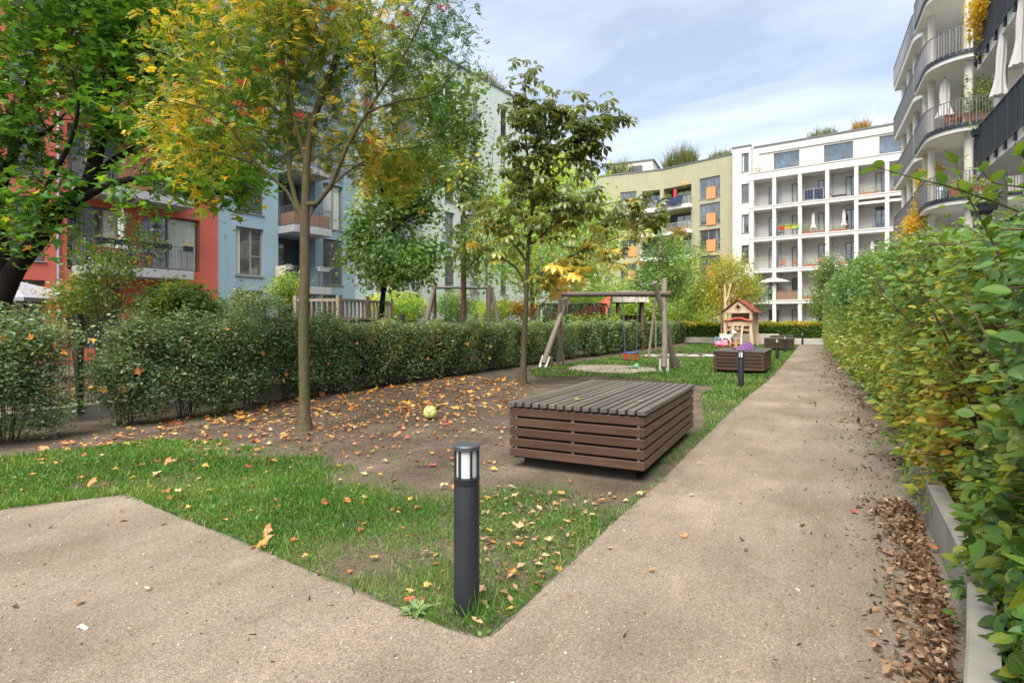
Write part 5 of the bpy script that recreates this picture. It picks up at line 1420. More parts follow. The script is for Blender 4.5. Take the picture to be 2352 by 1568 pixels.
# --- slatted platforms -------------------------------------------------
mt_slat = wood('platform_end_shaded', (.092, .046, .029), (.038, .0195, .0125), 0, .5, 20, .35, grey=(.092, .058, .043))  # end boards darker, their shade is put into the wood colour
mt_slat_lit = wood('platform_side_lit', (.125, .069, .045), (.056, .031, .021), 1, .5, 20, .35, grey=(.15, .098, .072))  # same wood painted lighter for the lit long sides
mt_top = wood('platform_top', (.13, .112, .10), (.055, .045, .04), 1, .4, 20, .5, grey=(.15, .138, .135))
mt_plinth = M('platform_plinth', (.035, .028, .024), .8, .2, var=.4, bump=.2)
def make_platform():
    root = empty('wooden_platform', (0, 0, 0)); Wd, L, z0, z1 = 1.43, 2.65, .11, .615
    nb = 5; gap = .024; h = (z1 - z0 - gap * (nb - 1)) / nb
    p = MB(); p.box(.11, .13, -.03, Wd - .11, L - .13, z0 - .012); p.box(.045, .03, .09, .085, L - .03, .605); p.box(Wd - .085, .045, .09, Wd - .045, L - .03, .605)
    p.box(.085, .045, .0915, Wd - .085, .075, .603); p.build('plinth', mt_plinth, root)
    bl = MB()   # steel carriers seen through the gaps
    for x in (.05, Wd * .48, Wd - .075): bl.box(x, .024, z0 + .01, x + .03, .044, z1 - .005)
    for y in (.06, .9, 1.75, 2.55): bl.box(Wd - .044, y, z0 + .01, Wd - .024, y + .03, z1 - .005)
    bl.build('carrier', M('galvanised', (.38, .38, .36), .5, .5, .6, var=.3), root)
    fr, ln, f2, l2 = MB(), MB(), MB(), MB()
    for i in range(nb):
        a = z0 + i * (h + gap); b = a + h
        fr.box(0, 0, a, Wd, .022, b); f2.box(0, L - .022, a, Wd, L, b)
        ln.box(0, .0235, a, .022, L - .0235, b); l2.box(Wd - .022, .0235, a, Wd, L - .0235, b)
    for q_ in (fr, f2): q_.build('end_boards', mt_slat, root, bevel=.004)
    for q_ in (ln, l2): q_.build('side_boards', mt_slat_lit, root, bevel=.004)
    jo = MB(); jo.box(.03, .03, .617, Wd - .03, L - .03, .632); jo.build('underlay', mt_plinth, root)
    tp = MB(); n = 16; st = (Wd + .03) / n; w = st - .024
    for i in range(n):
        x = -.015 + i * st + .013
        if i == 0: x -= .01
        tp.box(x, -.022 + .004 * rng.normal(), .634, x + w + (.012 if i in (0, n - 1) else 0), L + .022, .678 + .0015 * rng.normal())
    tp.build('top_slats', mt_top, root, bevel=.004)
    return root
pf = make_platform()
spots = [(-2.78, 5.33, 0, 'nearest brown slatted wooden platform with greyed top slats beside the gravel path'),
         (-2.50, 18.2, -1.2, 'second brown slatted wooden platform with a purple bag lying on it'),
         (-2.1, 35.2, -1.2, 'brown slatted wooden platform behind two bollards right of the playhouse'),
         (-2.2, 43.0, -1.2, 'farthest slatted wooden platform near the low end wall')]
for i, (x, y, a, lab) in enumerate(spots):
    o = pf if i == 0 else copy_tree(pf)
    o.location = (x, y, 0); o.rotation_euler = (0, 0, R(a)); tag(o, lab, 'platform', 'slatted wooden platforms along the path')

# --- bollard lamps -----------------------------------------------------
mt_bol = M('bollard_anthracite', (.022, .025, .032), .42, .4, .2, var=.25, vs=5, bump=.05, bs=200, stain=.5)
mt_opal = M('opal_glass', (.50, .52, .53), .25, .5, var=.06)
def make_bollard():
    root = empty('bollard_lamp'); r, H = .067, .872
    b = MB(); b.lathe([(r, -.06), (r, .655), (r - .002, .66), (r - .002, .664), (r, .667), (r, .69), (r + .002, .692), (r + .002, .70), (r - .008, .702)], 40); b.build('post', mt_bol, root, smooth=True)
    g = MB(); g.lathe([(.053, .703), (.053, .842)], 28); g.build('diffuser', mt_opal, root, smooth=True)
    c = MB()
    for i in range(6):
        a = i * math.pi / 3 + .42; M_ = Matrix.Rotation(a, 4, 'Z'); c.box(.054, -.0045, .7025, r - .001, .0045, .8425, 0, M_)
    c.build('guard_bars', mt_bol, root)
    t = MB(); t.lathe([(r - .006, .843), (r + .001, .844), (r + .002, .862), (r - .003, .869), (0.001, .872)], 40); t.build('cap', M('bollard_cap', (.06, .066, .078), .4, .45, .2, var=.2), root, smooth=True)
    sc = MB(); sc.lathe([(.004, 0), (.004, .003)], 8); s = sc.build('screw', mt_bol, root); s.location = (.03, -.06, .64)
    s.rotation_euler = (R(90), 0, R(27))
    return root
bo = make_bollard()
bs = [(G(1072, 1401), 'nearest dark bollard lamp at the point of the front lawn'), (G(1702, 888), 'dark bollard lamp in front of the platform carrying the purple bag'),
      (G(1785, 824), 'left one of two dark bollards close together before the third platform'), (G(1803, 809), 'right one of two dark bollards close together before the third platform'),
      (G(1827.5, 787.6), 'dark bollard at the right end of the farthest platform'), (Vector((1.0 - 1.2, 45.4, 0)), 'most distant bollard before the low end wall')]
for i, (p, lab) in enumerate(bs):
    o = bo if i == 0 else copy_tree(bo); o.location = (p.x, p.y, 0); tag(o, lab, 'bollard lamp', 'bollard lamps along the lawn')

# --- log swing ---------------------------------------------------------
mt_log = wood('weathered_log', (.30, .255, .215), (.15, .125, .105), 2, .8, 16, .2, grey=(.22, .185, .15))
mt_logB = wood('weathered_beam', (.19, .155, .13), (.08, .065, .055), 0, .85, 16, .2, grey=(.12, .1, .085))
mt_galv = M('galvanised', (.38, .38, .36), .5, .5, .6, var=.3)
def log(a, b, r0, r1, sd, n=9, wob=.02):
    r_ = np.random.default_rng(sd); a, b = Vector(a), Vector(b); pts = []; rr = []
    ph = r_.random(2) * 6
    for i in range(n):
        t = i / (n - 1); p = a.lerp(b, t); p += Vector((math.sin(t * 4.5 + ph[0]), math.sin(t * 3.7 + ph[1]), 0)) * wob * math.sin(math.pi * t)
        pts.append(p); rr.append((r0 + (r1 - r0) * t) * (1 + .05 * r_.normal()))
    rr[-1] *= .93; return pts, rr
fR1, tR1 = G(1525, 853), AT(1527, 640, 18.55)
fR2, tR2 = G(1552, 846), AT(1504, 648, 18.0)
fL1, tL1 = G(1246, 843), AT(1310, 656, 20.7)
fL2, tL2 = G(1288, 836), AT(1286, 660, 20.0)
sw = thing('log_swing', 'weathered log swing frame with galvanised feet on the rear lawn', 'swing', (fR1.x, fR1.y, 0))
for k, (f, t) in enumerate(((fR1, tR1), (fR2, tR2), (fL1, tL1), (fL2, tL2))):
    mb = MB(); d = (t - f).normalized(); pts, rr = log(f + d * .14, t, .098, .078, k + 3); mb.tube(pts, rr, 12); lg = adopt(mb.build('leg', mt_log, None, smooth=True), sw)
    s = MB(); side = d.cross(Vector((0, 1, 0))).normalized()
    for sg in (-1, 1):
        o_ = side * sg * .108; s.bar(f + o_ - d * .02, f + o_ + d * .42, .018, .09, up=side)
        for q in (.12, .3): s.tube([f + o_ + d * q, f + o_ * 1.25 + d * q], .014, 6)
    sh = adopt(s.build('metal_foot', mt_galv), sw)
bA, bB = AT(1286, 676, 20.35), AT(1541, 675, 18.25)
mb = MB(); pts, rr = log(bA, bB, .085, .095, 44, 12, .03); mb.tube(pts, rr, 12)
# boards run along the beam, so its grain is aligned by a rotated object
adopt(mb.build('beam', mt_logB, None, smooth=True), sw)
def chain(mb, a, b, r=.012, link=.055):
    a, b = Vector(a), Vector(b); L = (b - a).length; n = int(L / link); d = (b - a).normalized()
    u = d.cross(Vector((0, 1, 0))).normalized(); w = d.cross(u)
    for i in range(n):
        c = a + d * (i + .5) * link; s_ = u if i % 2 else w
        ring = [c + d * math.cos(t) * link * .62 + s_ * math.sin(t) * link * .3 for t in np.linspace(0, 2 * math.pi, 8)[:-1]]
        mb.tube(ring, r * .45, 4, mi=i % 2, closed=True)
mt_chain2 = M('chain_blue', (.10, .16, .35), .4, .4, .3)
pc = bA.lerp(bB, .66); dirb = (bB - bA).normalized(); dirb.z = 0
c1, c2 = AT(1429, 681, 19.2), AT(1466, 681, 18.9)
seatc = AT(1449, 818, 19.05)
st = thing('toddler_swing_seat', 'blue and red toddler swing seat hanging on chains from the log beam', 'swing seat', (seatc.x, seatc.y, seatc.z))
cm = MB()
s1 = seatc - dirb * .2 + Vector((0, 0, .14)); s2 = seatc + dirb * .2 + Vector((0, 0, .14))
chain(cm, s1, c1 + Vector((0, 0, .02))); chain(cm, s2, c2 + Vector((0, 0, .02)))
adopt(cm.build('chains', [mt_galv, mt_chain2]), st)
SM = Matrix.Rotation(math.atan2(dirb.y, dirb.x), 4, 'Z')
a = MB(); rc = [(.21 * math.copysign(abs(math.cos(t)) ** .5, math.cos(t)), .15 * math.copysign(abs(math.sin(t)) ** .5, math.sin(t)), .125) for t in np.linspace(0, 2 * math.pi, 21)[:-1]]
a.tube([SM @ Vector(p) for p in rc], .022, 8, closed=True); a.build('rim', M('swing_blue', (.03, .09, .28), .45, .4), st, smooth=True)
a = MB()
for p in rc[::2]: a.bar(SM @ Vector((p[0], p[1], .11)), SM @ Vector((p[0] * .92, p[1] * .92, -.12)), .026, .026)
a.build('bars', M('swing_red', (.55, .05, .03), .5, .4), st)
a = MB(); a.box(-.21, -.15, -.14, .21, .15, -.115, 0, SM); a.build('seat', M('rubber', (.02, .02, .022), .7, .3), st, bevel=.01)

def stump(label, p, r, h, mat=None):
    mb = MB(); k = 14; prof = [(r * 1.05, -.03), (r * 1.0, h * .5), (r * .97, h - .01), (r * .9, h), (.001, h + .004)]
    mb.lathe(prof, k); o = mb.build('tree_stump', mat or mt_log, smooth=True); o.location = (p.x, p.y, 0); return tag(o, label, 'stump')
stump('short cut log stump beside the left foot of the log swing', G(1262, 841), .12, .36, wood('cut_log', (.28, .17, .10), (.15, .09, .055), 2, .8, 16))

# --- weed by the edging
p = G(952, 1405); n = 22; a = rng.random(n) * 6.28; wr = thing('rosette_weed', 'flat grey-green rosette weed beside the edging left of the near bollard', 'weed', (p.x, p.y, 0))
leaves('leaf', lf_privet, T_SIMPLE, np.column_stack([.02 * np.cos(a), .02 * np.sin(a), np.full(n, .008)]), .062, wr, D=np.column_stack([np.cos(a), np.sin(a), .12 + .25 * rng.random(n)]), up=.9, tint=.55 + .3 * rng.random(n), wid=.07)

# --- balls ---------------------------------------------------------------
def ball(label, px, r, col, seams, name='ball'):
    p = G(*px); m, nt, b = newmat('ball_' + label.split()[0])
    vo = nd(nt, 'ShaderNodeTexVoronoi', feature='DISTANCE_TO_EDGE'); vo.inputs['Scale'].default_value = .95 / r * .4
    nt.links.new(coords(nt, 'Object'), vo.inputs['Vector'])
    c = mixc(nt, ramp(nt, vo.outputs['Distance'], [(.02, 0.0), (.06, 1.0)]), dk(col, .45 if seams else .95), col)
    f = noise(nt, coords(nt, 'Object'), 14, 5); c = mixc(nt, ramp(nt, f, [(.5, 0.0), (.8, .5)]), c, (.3, .27, .16))
    nt.links.new(c, b.inputs['Base Color']); b.inputs['Roughness'].default_value = .5
    bm = MB(); n = 16; bm.lathe([(max(.001, r * math.sin(t)), -r * math.cos(t)) for t in np.linspace(0, math.pi, n)], 28, cap=False)
    o = bm.build(name, m, smooth=True); o.location = (p.x, p.y, r - .004); return tag(o, label, 'ball')
ball('yellow-green seamed football lying on leaf-strewn soil', (988, 961), .105, (.62, .66, .20), True)
ball('pale mint green ball on the lawn under the swing seat', (1460, 846), .10, (.22, .66, .35), False)

# --- stepping slabs ------------------------------------------------------
mt_flag = M('paving_slab', (.46, .45, .42), .9, .2, var=.2, bump=.2, stain=.5)
flags = [(1500, 816), (1530, 815), (1562, 815), (1594, 816), (1626, 816)]
for i, (x, y) in enumerate(flags):
    c = G(x, y); mb = MB(); mb.box(-.42, -.62, -.03, .42, .62, .022)
    o = mb.build('paving_slab', mt_flag, bevel=.008); o.location = c; o.rotation_euler = (0, 0, R(-10 + i))
    tag(o, ['leftmost pale paving slab in the lawn row, just behind the swing leg', 'second pale slab from the left in the lawn row', 'middle pale slab of the lawn row', 'fourth pale slab from the left in the lawn row', 'rightmost pale slab in the lawn row, next to the platform with the bag'][i], 'paving slab', 'paving slabs set in the rear lawn')
cn_ = gb(1596, 47); mb = MB(); mb.lathe([(.16, 0), (.13, .3), (.12, .32), (.001, .33)], 12); o = mb.build('stone_marker', mt_flag, smooth=True); o.location = cn_; tag(o, 'small grey stone cone at the foot of the far hedge', 'stone')

# --- playhouse -----------------------------------------------------------
mt_ply = wood('playhouse_wood', (.68, .50, .36), (.52, .37, .25), 2, .75, 14, .2, grey=(.60, .49, .38))
mt_redp = M('red_paint', (.55, .09, .05), .5, .35, var=.3)
mt_shing = M('red_shingle', (.31, .085, .058), .7, .25, var=.45, vs=6)
pb = gb(1703, 38.5)
ph = thing('playhouse', 'wooden playhouse on stilts with red shingle roof, ladder and diamond window', 'playhouse', pb, R(-9))
for i, (x, y) in enumerate(((-.82, -.75), (.82, -.75), (-.8, .75), (.8, .75))):
    mb = MB(); pts, rr = log((x * 1.05, y, -.03), (x * .97, y, 2.25), .13, .11, 60 + i, 8, .05); mb.tube(pts, rr, 10); mb.build('post', mt_ply, ph, smooth=True)
mb = MB(); mb.box(-.78, -.72, .98, .78, .72, 1.06)
for i in range(7): mb.box(-.76 + .218 * i, .70, 1.061, -.76 + .218 * i + .208, .735, 2.3)
for i in range(6): mb.box(.735, -.66 + .225 * i, .2, .77, -.66 + .225 * i + .21, 2.2); mb.box(-.77, -.66 + .225 * i, 1.07, -.735, -.66 + .225 * i + .21, 1.75)
mb.build('wall', mt_ply, ph)
mb = MB()   # gable with diamond opening
o0 = [(-.98, 2.22), (.98, 2.22), (0, 3.02)]; dm = [(0, 2.42), (.19, 2.6), (0, 2.78), (-.19, 2.6)]
for yy in (-.86, -.80):
    P_ = [(x, yy, z) for x, z in o0] + [(x, yy, z) for x, z in dm]
    fs = [(0, 1, 4, 3), (1, 2, 5, 4), (2, 0, 6, 5), (0, 3, 6)]
    mb.add(P_, fs if yy == -.86 else [tuple(reversed(f)) for f in fs])
mb.add([(x, y, z) for y in (-.86, -.80) for x, z in dm], [(0, 1, 5, 4), (1, 2, 6, 5), (2, 3, 7, 6), (3, 0, 4, 7)])
mb.box(-.95, -.85, 2.19, .95, -.81, 2.2195)
mb.build('gable', mt_ply, ph); mb = MB()
mb.add([(x, yy, z) for yy in (.78, .84) for x, z in o0], [(0, 1, 2), (5, 4, 3), (0, 3, 4, 1), (1, 4, 5, 2), (2, 5, 3, 0)]); mb.build('gable', mt_ply, ph)
fr = MB()
for a_, b_ in zip(dm, dm[1:] + dm[:1]): fr.bar((a_[0] * 1.15, -.89, 2.6 + (a_[1] - 2.6) * 1.15), (b_[0] * 1.15, -.89, 2.6 + (b_[1] - 2.6) * 1.15), .04, .04, up=(0, 1, 0))
fr.build('window_frame', mt_ply, ph)
rf = MB(); ang = math.atan2(.8, .98)
for s in (-1, 1):
    for r_ in range(8):
        t0 = r_ / 8; Lr = 1.38
        for c_ in range(13):
            x0 = s * (t0 * Lr * math.cos(ang)); z0 = 3.1 - t0 * Lr * math.sin(ang); x1 = s * ((t0 + .15) * Lr * math.cos(ang)); z1 = 3.1 - (t0 + .15) * Lr * math.sin(ang) + .02
            y0 = -1.02 + c_ * .155 + (.03 if r_ % 2 else 0); j = .012 * rng.normal()
            rf.add([(x0, y0, z0 + .02), (x0, y0 + .15, z0 + .02), (x1, y0 + .15, z1 + .035 + j), (x1, y0, z1 + .035 + j), (x0, y0, z0), (x0, y0 + .15, z0), (x1, y0 + .15, z1 + j), (x1, y0, z1 + j)], [(0, 1, 2, 3), (7, 6, 5, 4), (2, 6, 7, 3), (0, 3, 7, 4), (1, 5, 6, 2)])
rf.build('roof', mt_shing, ph)
mb = MB(); mb.tube([(-.92, -.9, 1.72), (-.5, -.92, 1.74), (-.15, -.93, 1.86), (.2, -.93, 1.86), (.55, -.92, 1.74), (.92, -.9, 1.70)], .055, 8); mb.build('red_rail', mt_redp, ph, smooth=True)
mb = MB(); mb.box(-.7, -.78, 1.35, .7, -.745, 1.62); mb.box(-.7, -.78, 1.07, .7, -.746, 1.13); 
for x in (-.5, -.1, .25): mb.box(x, -.775, 1.131, x + .06, -.75, 1.349)
mb.build('parapet', mt_ply, ph)
ld = MB()
for s in (-1, 1): pts, rr = log((s * .36, -1.5, -.02), (s * .30, -.88, 1.35), .06, .055, 80 + s, 6, .03); ld.tube(pts, rr, 8)
for z in (.2, .55, .9, 1.2): y = -1.5 + .62 * z / 1.35; ld.box(-.33, y - .03, z - .02, .33, y + .05, z + .02)
ld.build('ladder', mt_ply, ph)
fk = MB(); fk.tube([(-.95, -.3, 2.6), (-.98, -.35, 3.0), (-1.0, -.35, 4.2)], [.09, .07, .04], 7); fk.tube([(-.97, -.33, 2.9), (-.8, -.33, 3.3), (-.58, -.33, 4.25)], [.06, .055, .04], 7)
fk.build('forked_branch', mt_ply, ph, smooth=True)
kb = MB(); kb.tube([(-1.2, -.85, .72), (-.8, -.85, .74)], .1, 8); kb.build('steering_log', M('orange_wood', (.6, .33, .14), .6, .3), ph, smooth=True)

def quick_rocker():
    p = G(1672, 797) ; p = gb(1672, 36); root = thing('spring_rocker', 'pale horse shaped spring rocker with a red coil spring left of the playhouse', 'spring rocker', p, R(-20))
    c = MB(); c.tube([(.14 * math.cos(t), .14 * math.sin(t), .02 + .42 * t / 31.4) for t in np.linspace(0, 31.4, 80)], .022, 5); c.build('spring', M('swing_red', (.55, .05, .03), .5, .4), root, smooth=True)
    b = MB()
    pts = [(-.5, 0, .62), (-.25, 0, .66), (.1, 0, .62), (.3, 0, .74), (.42, 0, .98), (.56, 0, .93)]; b.tube(pts, [.10, .17, .16, .13, .10, .07], 10); b.tube([(-.28, .13, .62), (-.32, .16, .42)], [.07, .06], 8); b.tube([(.15, .13, .6), (.2, .16, .42)], [.07, .06], 8)
    b.tube([(-.28, -.13, .62), (-.32, -.16, .42)], [.07, .06], 8); b.tube([(.15, -.13, .6), (.2, -.16, .42)], [.07, .06], 8)
    b.tube([(.36, .05, 1.02), (.34, .06, 1.14)], [.035, .01], 6); b.tube([(.36, -.05, 1.02), (.34, -.06, 1.14)], [.035, .01], 6); b.tube([(-.5, 0, .64), (-.66, 0, .5)], [.05, .03], 6)
    b.build('body', M('rocker_white', (.62, .62, .63), .5, .35), root, smooth=True)
    h = MB(); h.tube([(.33, -.2, .88), (.33, .2, .88)], .025, 8); h.build('handle', M('rubber', (.02, .02, .022), .7, .3), root)
quick_rocker()
def ride_on():
    p = gb(1657, 36); root = thing('ride_on_toy', 'small pink ride-on toy car on the grass left of the spring rocker', 'toy car', p, R(-35)); pk = M('toy_pink', (.60, .30, .40), .4, .4)
    b = MB(); b.prism([(-.38, 0), (-.40, .22), (-.2, .26), (-.12, .2), (.12, .2), (.2, .34), (.36, .28), (.4, 0)], -.16, .16, 0, Matrix.Rotation(R(90), 4, 'X') @ Matrix.Translation((0, .12, 0))); b.build('body', pk, root, bevel=.03)
    for x in (-.26, .26):
        for y in (-.18, .18): w = MB(); w.tube([(x, y - .04, .1), (x, y + .04, .1)], .1, 14); w.build('wheel', M('toy_red', (.6, .04, .08), .5, .35), root)
    s = MB(); s.tube([(.16, 0, .44), (.1, 0, .56)], .015, 6); s.tube([Vector((.09, 0, .57)) + Vector((.03 * math.sin(t), .1 * math.cos(t), .1 * math.sin(t) * .8)) for t in np.linspace(0, 6.28, 13)[:-1]], .014, 5, closed=True); s.build('steering_wheel', M('toy_blue', (.25, .4, .65), .4, .4), root)
    r_ = MB(); r_.tube([(-.36, -.13, .3), (-.38, -.12, .66), (-.38, .12, .66), (-.36, .13, .3)], .02, 6); r_.build('push_bar', M('toy_blue', (.25, .4, .65), .4, .4), root)
ride_on()
cn2 = MB(); cn2.lathe([(.16, 0), (.16, .03), (.12, .031), (.03, .5), (.001, .51)], 14); o = cn2.build('traffic_cone', mt_orange, smooth=True); o.location = gb(1690, 36.3); tag(o, 'small orange cone beside the spring rocker', 'cone')

def bag():
    p = G(1705, 802, z=.68) ; p = Vector((-1.72, 19.3, .68)); root = thing('bag', 'purple bag slumped on top of the second platform', 'bag', p, R(15)); mt = M('purple_cloth', (.17, .085, .215), .8, .2, var=.5, vs=14)
    mb = MB(); n = 20; prof = []; vs = []; L = 8
    for i in range(L + 1):
        t = i / L; w = .32 * (1 - t ** 1.3 * .75); h = .23 * t; dd = .16 * (1 - t * .72)
        for j in range(n):
            a = 2 * math.pi * j / n; k = 1 + .03 * math.sin(a * 3 + t * 4)
            vs.append((w * math.cos(a) * k + .1 * t, dd * math.sin(a) * k, h + (.02 * math.sin(a * 3 + 1) if i else 0)))
    fs = [(i * n + j, i * n + (j + 1) % n, (i + 1) * n + (j + 1) % n, (i + 1) * n + j) for i in range(L) for j in range(n)] + [tuple(reversed(range(n))), tuple(L * n + j for j in range(n))]
    mb.add(vs, fs); mb.build('body', mt, root, smooth=True)
    s = MB(); s.tube([(-.28, -.05, .12), (-.4, -.1, .2), (-.38, -.1, .04), (-.25, -.1, .015)], .014, 6); s.build('strap', M('bag_dark', (.05, .03, .08), .8, .2), root)
bag()

# --- beyond the fence: old playground -------------------------------------
def far_swing():
    L, Rr = gb(985, 21.5), gb(1140, 22.5); root = thing('swing_frame', 'far swing frame with galvanised beam and weathered log legs beyond the hedge', 'swing', L)
    top1, top2 = AT(1000, 660, 21.5), AT(1128, 661, 22.5)
    for a_, b_ in ((AT(960, 790, 21), top1 + Vector((0, 0, .15))), (AT(998, 790, 22.2), AT(997, 655, 21.6)), (AT(1124, 790, 22.2), AT(1124, 655, 22.4)), (AT(1165, 790, 22), top2)):
        a_.z = -.05; mb = MB(); pts, rr = log(a_, b_, .1, .085, int(a_.x * 7) % 50, 7); mb.tube(pts, rr, 10); adopt(mb.build('leg', mt_log, None, smooth=True), root)
    mb = MB(); mb.tube([top1, top2], .06, 12); adopt(mb.build('beam', M('galvanised', (.38, .38, .36), .5, .5, .6, var=.3), None, smooth=True), root)
    cm = MB()
    for t in (.2, .42): q = top1.lerp(top2, t); chain(cm, q - Vector((0, 0, 1.75)), q - Vector((0, 0, .06)))
    adopt(cm.build('chains', [mt_galv, mt_chain2]), root)
far_swing()
def balustrade():
    a_, b_, c_ = gb(680, 17.5), gb(778, 17.3), gb(897, 19.5); root = thing('balustrade', 'weathered wooden balustrade of upright slats beyond the privet hedge', 'fence', a_)
    mt = wood('grey_slats', (.44, .38, .30), (.30, .25, .19), 2, .8, 14, .2)
    for p, q in ((a_, b_), (b_, c_)):
        L = (q - p).length; n = int(L / .17); sl = MB()
        for i in range(1, n): s = p.lerp(q, i / n); sl.box(s.x - .02, s.y - .035, .9, s.x + .02, s.y + .035, 2.2)
        adopt(sl.build('slats', mt), root); r_ = MB()
        for z in (1.0, 2.22): r_.bar((p.x, p.y, z), (q.x, q.y, z), .07, .09)
        adopt(r_.build('rail', mt), root)
    for p in (a_, b_, b_.lerp(c_, .5), c_):
        m = MB(); m.box(p.x - .06, p.y - .06, 0, p.x + .06, p.y + .06, 2.36); adopt(m.build('post', mt), root)
balustrade()
def log_deck():
    c = gb(700, 13.6); root = thing('log_climbing_deck', 'low dark climbing deck of weathered logs behind the fence and rowan trunk', 'climbing frame', c); mt = wood('dark_log', (.13, .085, .065), (.06, .042, .034), 0, .85, 16, .2)
    e1, e2 = AT(590, 737, 13.2), AT(850, 738, 14.4)
    for k in range(7):
        o_ = Vector((-.28 * k * .3, .2 * k, .02 + .012 * (k % 3))); a_ = e1.lerp(e2, .04 * rng.random() + .03 * k) + o_; b_ = e1.lerp(e2, .72 + .26 * rng.random()) + o_
        mb = MB(); pts, rr = log(a_, b_, .062, .05, 20 + k, 7, .06); mb.tube(pts, rr, 8); adopt(mb.build('log', mt, None, smooth=True), root)
    for t in (.12, .45, .62, .92):
        p = e1.lerp(e2, t) + Vector((0, .5, 0)); mb = MB(); mb.tube([(p.x, p.y, -.05), (p.x, p.y, p.z)], .13, 10); adopt(mb.build('post', mt, None, smooth=True), root)
    mb = MB(); p = e1.lerp(e2, .4); mb.tube([p + Vector((-.4, .3, -1.0)), p + Vector((.3, .3, 0))], .06, 8); adopt(mb.build('brace', mt, None), root)
log_deck()
stump('upright log post end standing behind the log deck near the rowan trunk', gb(733, 17), .13, 1.85); stump('upright log post end right of the wooden balustrade', gb(923, 17.5), .11, 1.78); stump('upright log post end between balustrade and locust trunk', gb(873, 17.2), .09, 1.85)

def trampoline():
    c = gb(1318, 33); root = thing('trampoline', 'round trampoline with black safety net beyond the hedge', 'trampoline', c); r = 1.85
    m = MB(); ring = [(r * math.cos(t), r * math.sin(t), 2.62) for t in np.linspace(0, 6.283, 33)[:-1]]; m.tube(ring, .035, 6, closed=True); m.tube([(x, y, .9) for x, y, z in ring], .06, 6, closed=True); m.build('rim', mt_railD, root)
    nm, nt, b = newmat('safety_net'); b.inputs['Base Color'].default_value = (.008, .008, .009, 1); tr = nd(nt, 'ShaderNodeBsdfTransparent'); mx = nd(nt, 'ShaderNodeMixShader'); mx.inputs[0].default_value = .62
    nt.links.new(tr.outputs[0], mx.inputs[1]); nt.links.new(b.outputs[0], mx.inputs[2]); nt.links.new(mx.outputs[0], nt.nodes['Material Output'].inputs['Surface'])
    n = MB(); n.lathe([(r - .02, .95), (r - .02, 2.6)], 32, cap=False); n.build('net', nm, root)
    for i in range(8):
        t = i * math.pi / 4 + .2; p = MB(); x, y = math.cos(t), math.sin(t); p.tube([(r * x, r * y, 0), ((r + .22) * x, (r + .22) * y, 1.3), ((r + .18) * x, (r + .18) * y, 2.3), (r * x, r * y, 2.64)], .045, 7); p.build('pole', mt_railD, root, smooth=True)
    k = MB(); k.lathe([(r - .1, .9), (.001, .88)], 32, cap=False); k.build('mat', M('rubber', (.02, .02, .022), .7, .3), root)
trampoline()
def sail():
    d = 37; p = [AT(1268, 722, d), AT(1404, 676, d + 1.5), AT(1390, 733, d - .5), AT(1300, 735, d - 2)]; mt = M('sail_red', (.68, .13, .10), .85, .15, var=.1)
    root = thing('shade_sail', 'coral red shade sail stretched behind the trampoline', 'shade sail', (p[0].x, p[0].y, 0)); mb = MB(); n = 10; vs = []
    for i in range(n + 1):
        for j in range(n + 1):
            u, v = i / n, j / n; q = p[0].lerp(p[1], u).lerp(p[3].lerp(p[2], u), v); q = q + Vector((0, 0, -.35 * math.sin(math.pi * u) * (1 - v) - .1 * math.sin(math.pi * v))); vs.append(tuple(q))
    mb.add(vs, [(i * (n + 1) + j, (i + 1) * (n + 1) + j, (i + 1) * (n + 1) + j + 1, i * (n + 1) + j + 1) for i in range(n) for j in range(n)]); adopt(mb.build('cloth', mt, smooth=True), root)
    for k, q in enumerate((p[0], p[1])): m = MB(); m.tube([(q.x, q.y, -.02), (q.x, q.y, q.z + .1)], .05, 8); adopt(m.build('mast', mt_galv, None), root)
sail()
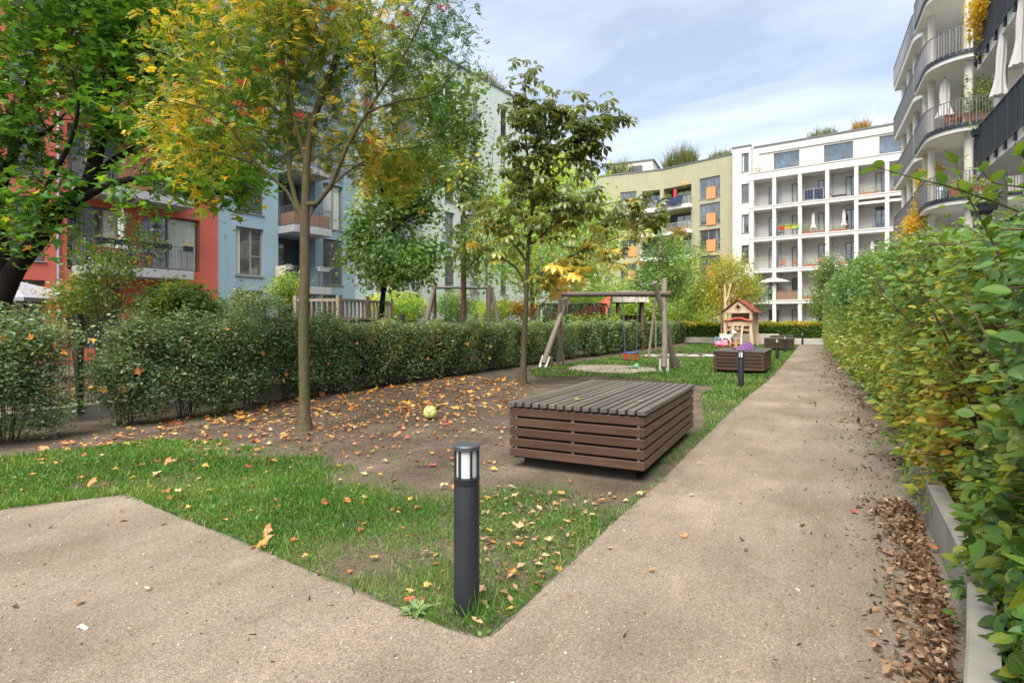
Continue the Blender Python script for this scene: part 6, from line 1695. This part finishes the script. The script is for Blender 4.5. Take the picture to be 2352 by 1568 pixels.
def tower():
    c = gb(1446, 34); root = thing('play_tower', 'small wooden play tower with pitched board roof beyond the hedge', 'play tower', c, R(20)); mt = wood('tower_wood', (.22, .14, .10), (.12, .075, .055), 2, .85, 14, .2); mg = wood('tower_roof', (.40, .36, .33), (.28, .25, .23), 0, .85, 14, .2)
    for x in (-.7, .7):
        for y in (-.6, .6): m = MB(); pts, rr = log((x, y, -.03), (x, y, 2.85), .09, .08, int(x * 10 + y * 30) % 70, 6); m.tube(pts, rr, 8); m.build('post', mt, root, smooth=True)
    m = MB(); m.box(-.8, -.7, 1.15, .8, .7, 1.25)
    for i in range(6): m.box(-.72 + .25 * i, .62, 1.26, -.72 + .25 * i + .2, .66, 2.0)
    m.build('deck', mt, root)
    r_ = MB()
    for i in range(5):
        t = i / 5; r_.add([(-1.05, -.95 * (1 - t), 2.75 + .72 * t), (1.05, -.95 * (1 - t), 2.75 + .72 * t), (1.05, -.95 * (1 - t - .22), 2.79 + .72 * (t + .2)), (-1.05, -.95 * (1 - t - .22), 2.79 + .72 * (t + .2))], [(0, 1, 2, 3)]); r_.add([(-1.05, .95 * (1 - t), 2.75 + .72 * t), (1.05, .95 * (1 - t), 2.75 + .72 * t), (1.05, .95 * (1 - t - .22), 2.79 + .72 * (t + .2)), (-1.05, .95 * (1 - t - .22), 2.79 + .72 * (t + .2))], [(3, 2, 1, 0)])
    for s in (-1, 1): r_.add([(s * .95, -.9, 2.78), (s * .95, .9, 2.78), (s * .95, 0, 3.42)], [(0, 1, 2)])
    r_.build('roof', mg, root); rp = MB()
    for dz in (0, .35): rp.tube([(-1.9, -.7, 1.35 + dz), (-1.35, -.7, 1.12 + dz), (-.75, -.7, 1.5 + dz)], .03, 6)
    rp.tube([(-1.9, -.7, 0), (-1.9, -.7, 1.9)], .08, 8); rp.build('rope_bridge', mg, root); h = MB(); h.tube([(.8, -.6, 2.4), (1.3, -.7, 2.3), (1.45, -.7, 1.6), (1.45, -.7, 0)], .04, 7); h.build('sliding_pole', mt_galv, root, smooth=True)
tower()
def cold_frame():
    a_, b_ = AT(1612, 742, 58), AT(1652, 742, 58); root = thing('glazed_box', 'low white framed box with two bluish panes behind the far hedge', 'glazed box', (a_.x, a_.y, 0)); d = (b_ - a_); L = d.length; an = math.atan2(d.y, d.x); M_ = Matrix.Rotation(an, 4, 'Z'); w = MB()
    for x in (0, L / 2 - .04, L - .08): w.box(x, 0, 0, x + .08, .5, 2.05, 0, M_)
    w.box(0, .002, 2.051, L, .5, 2.15, 0, M_); w.box(.0801, .003, .0, L - .0801, .49, 1.6, 0, M_); w.build('frame', mt_railW, root); g_ = MB(); g_.box(.09, .05, 1.6005, L - .09, .1, 2.049, 0, M_); g_.build('pane', mt_glassS, root)
cold_frame()
# awning over the garden seat at the far left
def pavilion():
    c = gb(40, 14.6); root = thing('garden_canopy', 'pale grey garden canopy on dark posts at the left edge', 'canopy', c, R(30)); mt = M('canopy_cloth', (.26, .265, .31), .9, .15, var=.1); n = 12; mb = MB()
    zc, ze = 2.62, 2.12; mb.add([(-1.5, -1.4, ze), (1.25, -1.4, ze), (1.25, 1.4, ze), (-1.5, 1.4, ze), (-.1, 0, zc), (-1.5, -1.4, ze - .09), (1.25, -1.4, ze - .09), (1.25, 1.4, ze - .09), (-1.5, 1.4, ze - .09)], [(0, 1, 4), (1, 2, 4), (2, 3, 4), (3, 0, 4), (5, 6, 1, 0), (6, 7, 2, 1), (7, 8, 3, 2), (8, 5, 0, 3)])
    mb.build('cloth', mt, root)
    for x, y in ((-1.42, -1.32), (1.17, -1.32), (1.17, 1.32), (-1.42, 1.32)): p = MB(); p.box(x - .04, y - .04, 0, x + .04, y + .04, ze - .002); p.build('post', mt_railD, root)
pavilion()

# --- parasols, plants and furniture on the balconies -----------------------
def parasol(label, base, h, r, col, tilt=0, group=None, fold=7, name='closed_parasol', pole=True):
    key = 'parasol_%d_%d_%d' % tuple(int(c * 100) for c in col); mt = M(key, col, .9, .15, var=.18, vs=4, stretch=(3, 3, .5))
    root = thing(name, label, 'parasol', base, rng.random() * 3, group); root.rotation_euler = (0, tilt, rng.random() * .4)
    n = fold * 4; vs, fs = [], []; prof = [(.02, h), (r * .5, h * .9), (r * .62, h * .72), (r * .55, h * .55), (r * .72, h * .42), (r, h * .3)]
    for rr, z in prof:
        for j in range(n):
            a = 2 * math.pi * j / n; k = 1 + .32 * math.cos(a * fold) * (rr / r); vs.append((rr * k * math.cos(a), rr * k * math.sin(a), z))
    L = len(prof); fs = [(i * n + j, (i + 1) * n + j, (i + 1) * n + (j + 1) % n, i * n + (j + 1) % n) for i in range(L - 1) for j in range(n)] + [tuple(range(n)), tuple((L - 1) * n + j for j in reversed(range(n)))]
    m = MB(); m.add(vs, fs); m.build('canopy', mt, root, smooth=True)
    if pole: p = MB(); p.tube([(0, 0, 0), (0, 0, h * 1.04)], .022, 8); p.lathe([(.22, 0), (.22, .05), (.05, .07), (.03, .15)], 14); p.build('pole', mt_railD, root)
    return root
def at_A(x, out, z): s = A2.px(x)[0]; return A.w(s, -out, z)
parasol('closed white parasol on the red building balcony', at_A(287, 1.0, 3.68), 2.35, .17, (.68, .66, .63))
parasol('closed slate grey parasol on the red building balcony', at_A(352, .8, 3.68), 2.1, .34, (.10, .11, .15))
parasol('closed cream parasol on the light blue building balcony', at_A(716, .7, 3.34), 2.4, .2, (.66, .63, .58))
def planter(label, base, L, rz, flower=None, pot=None, h=.2, fol=.25, n=90, leaf=.055, mats=None, tm=T_SIMPLE, name='planter_box', w=.2, group=None, tints=None):
    root = thing(name, label, 'planter', base, rz, group); m = MB(); m.add([(-L / 2 + .02, -w / 2 + .02, 0), (L / 2 - .02, -w / 2 + .02, 0), (L / 2 - .02, w / 2 - .02, 0), (-L / 2 + .02, w / 2 - .02, 0), (-L / 2, -w / 2, h), (L / 2, -w / 2, h), (L / 2, w / 2, h), (-L / 2, w / 2, h)], [(0, 3, 2, 1), (4, 5, 6, 7), (0, 1, 5, 4), (1, 2, 6, 5), (2, 3, 7, 6), (3, 0, 4, 7)])
    m.box(-L / 2 - .01, -w / 2 - .01, h - .03, L / 2 + .01, w / 2 + .01, h + .004); m.build('box', pot or M('planter_dark', (.03, .035, .045), .6, .3), root)
    P = np.column_stack([(rng.random(n) - .5) * L * 1.05, (rng.random(n) - .5) * w * 1.6, h + fol * (rng.random(n) ** 1.3 * (.4 + .6 * np.abs(np.sin(np.arange(n) * 1.7))))])
    leaves('plants', mats or lf_mid, tm, P, leaf, root, .3, -.2, tint=tints)
    if flower:
        f = MB()
        for _ in range(max(6, n // 9)):
            q = P[rng.integers(n)]; M_ = Matrix.Translation((q[0], q[1], q[2] + .03)); s = .03; f.add([(0, 0, -s), (s, 0, 0), (0, s, 0), (-s, 0, 0), (0, -s, 0), (0, 0, s)], [(0, 2, 1), (0, 3, 2), (0, 4, 3), (0, 1, 4), (5, 1, 2), (5, 2, 3), (5, 3, 4), (5, 4, 1)], 0, M_)
        f.build('flowers', M('flower_%d%d%d' % tuple(int(c * 99) for c in flower), flower, .6, .2, var=.3), root)
    return root
mt_terra = M('terracotta', (.50, .17, .08), .85, .2, var=.25)
red_, pink, org, yel = (.6, .03, .03), (.6, .1, .22), (.75, .25, .04), (.75, .55, .08)
for x, lab, fl in [(238, 'dark railing planter with pale grasses left of the white parasol on the red building', None), (275, 'dark railing planter with red flowers just right of the white parasol base', red_), (340, 'dark railing planter with faded plants by the grey parasol', None), (372, 'dark railing planter with heather right of the grey parasol', pink), (430, 'small railing planter with an orange-leaved plant at the right balcony end', org)]:
    p = at_A(x, 1.44, 4.48); planter(lab, p, .6 if x != 430 else .35, A.ang, fl, n=70)
for x, out, lab in [(648, .9, 'pale plastic planter hung at the left corner of the blue building balcony'), (742, 1.4, 'pale plastic planter hung at the front of the blue building balcony')]:
    p = at_A(x, out, 4.15) if x > 700 else A.w(S(640) - .02, -.8, 4.15); planter(lab, p, .62, A.ang + (0 if x > 700 else R(90)), None, M('planter_pale', (.42, .43, .45), .6, .3), n=30, fol=.12)
def laundry_items():
    p = at_A(330, .7, 3.69)
    root = thing('garden_chair', 'blue garden chair on the red building balcony', 'chair', p, A.ang + .5); m = MB(); m.box(-.25, -.25, .42, .25, .25, .46); m.build('seat', M('chair_blue', (.05, .10, .25), .7, .3), root); m = MB(); m.bar((0, .24, .45), (0, .38, 1.0), .48, .03, up=(0, 1, 0)); m.build('backrest', M('chair_blue', (.05, .10, .25), .7, .3), root); 
    for x in (-.22, .22):
        for y in (-.22, .22): m = MB(); m.box(x - .02, y - .02, 0, x + .02, y + .02, .419); m.build('leg', mt_railD, root)
    p = at_A(262, .6, 3.69); root = thing('garden_table', 'table under a magenta cloth on the red building balcony', 'table', p, A.ang); m = MB(); m.box(-.45, -.3, .7, .45, .3, .73); m.box(-.452, -.302, .45, .452, -.29, .699); m.build('cloth', M('cloth_magenta', (.42, .03, .10), .85, .15, var=.3), root); 
    for x in (-.38, .38):
        for y in (-.24, .24): m = MB(); m.box(x - .025, y - .025, 0, x + .025, y + .025, .699); m.build('leg', mt_railD, root)
    p = A.w(S2(655), -1.0, 3.34); root = thing('folding_table', 'white folded balcony table hooked on the blue building railing', 'table', p, A.ang - R(90)); m = MB(); poly = [(-.42, .95), (.42, .95), (.42, .5), (.3, .32), (-.3, .32), (-.42, .5)]; m.prism(poly, -.0, .03, 0, Matrix.Rotation(R(90), 4, 'X')); m.build('table_top', M('table_cream', (.62, .58, .48), .6, .3), root, bevel=.008)
laundry_items()

# white building loggias: i = bay from the left, k = floor
def wl(i, t, k, out=0.0, dz=.03): return W.w(WCOL[i] + (WCOL[i + 1] - WCOL[i]) * t, out, WF[k] + dz)
for i, t, k, lab in [(2, .45, 3, 'closed white parasol on the white building loggia above the shrub planter'), (3, .55, 3, 'closed white parasol beside a loggia door one bay right of the other'), (4, .5, 2, 'closed white parasol on a white building loggia just above the hornbeam hedge top')]:
    parasol(lab, wl(i, t, k, .5), 2.3, .22, (.74, .72, .68))
def open_parasol():
    p = wl(0, .95, 1, -.1); root = thing('open_parasol', 'open white parasol on the lowest railed loggia of the white building', 'parasol', p); m = MB(); n = 8; vs = [(0, 0, 2.45)] + [(1.5 * math.cos(a), .9 * math.sin(a), 2.0) for a in np.linspace(0, 6.283, n + 1)[:-1]] + [(1.5 * math.cos(a), .9 * math.sin(a), 1.9) for a in np.linspace(0, 6.283, n + 1)[:-1]]
    m.add(vs, [(0, 1 + j, 1 + (j + 1) % n) for j in range(n)] + [(1 + j, 1 + n + j, 1 + n + (j + 1) % n, 1 + (j + 1) % n) for j in range(n)]); m.build('canopy', M('parasol_white', (.74, .72, .68), .9, .1), root); m = MB(); m.tube([(0, 0, 0), (0, 0, 2.44)], .025, 7); m.build('pole', mt_railD, root)
open_parasol()
for i, t, k, fl, mm, lab, L in [(2, .5, 3, None, lf_bronze, 'long trough of russet shrubs on the third bay third floor loggia', 2.6), (3, .35, 3, None, lf_bronze, 'trough of brown-orange plants on the fourth bay third floor loggia', 2.2), (4, .35, 4, org, lf_mid, 'terracotta trough with orange flowers on the fifth bay top loggia', 2.0), (5, .4, 4, red_, lf_mid, 'terracotta trough on the sixth bay top loggia beside the curved balconies', 1.6),
    (1, .3, 3, red_, lf_mid, 'red flower box hung on the second bay third floor railing', .7), (1, .55, 3, yel, lf_mid, 'yellow flower box hung on the second bay third floor railing', .7), (1, .82, 3, pink, lf_yel, 'lime green flower box with pink flowers on the second bay third floor railing', .8), (2, .3, 2, None, lf_mid, 'wooden box planter on the third bay second floor loggia', 1.4), (3, .6, 2, red_, lf_mid, 'box with red flowers on the fourth bay second floor loggia', 1.2), (2, .35, 1, org, lf_mid, 'planter with green and orange plants on the third bay first floor loggia', 1.4), (0, .75, 1, None, lf_mid, 'green railing box on the first bay first floor loggia', .8)]:
    hang = L < 1; planter(lab, wl(i, t, k, -.42 if hang else -.1, .72 if hang else .03), L, W.ang, fl, {'red': M('pot_red', (.55, .03, .05), .5, .3), 'yel': M('pot_yellow', (.7, .45, .08), .5, .3), 'lim': M('pot_lime', (.4, .6, .08), .5, .3), 'gre': M('pot_green', (.1, .22, .1), .5, .3)}.get(lab[:3], mt_terra), .22, .5 if L > 1.8 else .3, 110, .11, mm, w=.28)
planter('round shrub in a pot at the left end of the third bay third floor loggia', wl(2, .22, 3, .1), .5, 0, None, mt_terra, .35, .95, 160, .12, lf_mid, name='potted_shrub', w=.5)
planter('small potted plant near the left corner of the white building roof terrace', W.w(WCOL[0] + .5, .5, WF[5] + .3), .6, 0, None, mt_terra, .3, .8, 120, .12, lf_mid, name='potted_shrub', w=.5)
def lounge(label, p, rz, col, kind):
    root = thing('garden_chair', label, 'chair', p, rz); mt = M('chair_%d' % int(col[0] * 1000), col, .7, .25); m = MB()
    if kind == 'lounger':
        m.box(-.7, -.3, .3, .5, .3, .36); m.build('seat', mt, root); b_ = MB(); b_.bar((-.7, 0, .34), (-1.15, 0, .85), .6, .05); b_.build('backrest', mt, root)
        for x in (-.6, .4): l = MB(); l.box(x, -.28, 0, x + .05, .28, .299); l.build('leg', mt_railD, root)
    else:
        m.box(-.27, -.27, .4, .27, .27, .46); m.build('seat', mt, root); b_ = MB(); b_.box(-.27, .22, .461, .27, .28, .95); b_.build('backrest', mt, root)
        for x in (-.25, .2):
            for y in (-.25, .2): l = MB(); l.box(x, y, 0, x + .05, y + .05, .399); l.build('leg', mt, root)
lounge('dark lounger on the fourth bay top loggia of the white building', wl(3, .45, 4, .2), W.ang, (.06, .05, .06), 'lounger')
for i, t, k, lab in [(1, .25, 2, 'left wicker armchair on the second bay second floor loggia'), (1, .85, 2, 'wooden armchair beside the door on the second bay second floor loggia'), (2, .7, 2, 'left orange wooden chair on the third bay second floor loggia'), (2, .9, 2, 'right orange wooden chair on the third bay second floor loggia'), (1, .4, 1, 'pale chair behind the first floor railing under the open parasol'), (1, .2, 3, 'grey chair at the left of the second bay third floor loggia')]:
    lounge(lab, wl(i, t, k, .25), W.ang + rng.normal() * .4, {'gre': (.25, .24, .23), 'pal': (.5, .44, .36)}.get(lab[:3], (.45, .23, .11)), 'chair')
def reed():
    for a, b in ((0, .72), (1, 1)):
        pass
    m = MB(); x0, x1 = WCOL[1] + .2, WCOL[2] - .2
    for x in np.arange(x0, x1, .035): m.box(x, -.28, WF[1] + .05, x + .03, -.262, WF[1] + .96 + .02 * rng.normal())
    o = m.build('reed_screen', wood('reed', (.42, .25, .16), (.25, .14, .09), 2, .8, 60), WHITE)
reed()
def bike():
    p = wl(4, .8, 3, .2); root = thing('bicycle', 'small blue child bicycle on the fifth bay third floor loggia', 'bicycle', p, W.ang); mt = M('bike_blue', (.04, .12, .4), .4, .4)
    for x in (-.4, .4):
        w = MB(); w.tube([(x + .24 * math.cos(t), 0, .26 + .24 * math.sin(t)) for t in np.linspace(0, 6.283, 17)[:-1]], .025, 5, closed=True); w.build('wheel', M('rubber', (.02, .02, .022), .7, .3), root)
    f = MB()
    for a_, b_ in (((-.4, .26), (-.15, .55)), ((-.15, .55), (.3, .6)), ((-.4, .26), (0, .28)), ((0, .28), (.3, .6)), ((0, .28), (-.15, .62)), ((.4, .26), (.28, .72))): f.tube([(a_[0], 0, a_[1]), (b_[0], 0, b_[1])], .022, 6)
    f.build('frame', mt, root); h = MB(); h.tube([(.28, -.2, .74), (.28, .2, .74)], .018, 6); h.build('handlebar', mt_railD, root); s = MB(); s.box(-.25, -.06, .63, -.05, .06, .68); s.build('saddle', mt_railD, root)
bike()
# olive building: star, red parasol, flower boxes
gz = [GR.px(1640, y)[1] for y in (453, 513.5)][0]
parasol('closed crimson parasol on the top balcony of the olive building', GR.w(GR.px(1554)[0], -.35, gz - .38), 2.1, .28, (.55, .045, .07))
def star():
    p = GR.w(GR.px(1575)[0], -.3, GR.px(1575, 423)[1]); root = thing('paper_star', 'spiky orange-yellow star ornament hanging on the olive building top balcony', 'star ornament', p, GR.ang); m = MB()
    for i in range(11): a_ = i * 2 * math.pi / 11; m.add([(.10 * math.cos(a_ + .3), -.08, .10 * math.sin(a_ + .3)), (.10 * math.cos(a_ - .3), -.08, .10 * math.sin(a_ - .3)), (.42 * math.cos(a_), 0, .42 * math.sin(a_)), (.10 * math.cos(a_), .1, .10 * math.sin(a_))], [(0, 1, 2), (1, 3, 2), (3, 0, 2)])
    m.lathe([(.001, -.12), (.12, 0), (.001, .12)], 8); m.tube([(0, 0, .1), (0, 0, .75)], .012, 4); m.build('points', M('star_orange', (.8, .42, .05), .6, .3), root)
star()
for x, lab in ((1537, 'left flower box with red berries on the olive building solar balcony'), (1577, 'right flower box with red berries on the olive building solar balcony')): planter(lab, GR.w(GR.px(x)[0], -.62, gz + .5), 1.3, GR.ang, red_, None, .22, .4, 120, .12, w=.25)
planter('tall balcony plants in red pots one floor below the solar panels', GR.w(GR.px(1578)[0], -.3, gz - 3.37), 1.1, GR.ang, org, mt_terra, .3, 1.1, 130, .14, lf_mid, w=.3)
vine('russet climber hanging below the olive building balcony', 1555, 545, 66, 22, 28, 50, lf_bronze, .2)

# roof plants
def roof_plant(label, p, L, h, n, mats, rz=0, name='roof_grass'):
    root = thing(name, label, 'roof plants', p, rz); k = n; P = np.column_stack([(rng.random(k) - .5) * L, (rng.random(k) - .5) * .8, np.zeros(k)]); D = rng.normal(size=(k, 3)) * .16; D[:, 2] = 1; D[:, 0] += (P[:, 0] / L) * .5
    hh = h * (.5 + .5 * np.cos(P[:, 0] / L * 3) * (.6 + .4 * np.abs(np.sin(P[:, 0] * 3)))); leaves('blades', mats, T_BLADE, P, hh, root, D=D, up=0, wid=.07, tint=rng.random(k))
    Q = np.column_stack([(rng.random(k) - .5) * L, (rng.random(k) - .5) * .8, rng.random(k) * h * .75]); leaves('foliage', mats, T_SIMPLE, Q, .16, root, .1, -.6)
lf_roof = leafmat('roof_grass', [(0, (.05, .09, .03)), (.5, (.11, .16, .05)), (1, (.26, .26, .10))], .6, .3, .3)
roof_plant('large clump of upright grassy shrubs on the olive building roof', GR.w(GR.px(1553)[0], .9, OZ + .0), 3.9, 2.6, 700, lf_roof, GR.ang)
roof_plant('smaller grassy clump near the white building on the olive roof', GR.w(GR.px(1643)[0], 1.2, OZ + .0), 2.6, 1.2, 300, lf_roof, GR.ang)
roof_plant('grassy clump before the penthouse on the lower olive roof', GL.w(GL.px(1418)[0], 1.2, OZ2 + .0), 3.2, 2.2, 420, lf_roof, GL.ang)
roof_plant('pale feathery grasses along the roof edge of the tall mint building', A.w(S(1142), .8, 19.3), 3.4, 1.3, 360, lf_roof, A.ang)
roof_plant('bushy roof shrubs left of the white building roof railing', W.w(W.px(1880)[0], 2.6, 20.72), 2.6, 1.3, 300, lf_roof, W.ang, 'roof_shrub')
roof_plant('tall roof shrub with autumn leaves by the white building plant room', W.w(W.px(1972)[0], 2.6, 20.72), 1.3, 1.6, 220, lf_bronze, W.ang, 'roof_shrub')
for x, lab in ((2000, 'tall thin antenna mast on the white building roof'), (1900, 'leaning pale pole among the white building roof shrubs')):
    p = W.w(W.px(x)[0], 4, 20.7); m = MB(); m.tube([(0, 0, 0), (0 if x == 2000 else -.35, 0, 3.4 if x == 2000 else 2.6)], .04, 6); o = m.build('mast', mt_railW); o.location = p; tag(o, lab, 'mast')

# right hand balconies
parasol('closed grey-white parasol leaning over the dark railing second from right', AT(2290, 217, 14.25) - Vector((0, 0, .73)), 2.3, .15, (.66, .64, .62), .06, pole=False)
parasol('closed grey-white parasol at the top right corner by the dark railing', AT(2337, 150, 12.9) - Vector((0, 0, .73)), 2.4, .15, (.66, .64, .62), .05, pole=False)
parasol('closed white parasol standing on the curved middle balcony', Vector((5.4, 30.7, 9.815)), 2.35, .28, (.72, .70, .67))
planter('bushy evergreen in a wooden trough on the curved middle balcony', Vector((6.55, 30.05, 9.815)), 1.3, 0, None, wood('trough', (.35, .19, .1), (.22, .12, .07), 0, .7, 16), .45, 1.55, 1500, .13, lf_locust, name='potted_shrub', w=.7)
lounge('brown wooden chair below the closed parasol on the curved middle balcony', Vector((5.75, 30.45, 9.815)), .6, (.34, .12, .07), 'chair')
lounge('wooden chair on the curved balcony one floor above the evergreen trough', Vector((6.3, 30.5, 12.815)), .3, (.32, .2, .12), 'chair')
planter('plants with pale flowers behind the lowest curved balcony railing', Vector((6.2, 29.75, 6.815)), 1.6, 0, yel, mt_terra, .3, .6, 420, .13, lf_lime, w=.4)
planter('pale flowering shrub hanging at the lower dark railing on the right', AT(2260, 490, 15.6), 1.0, R(90), (.6, .6, .55), None, .2, .5, 420, .1, lf_mid, w=.4)
planter('small potted fern hooked on the dark railing at the right', AT(2243, 312, 15.9), .3, R(90), None, None, .15, .25, 70, .07, lf_mid, w=.2)
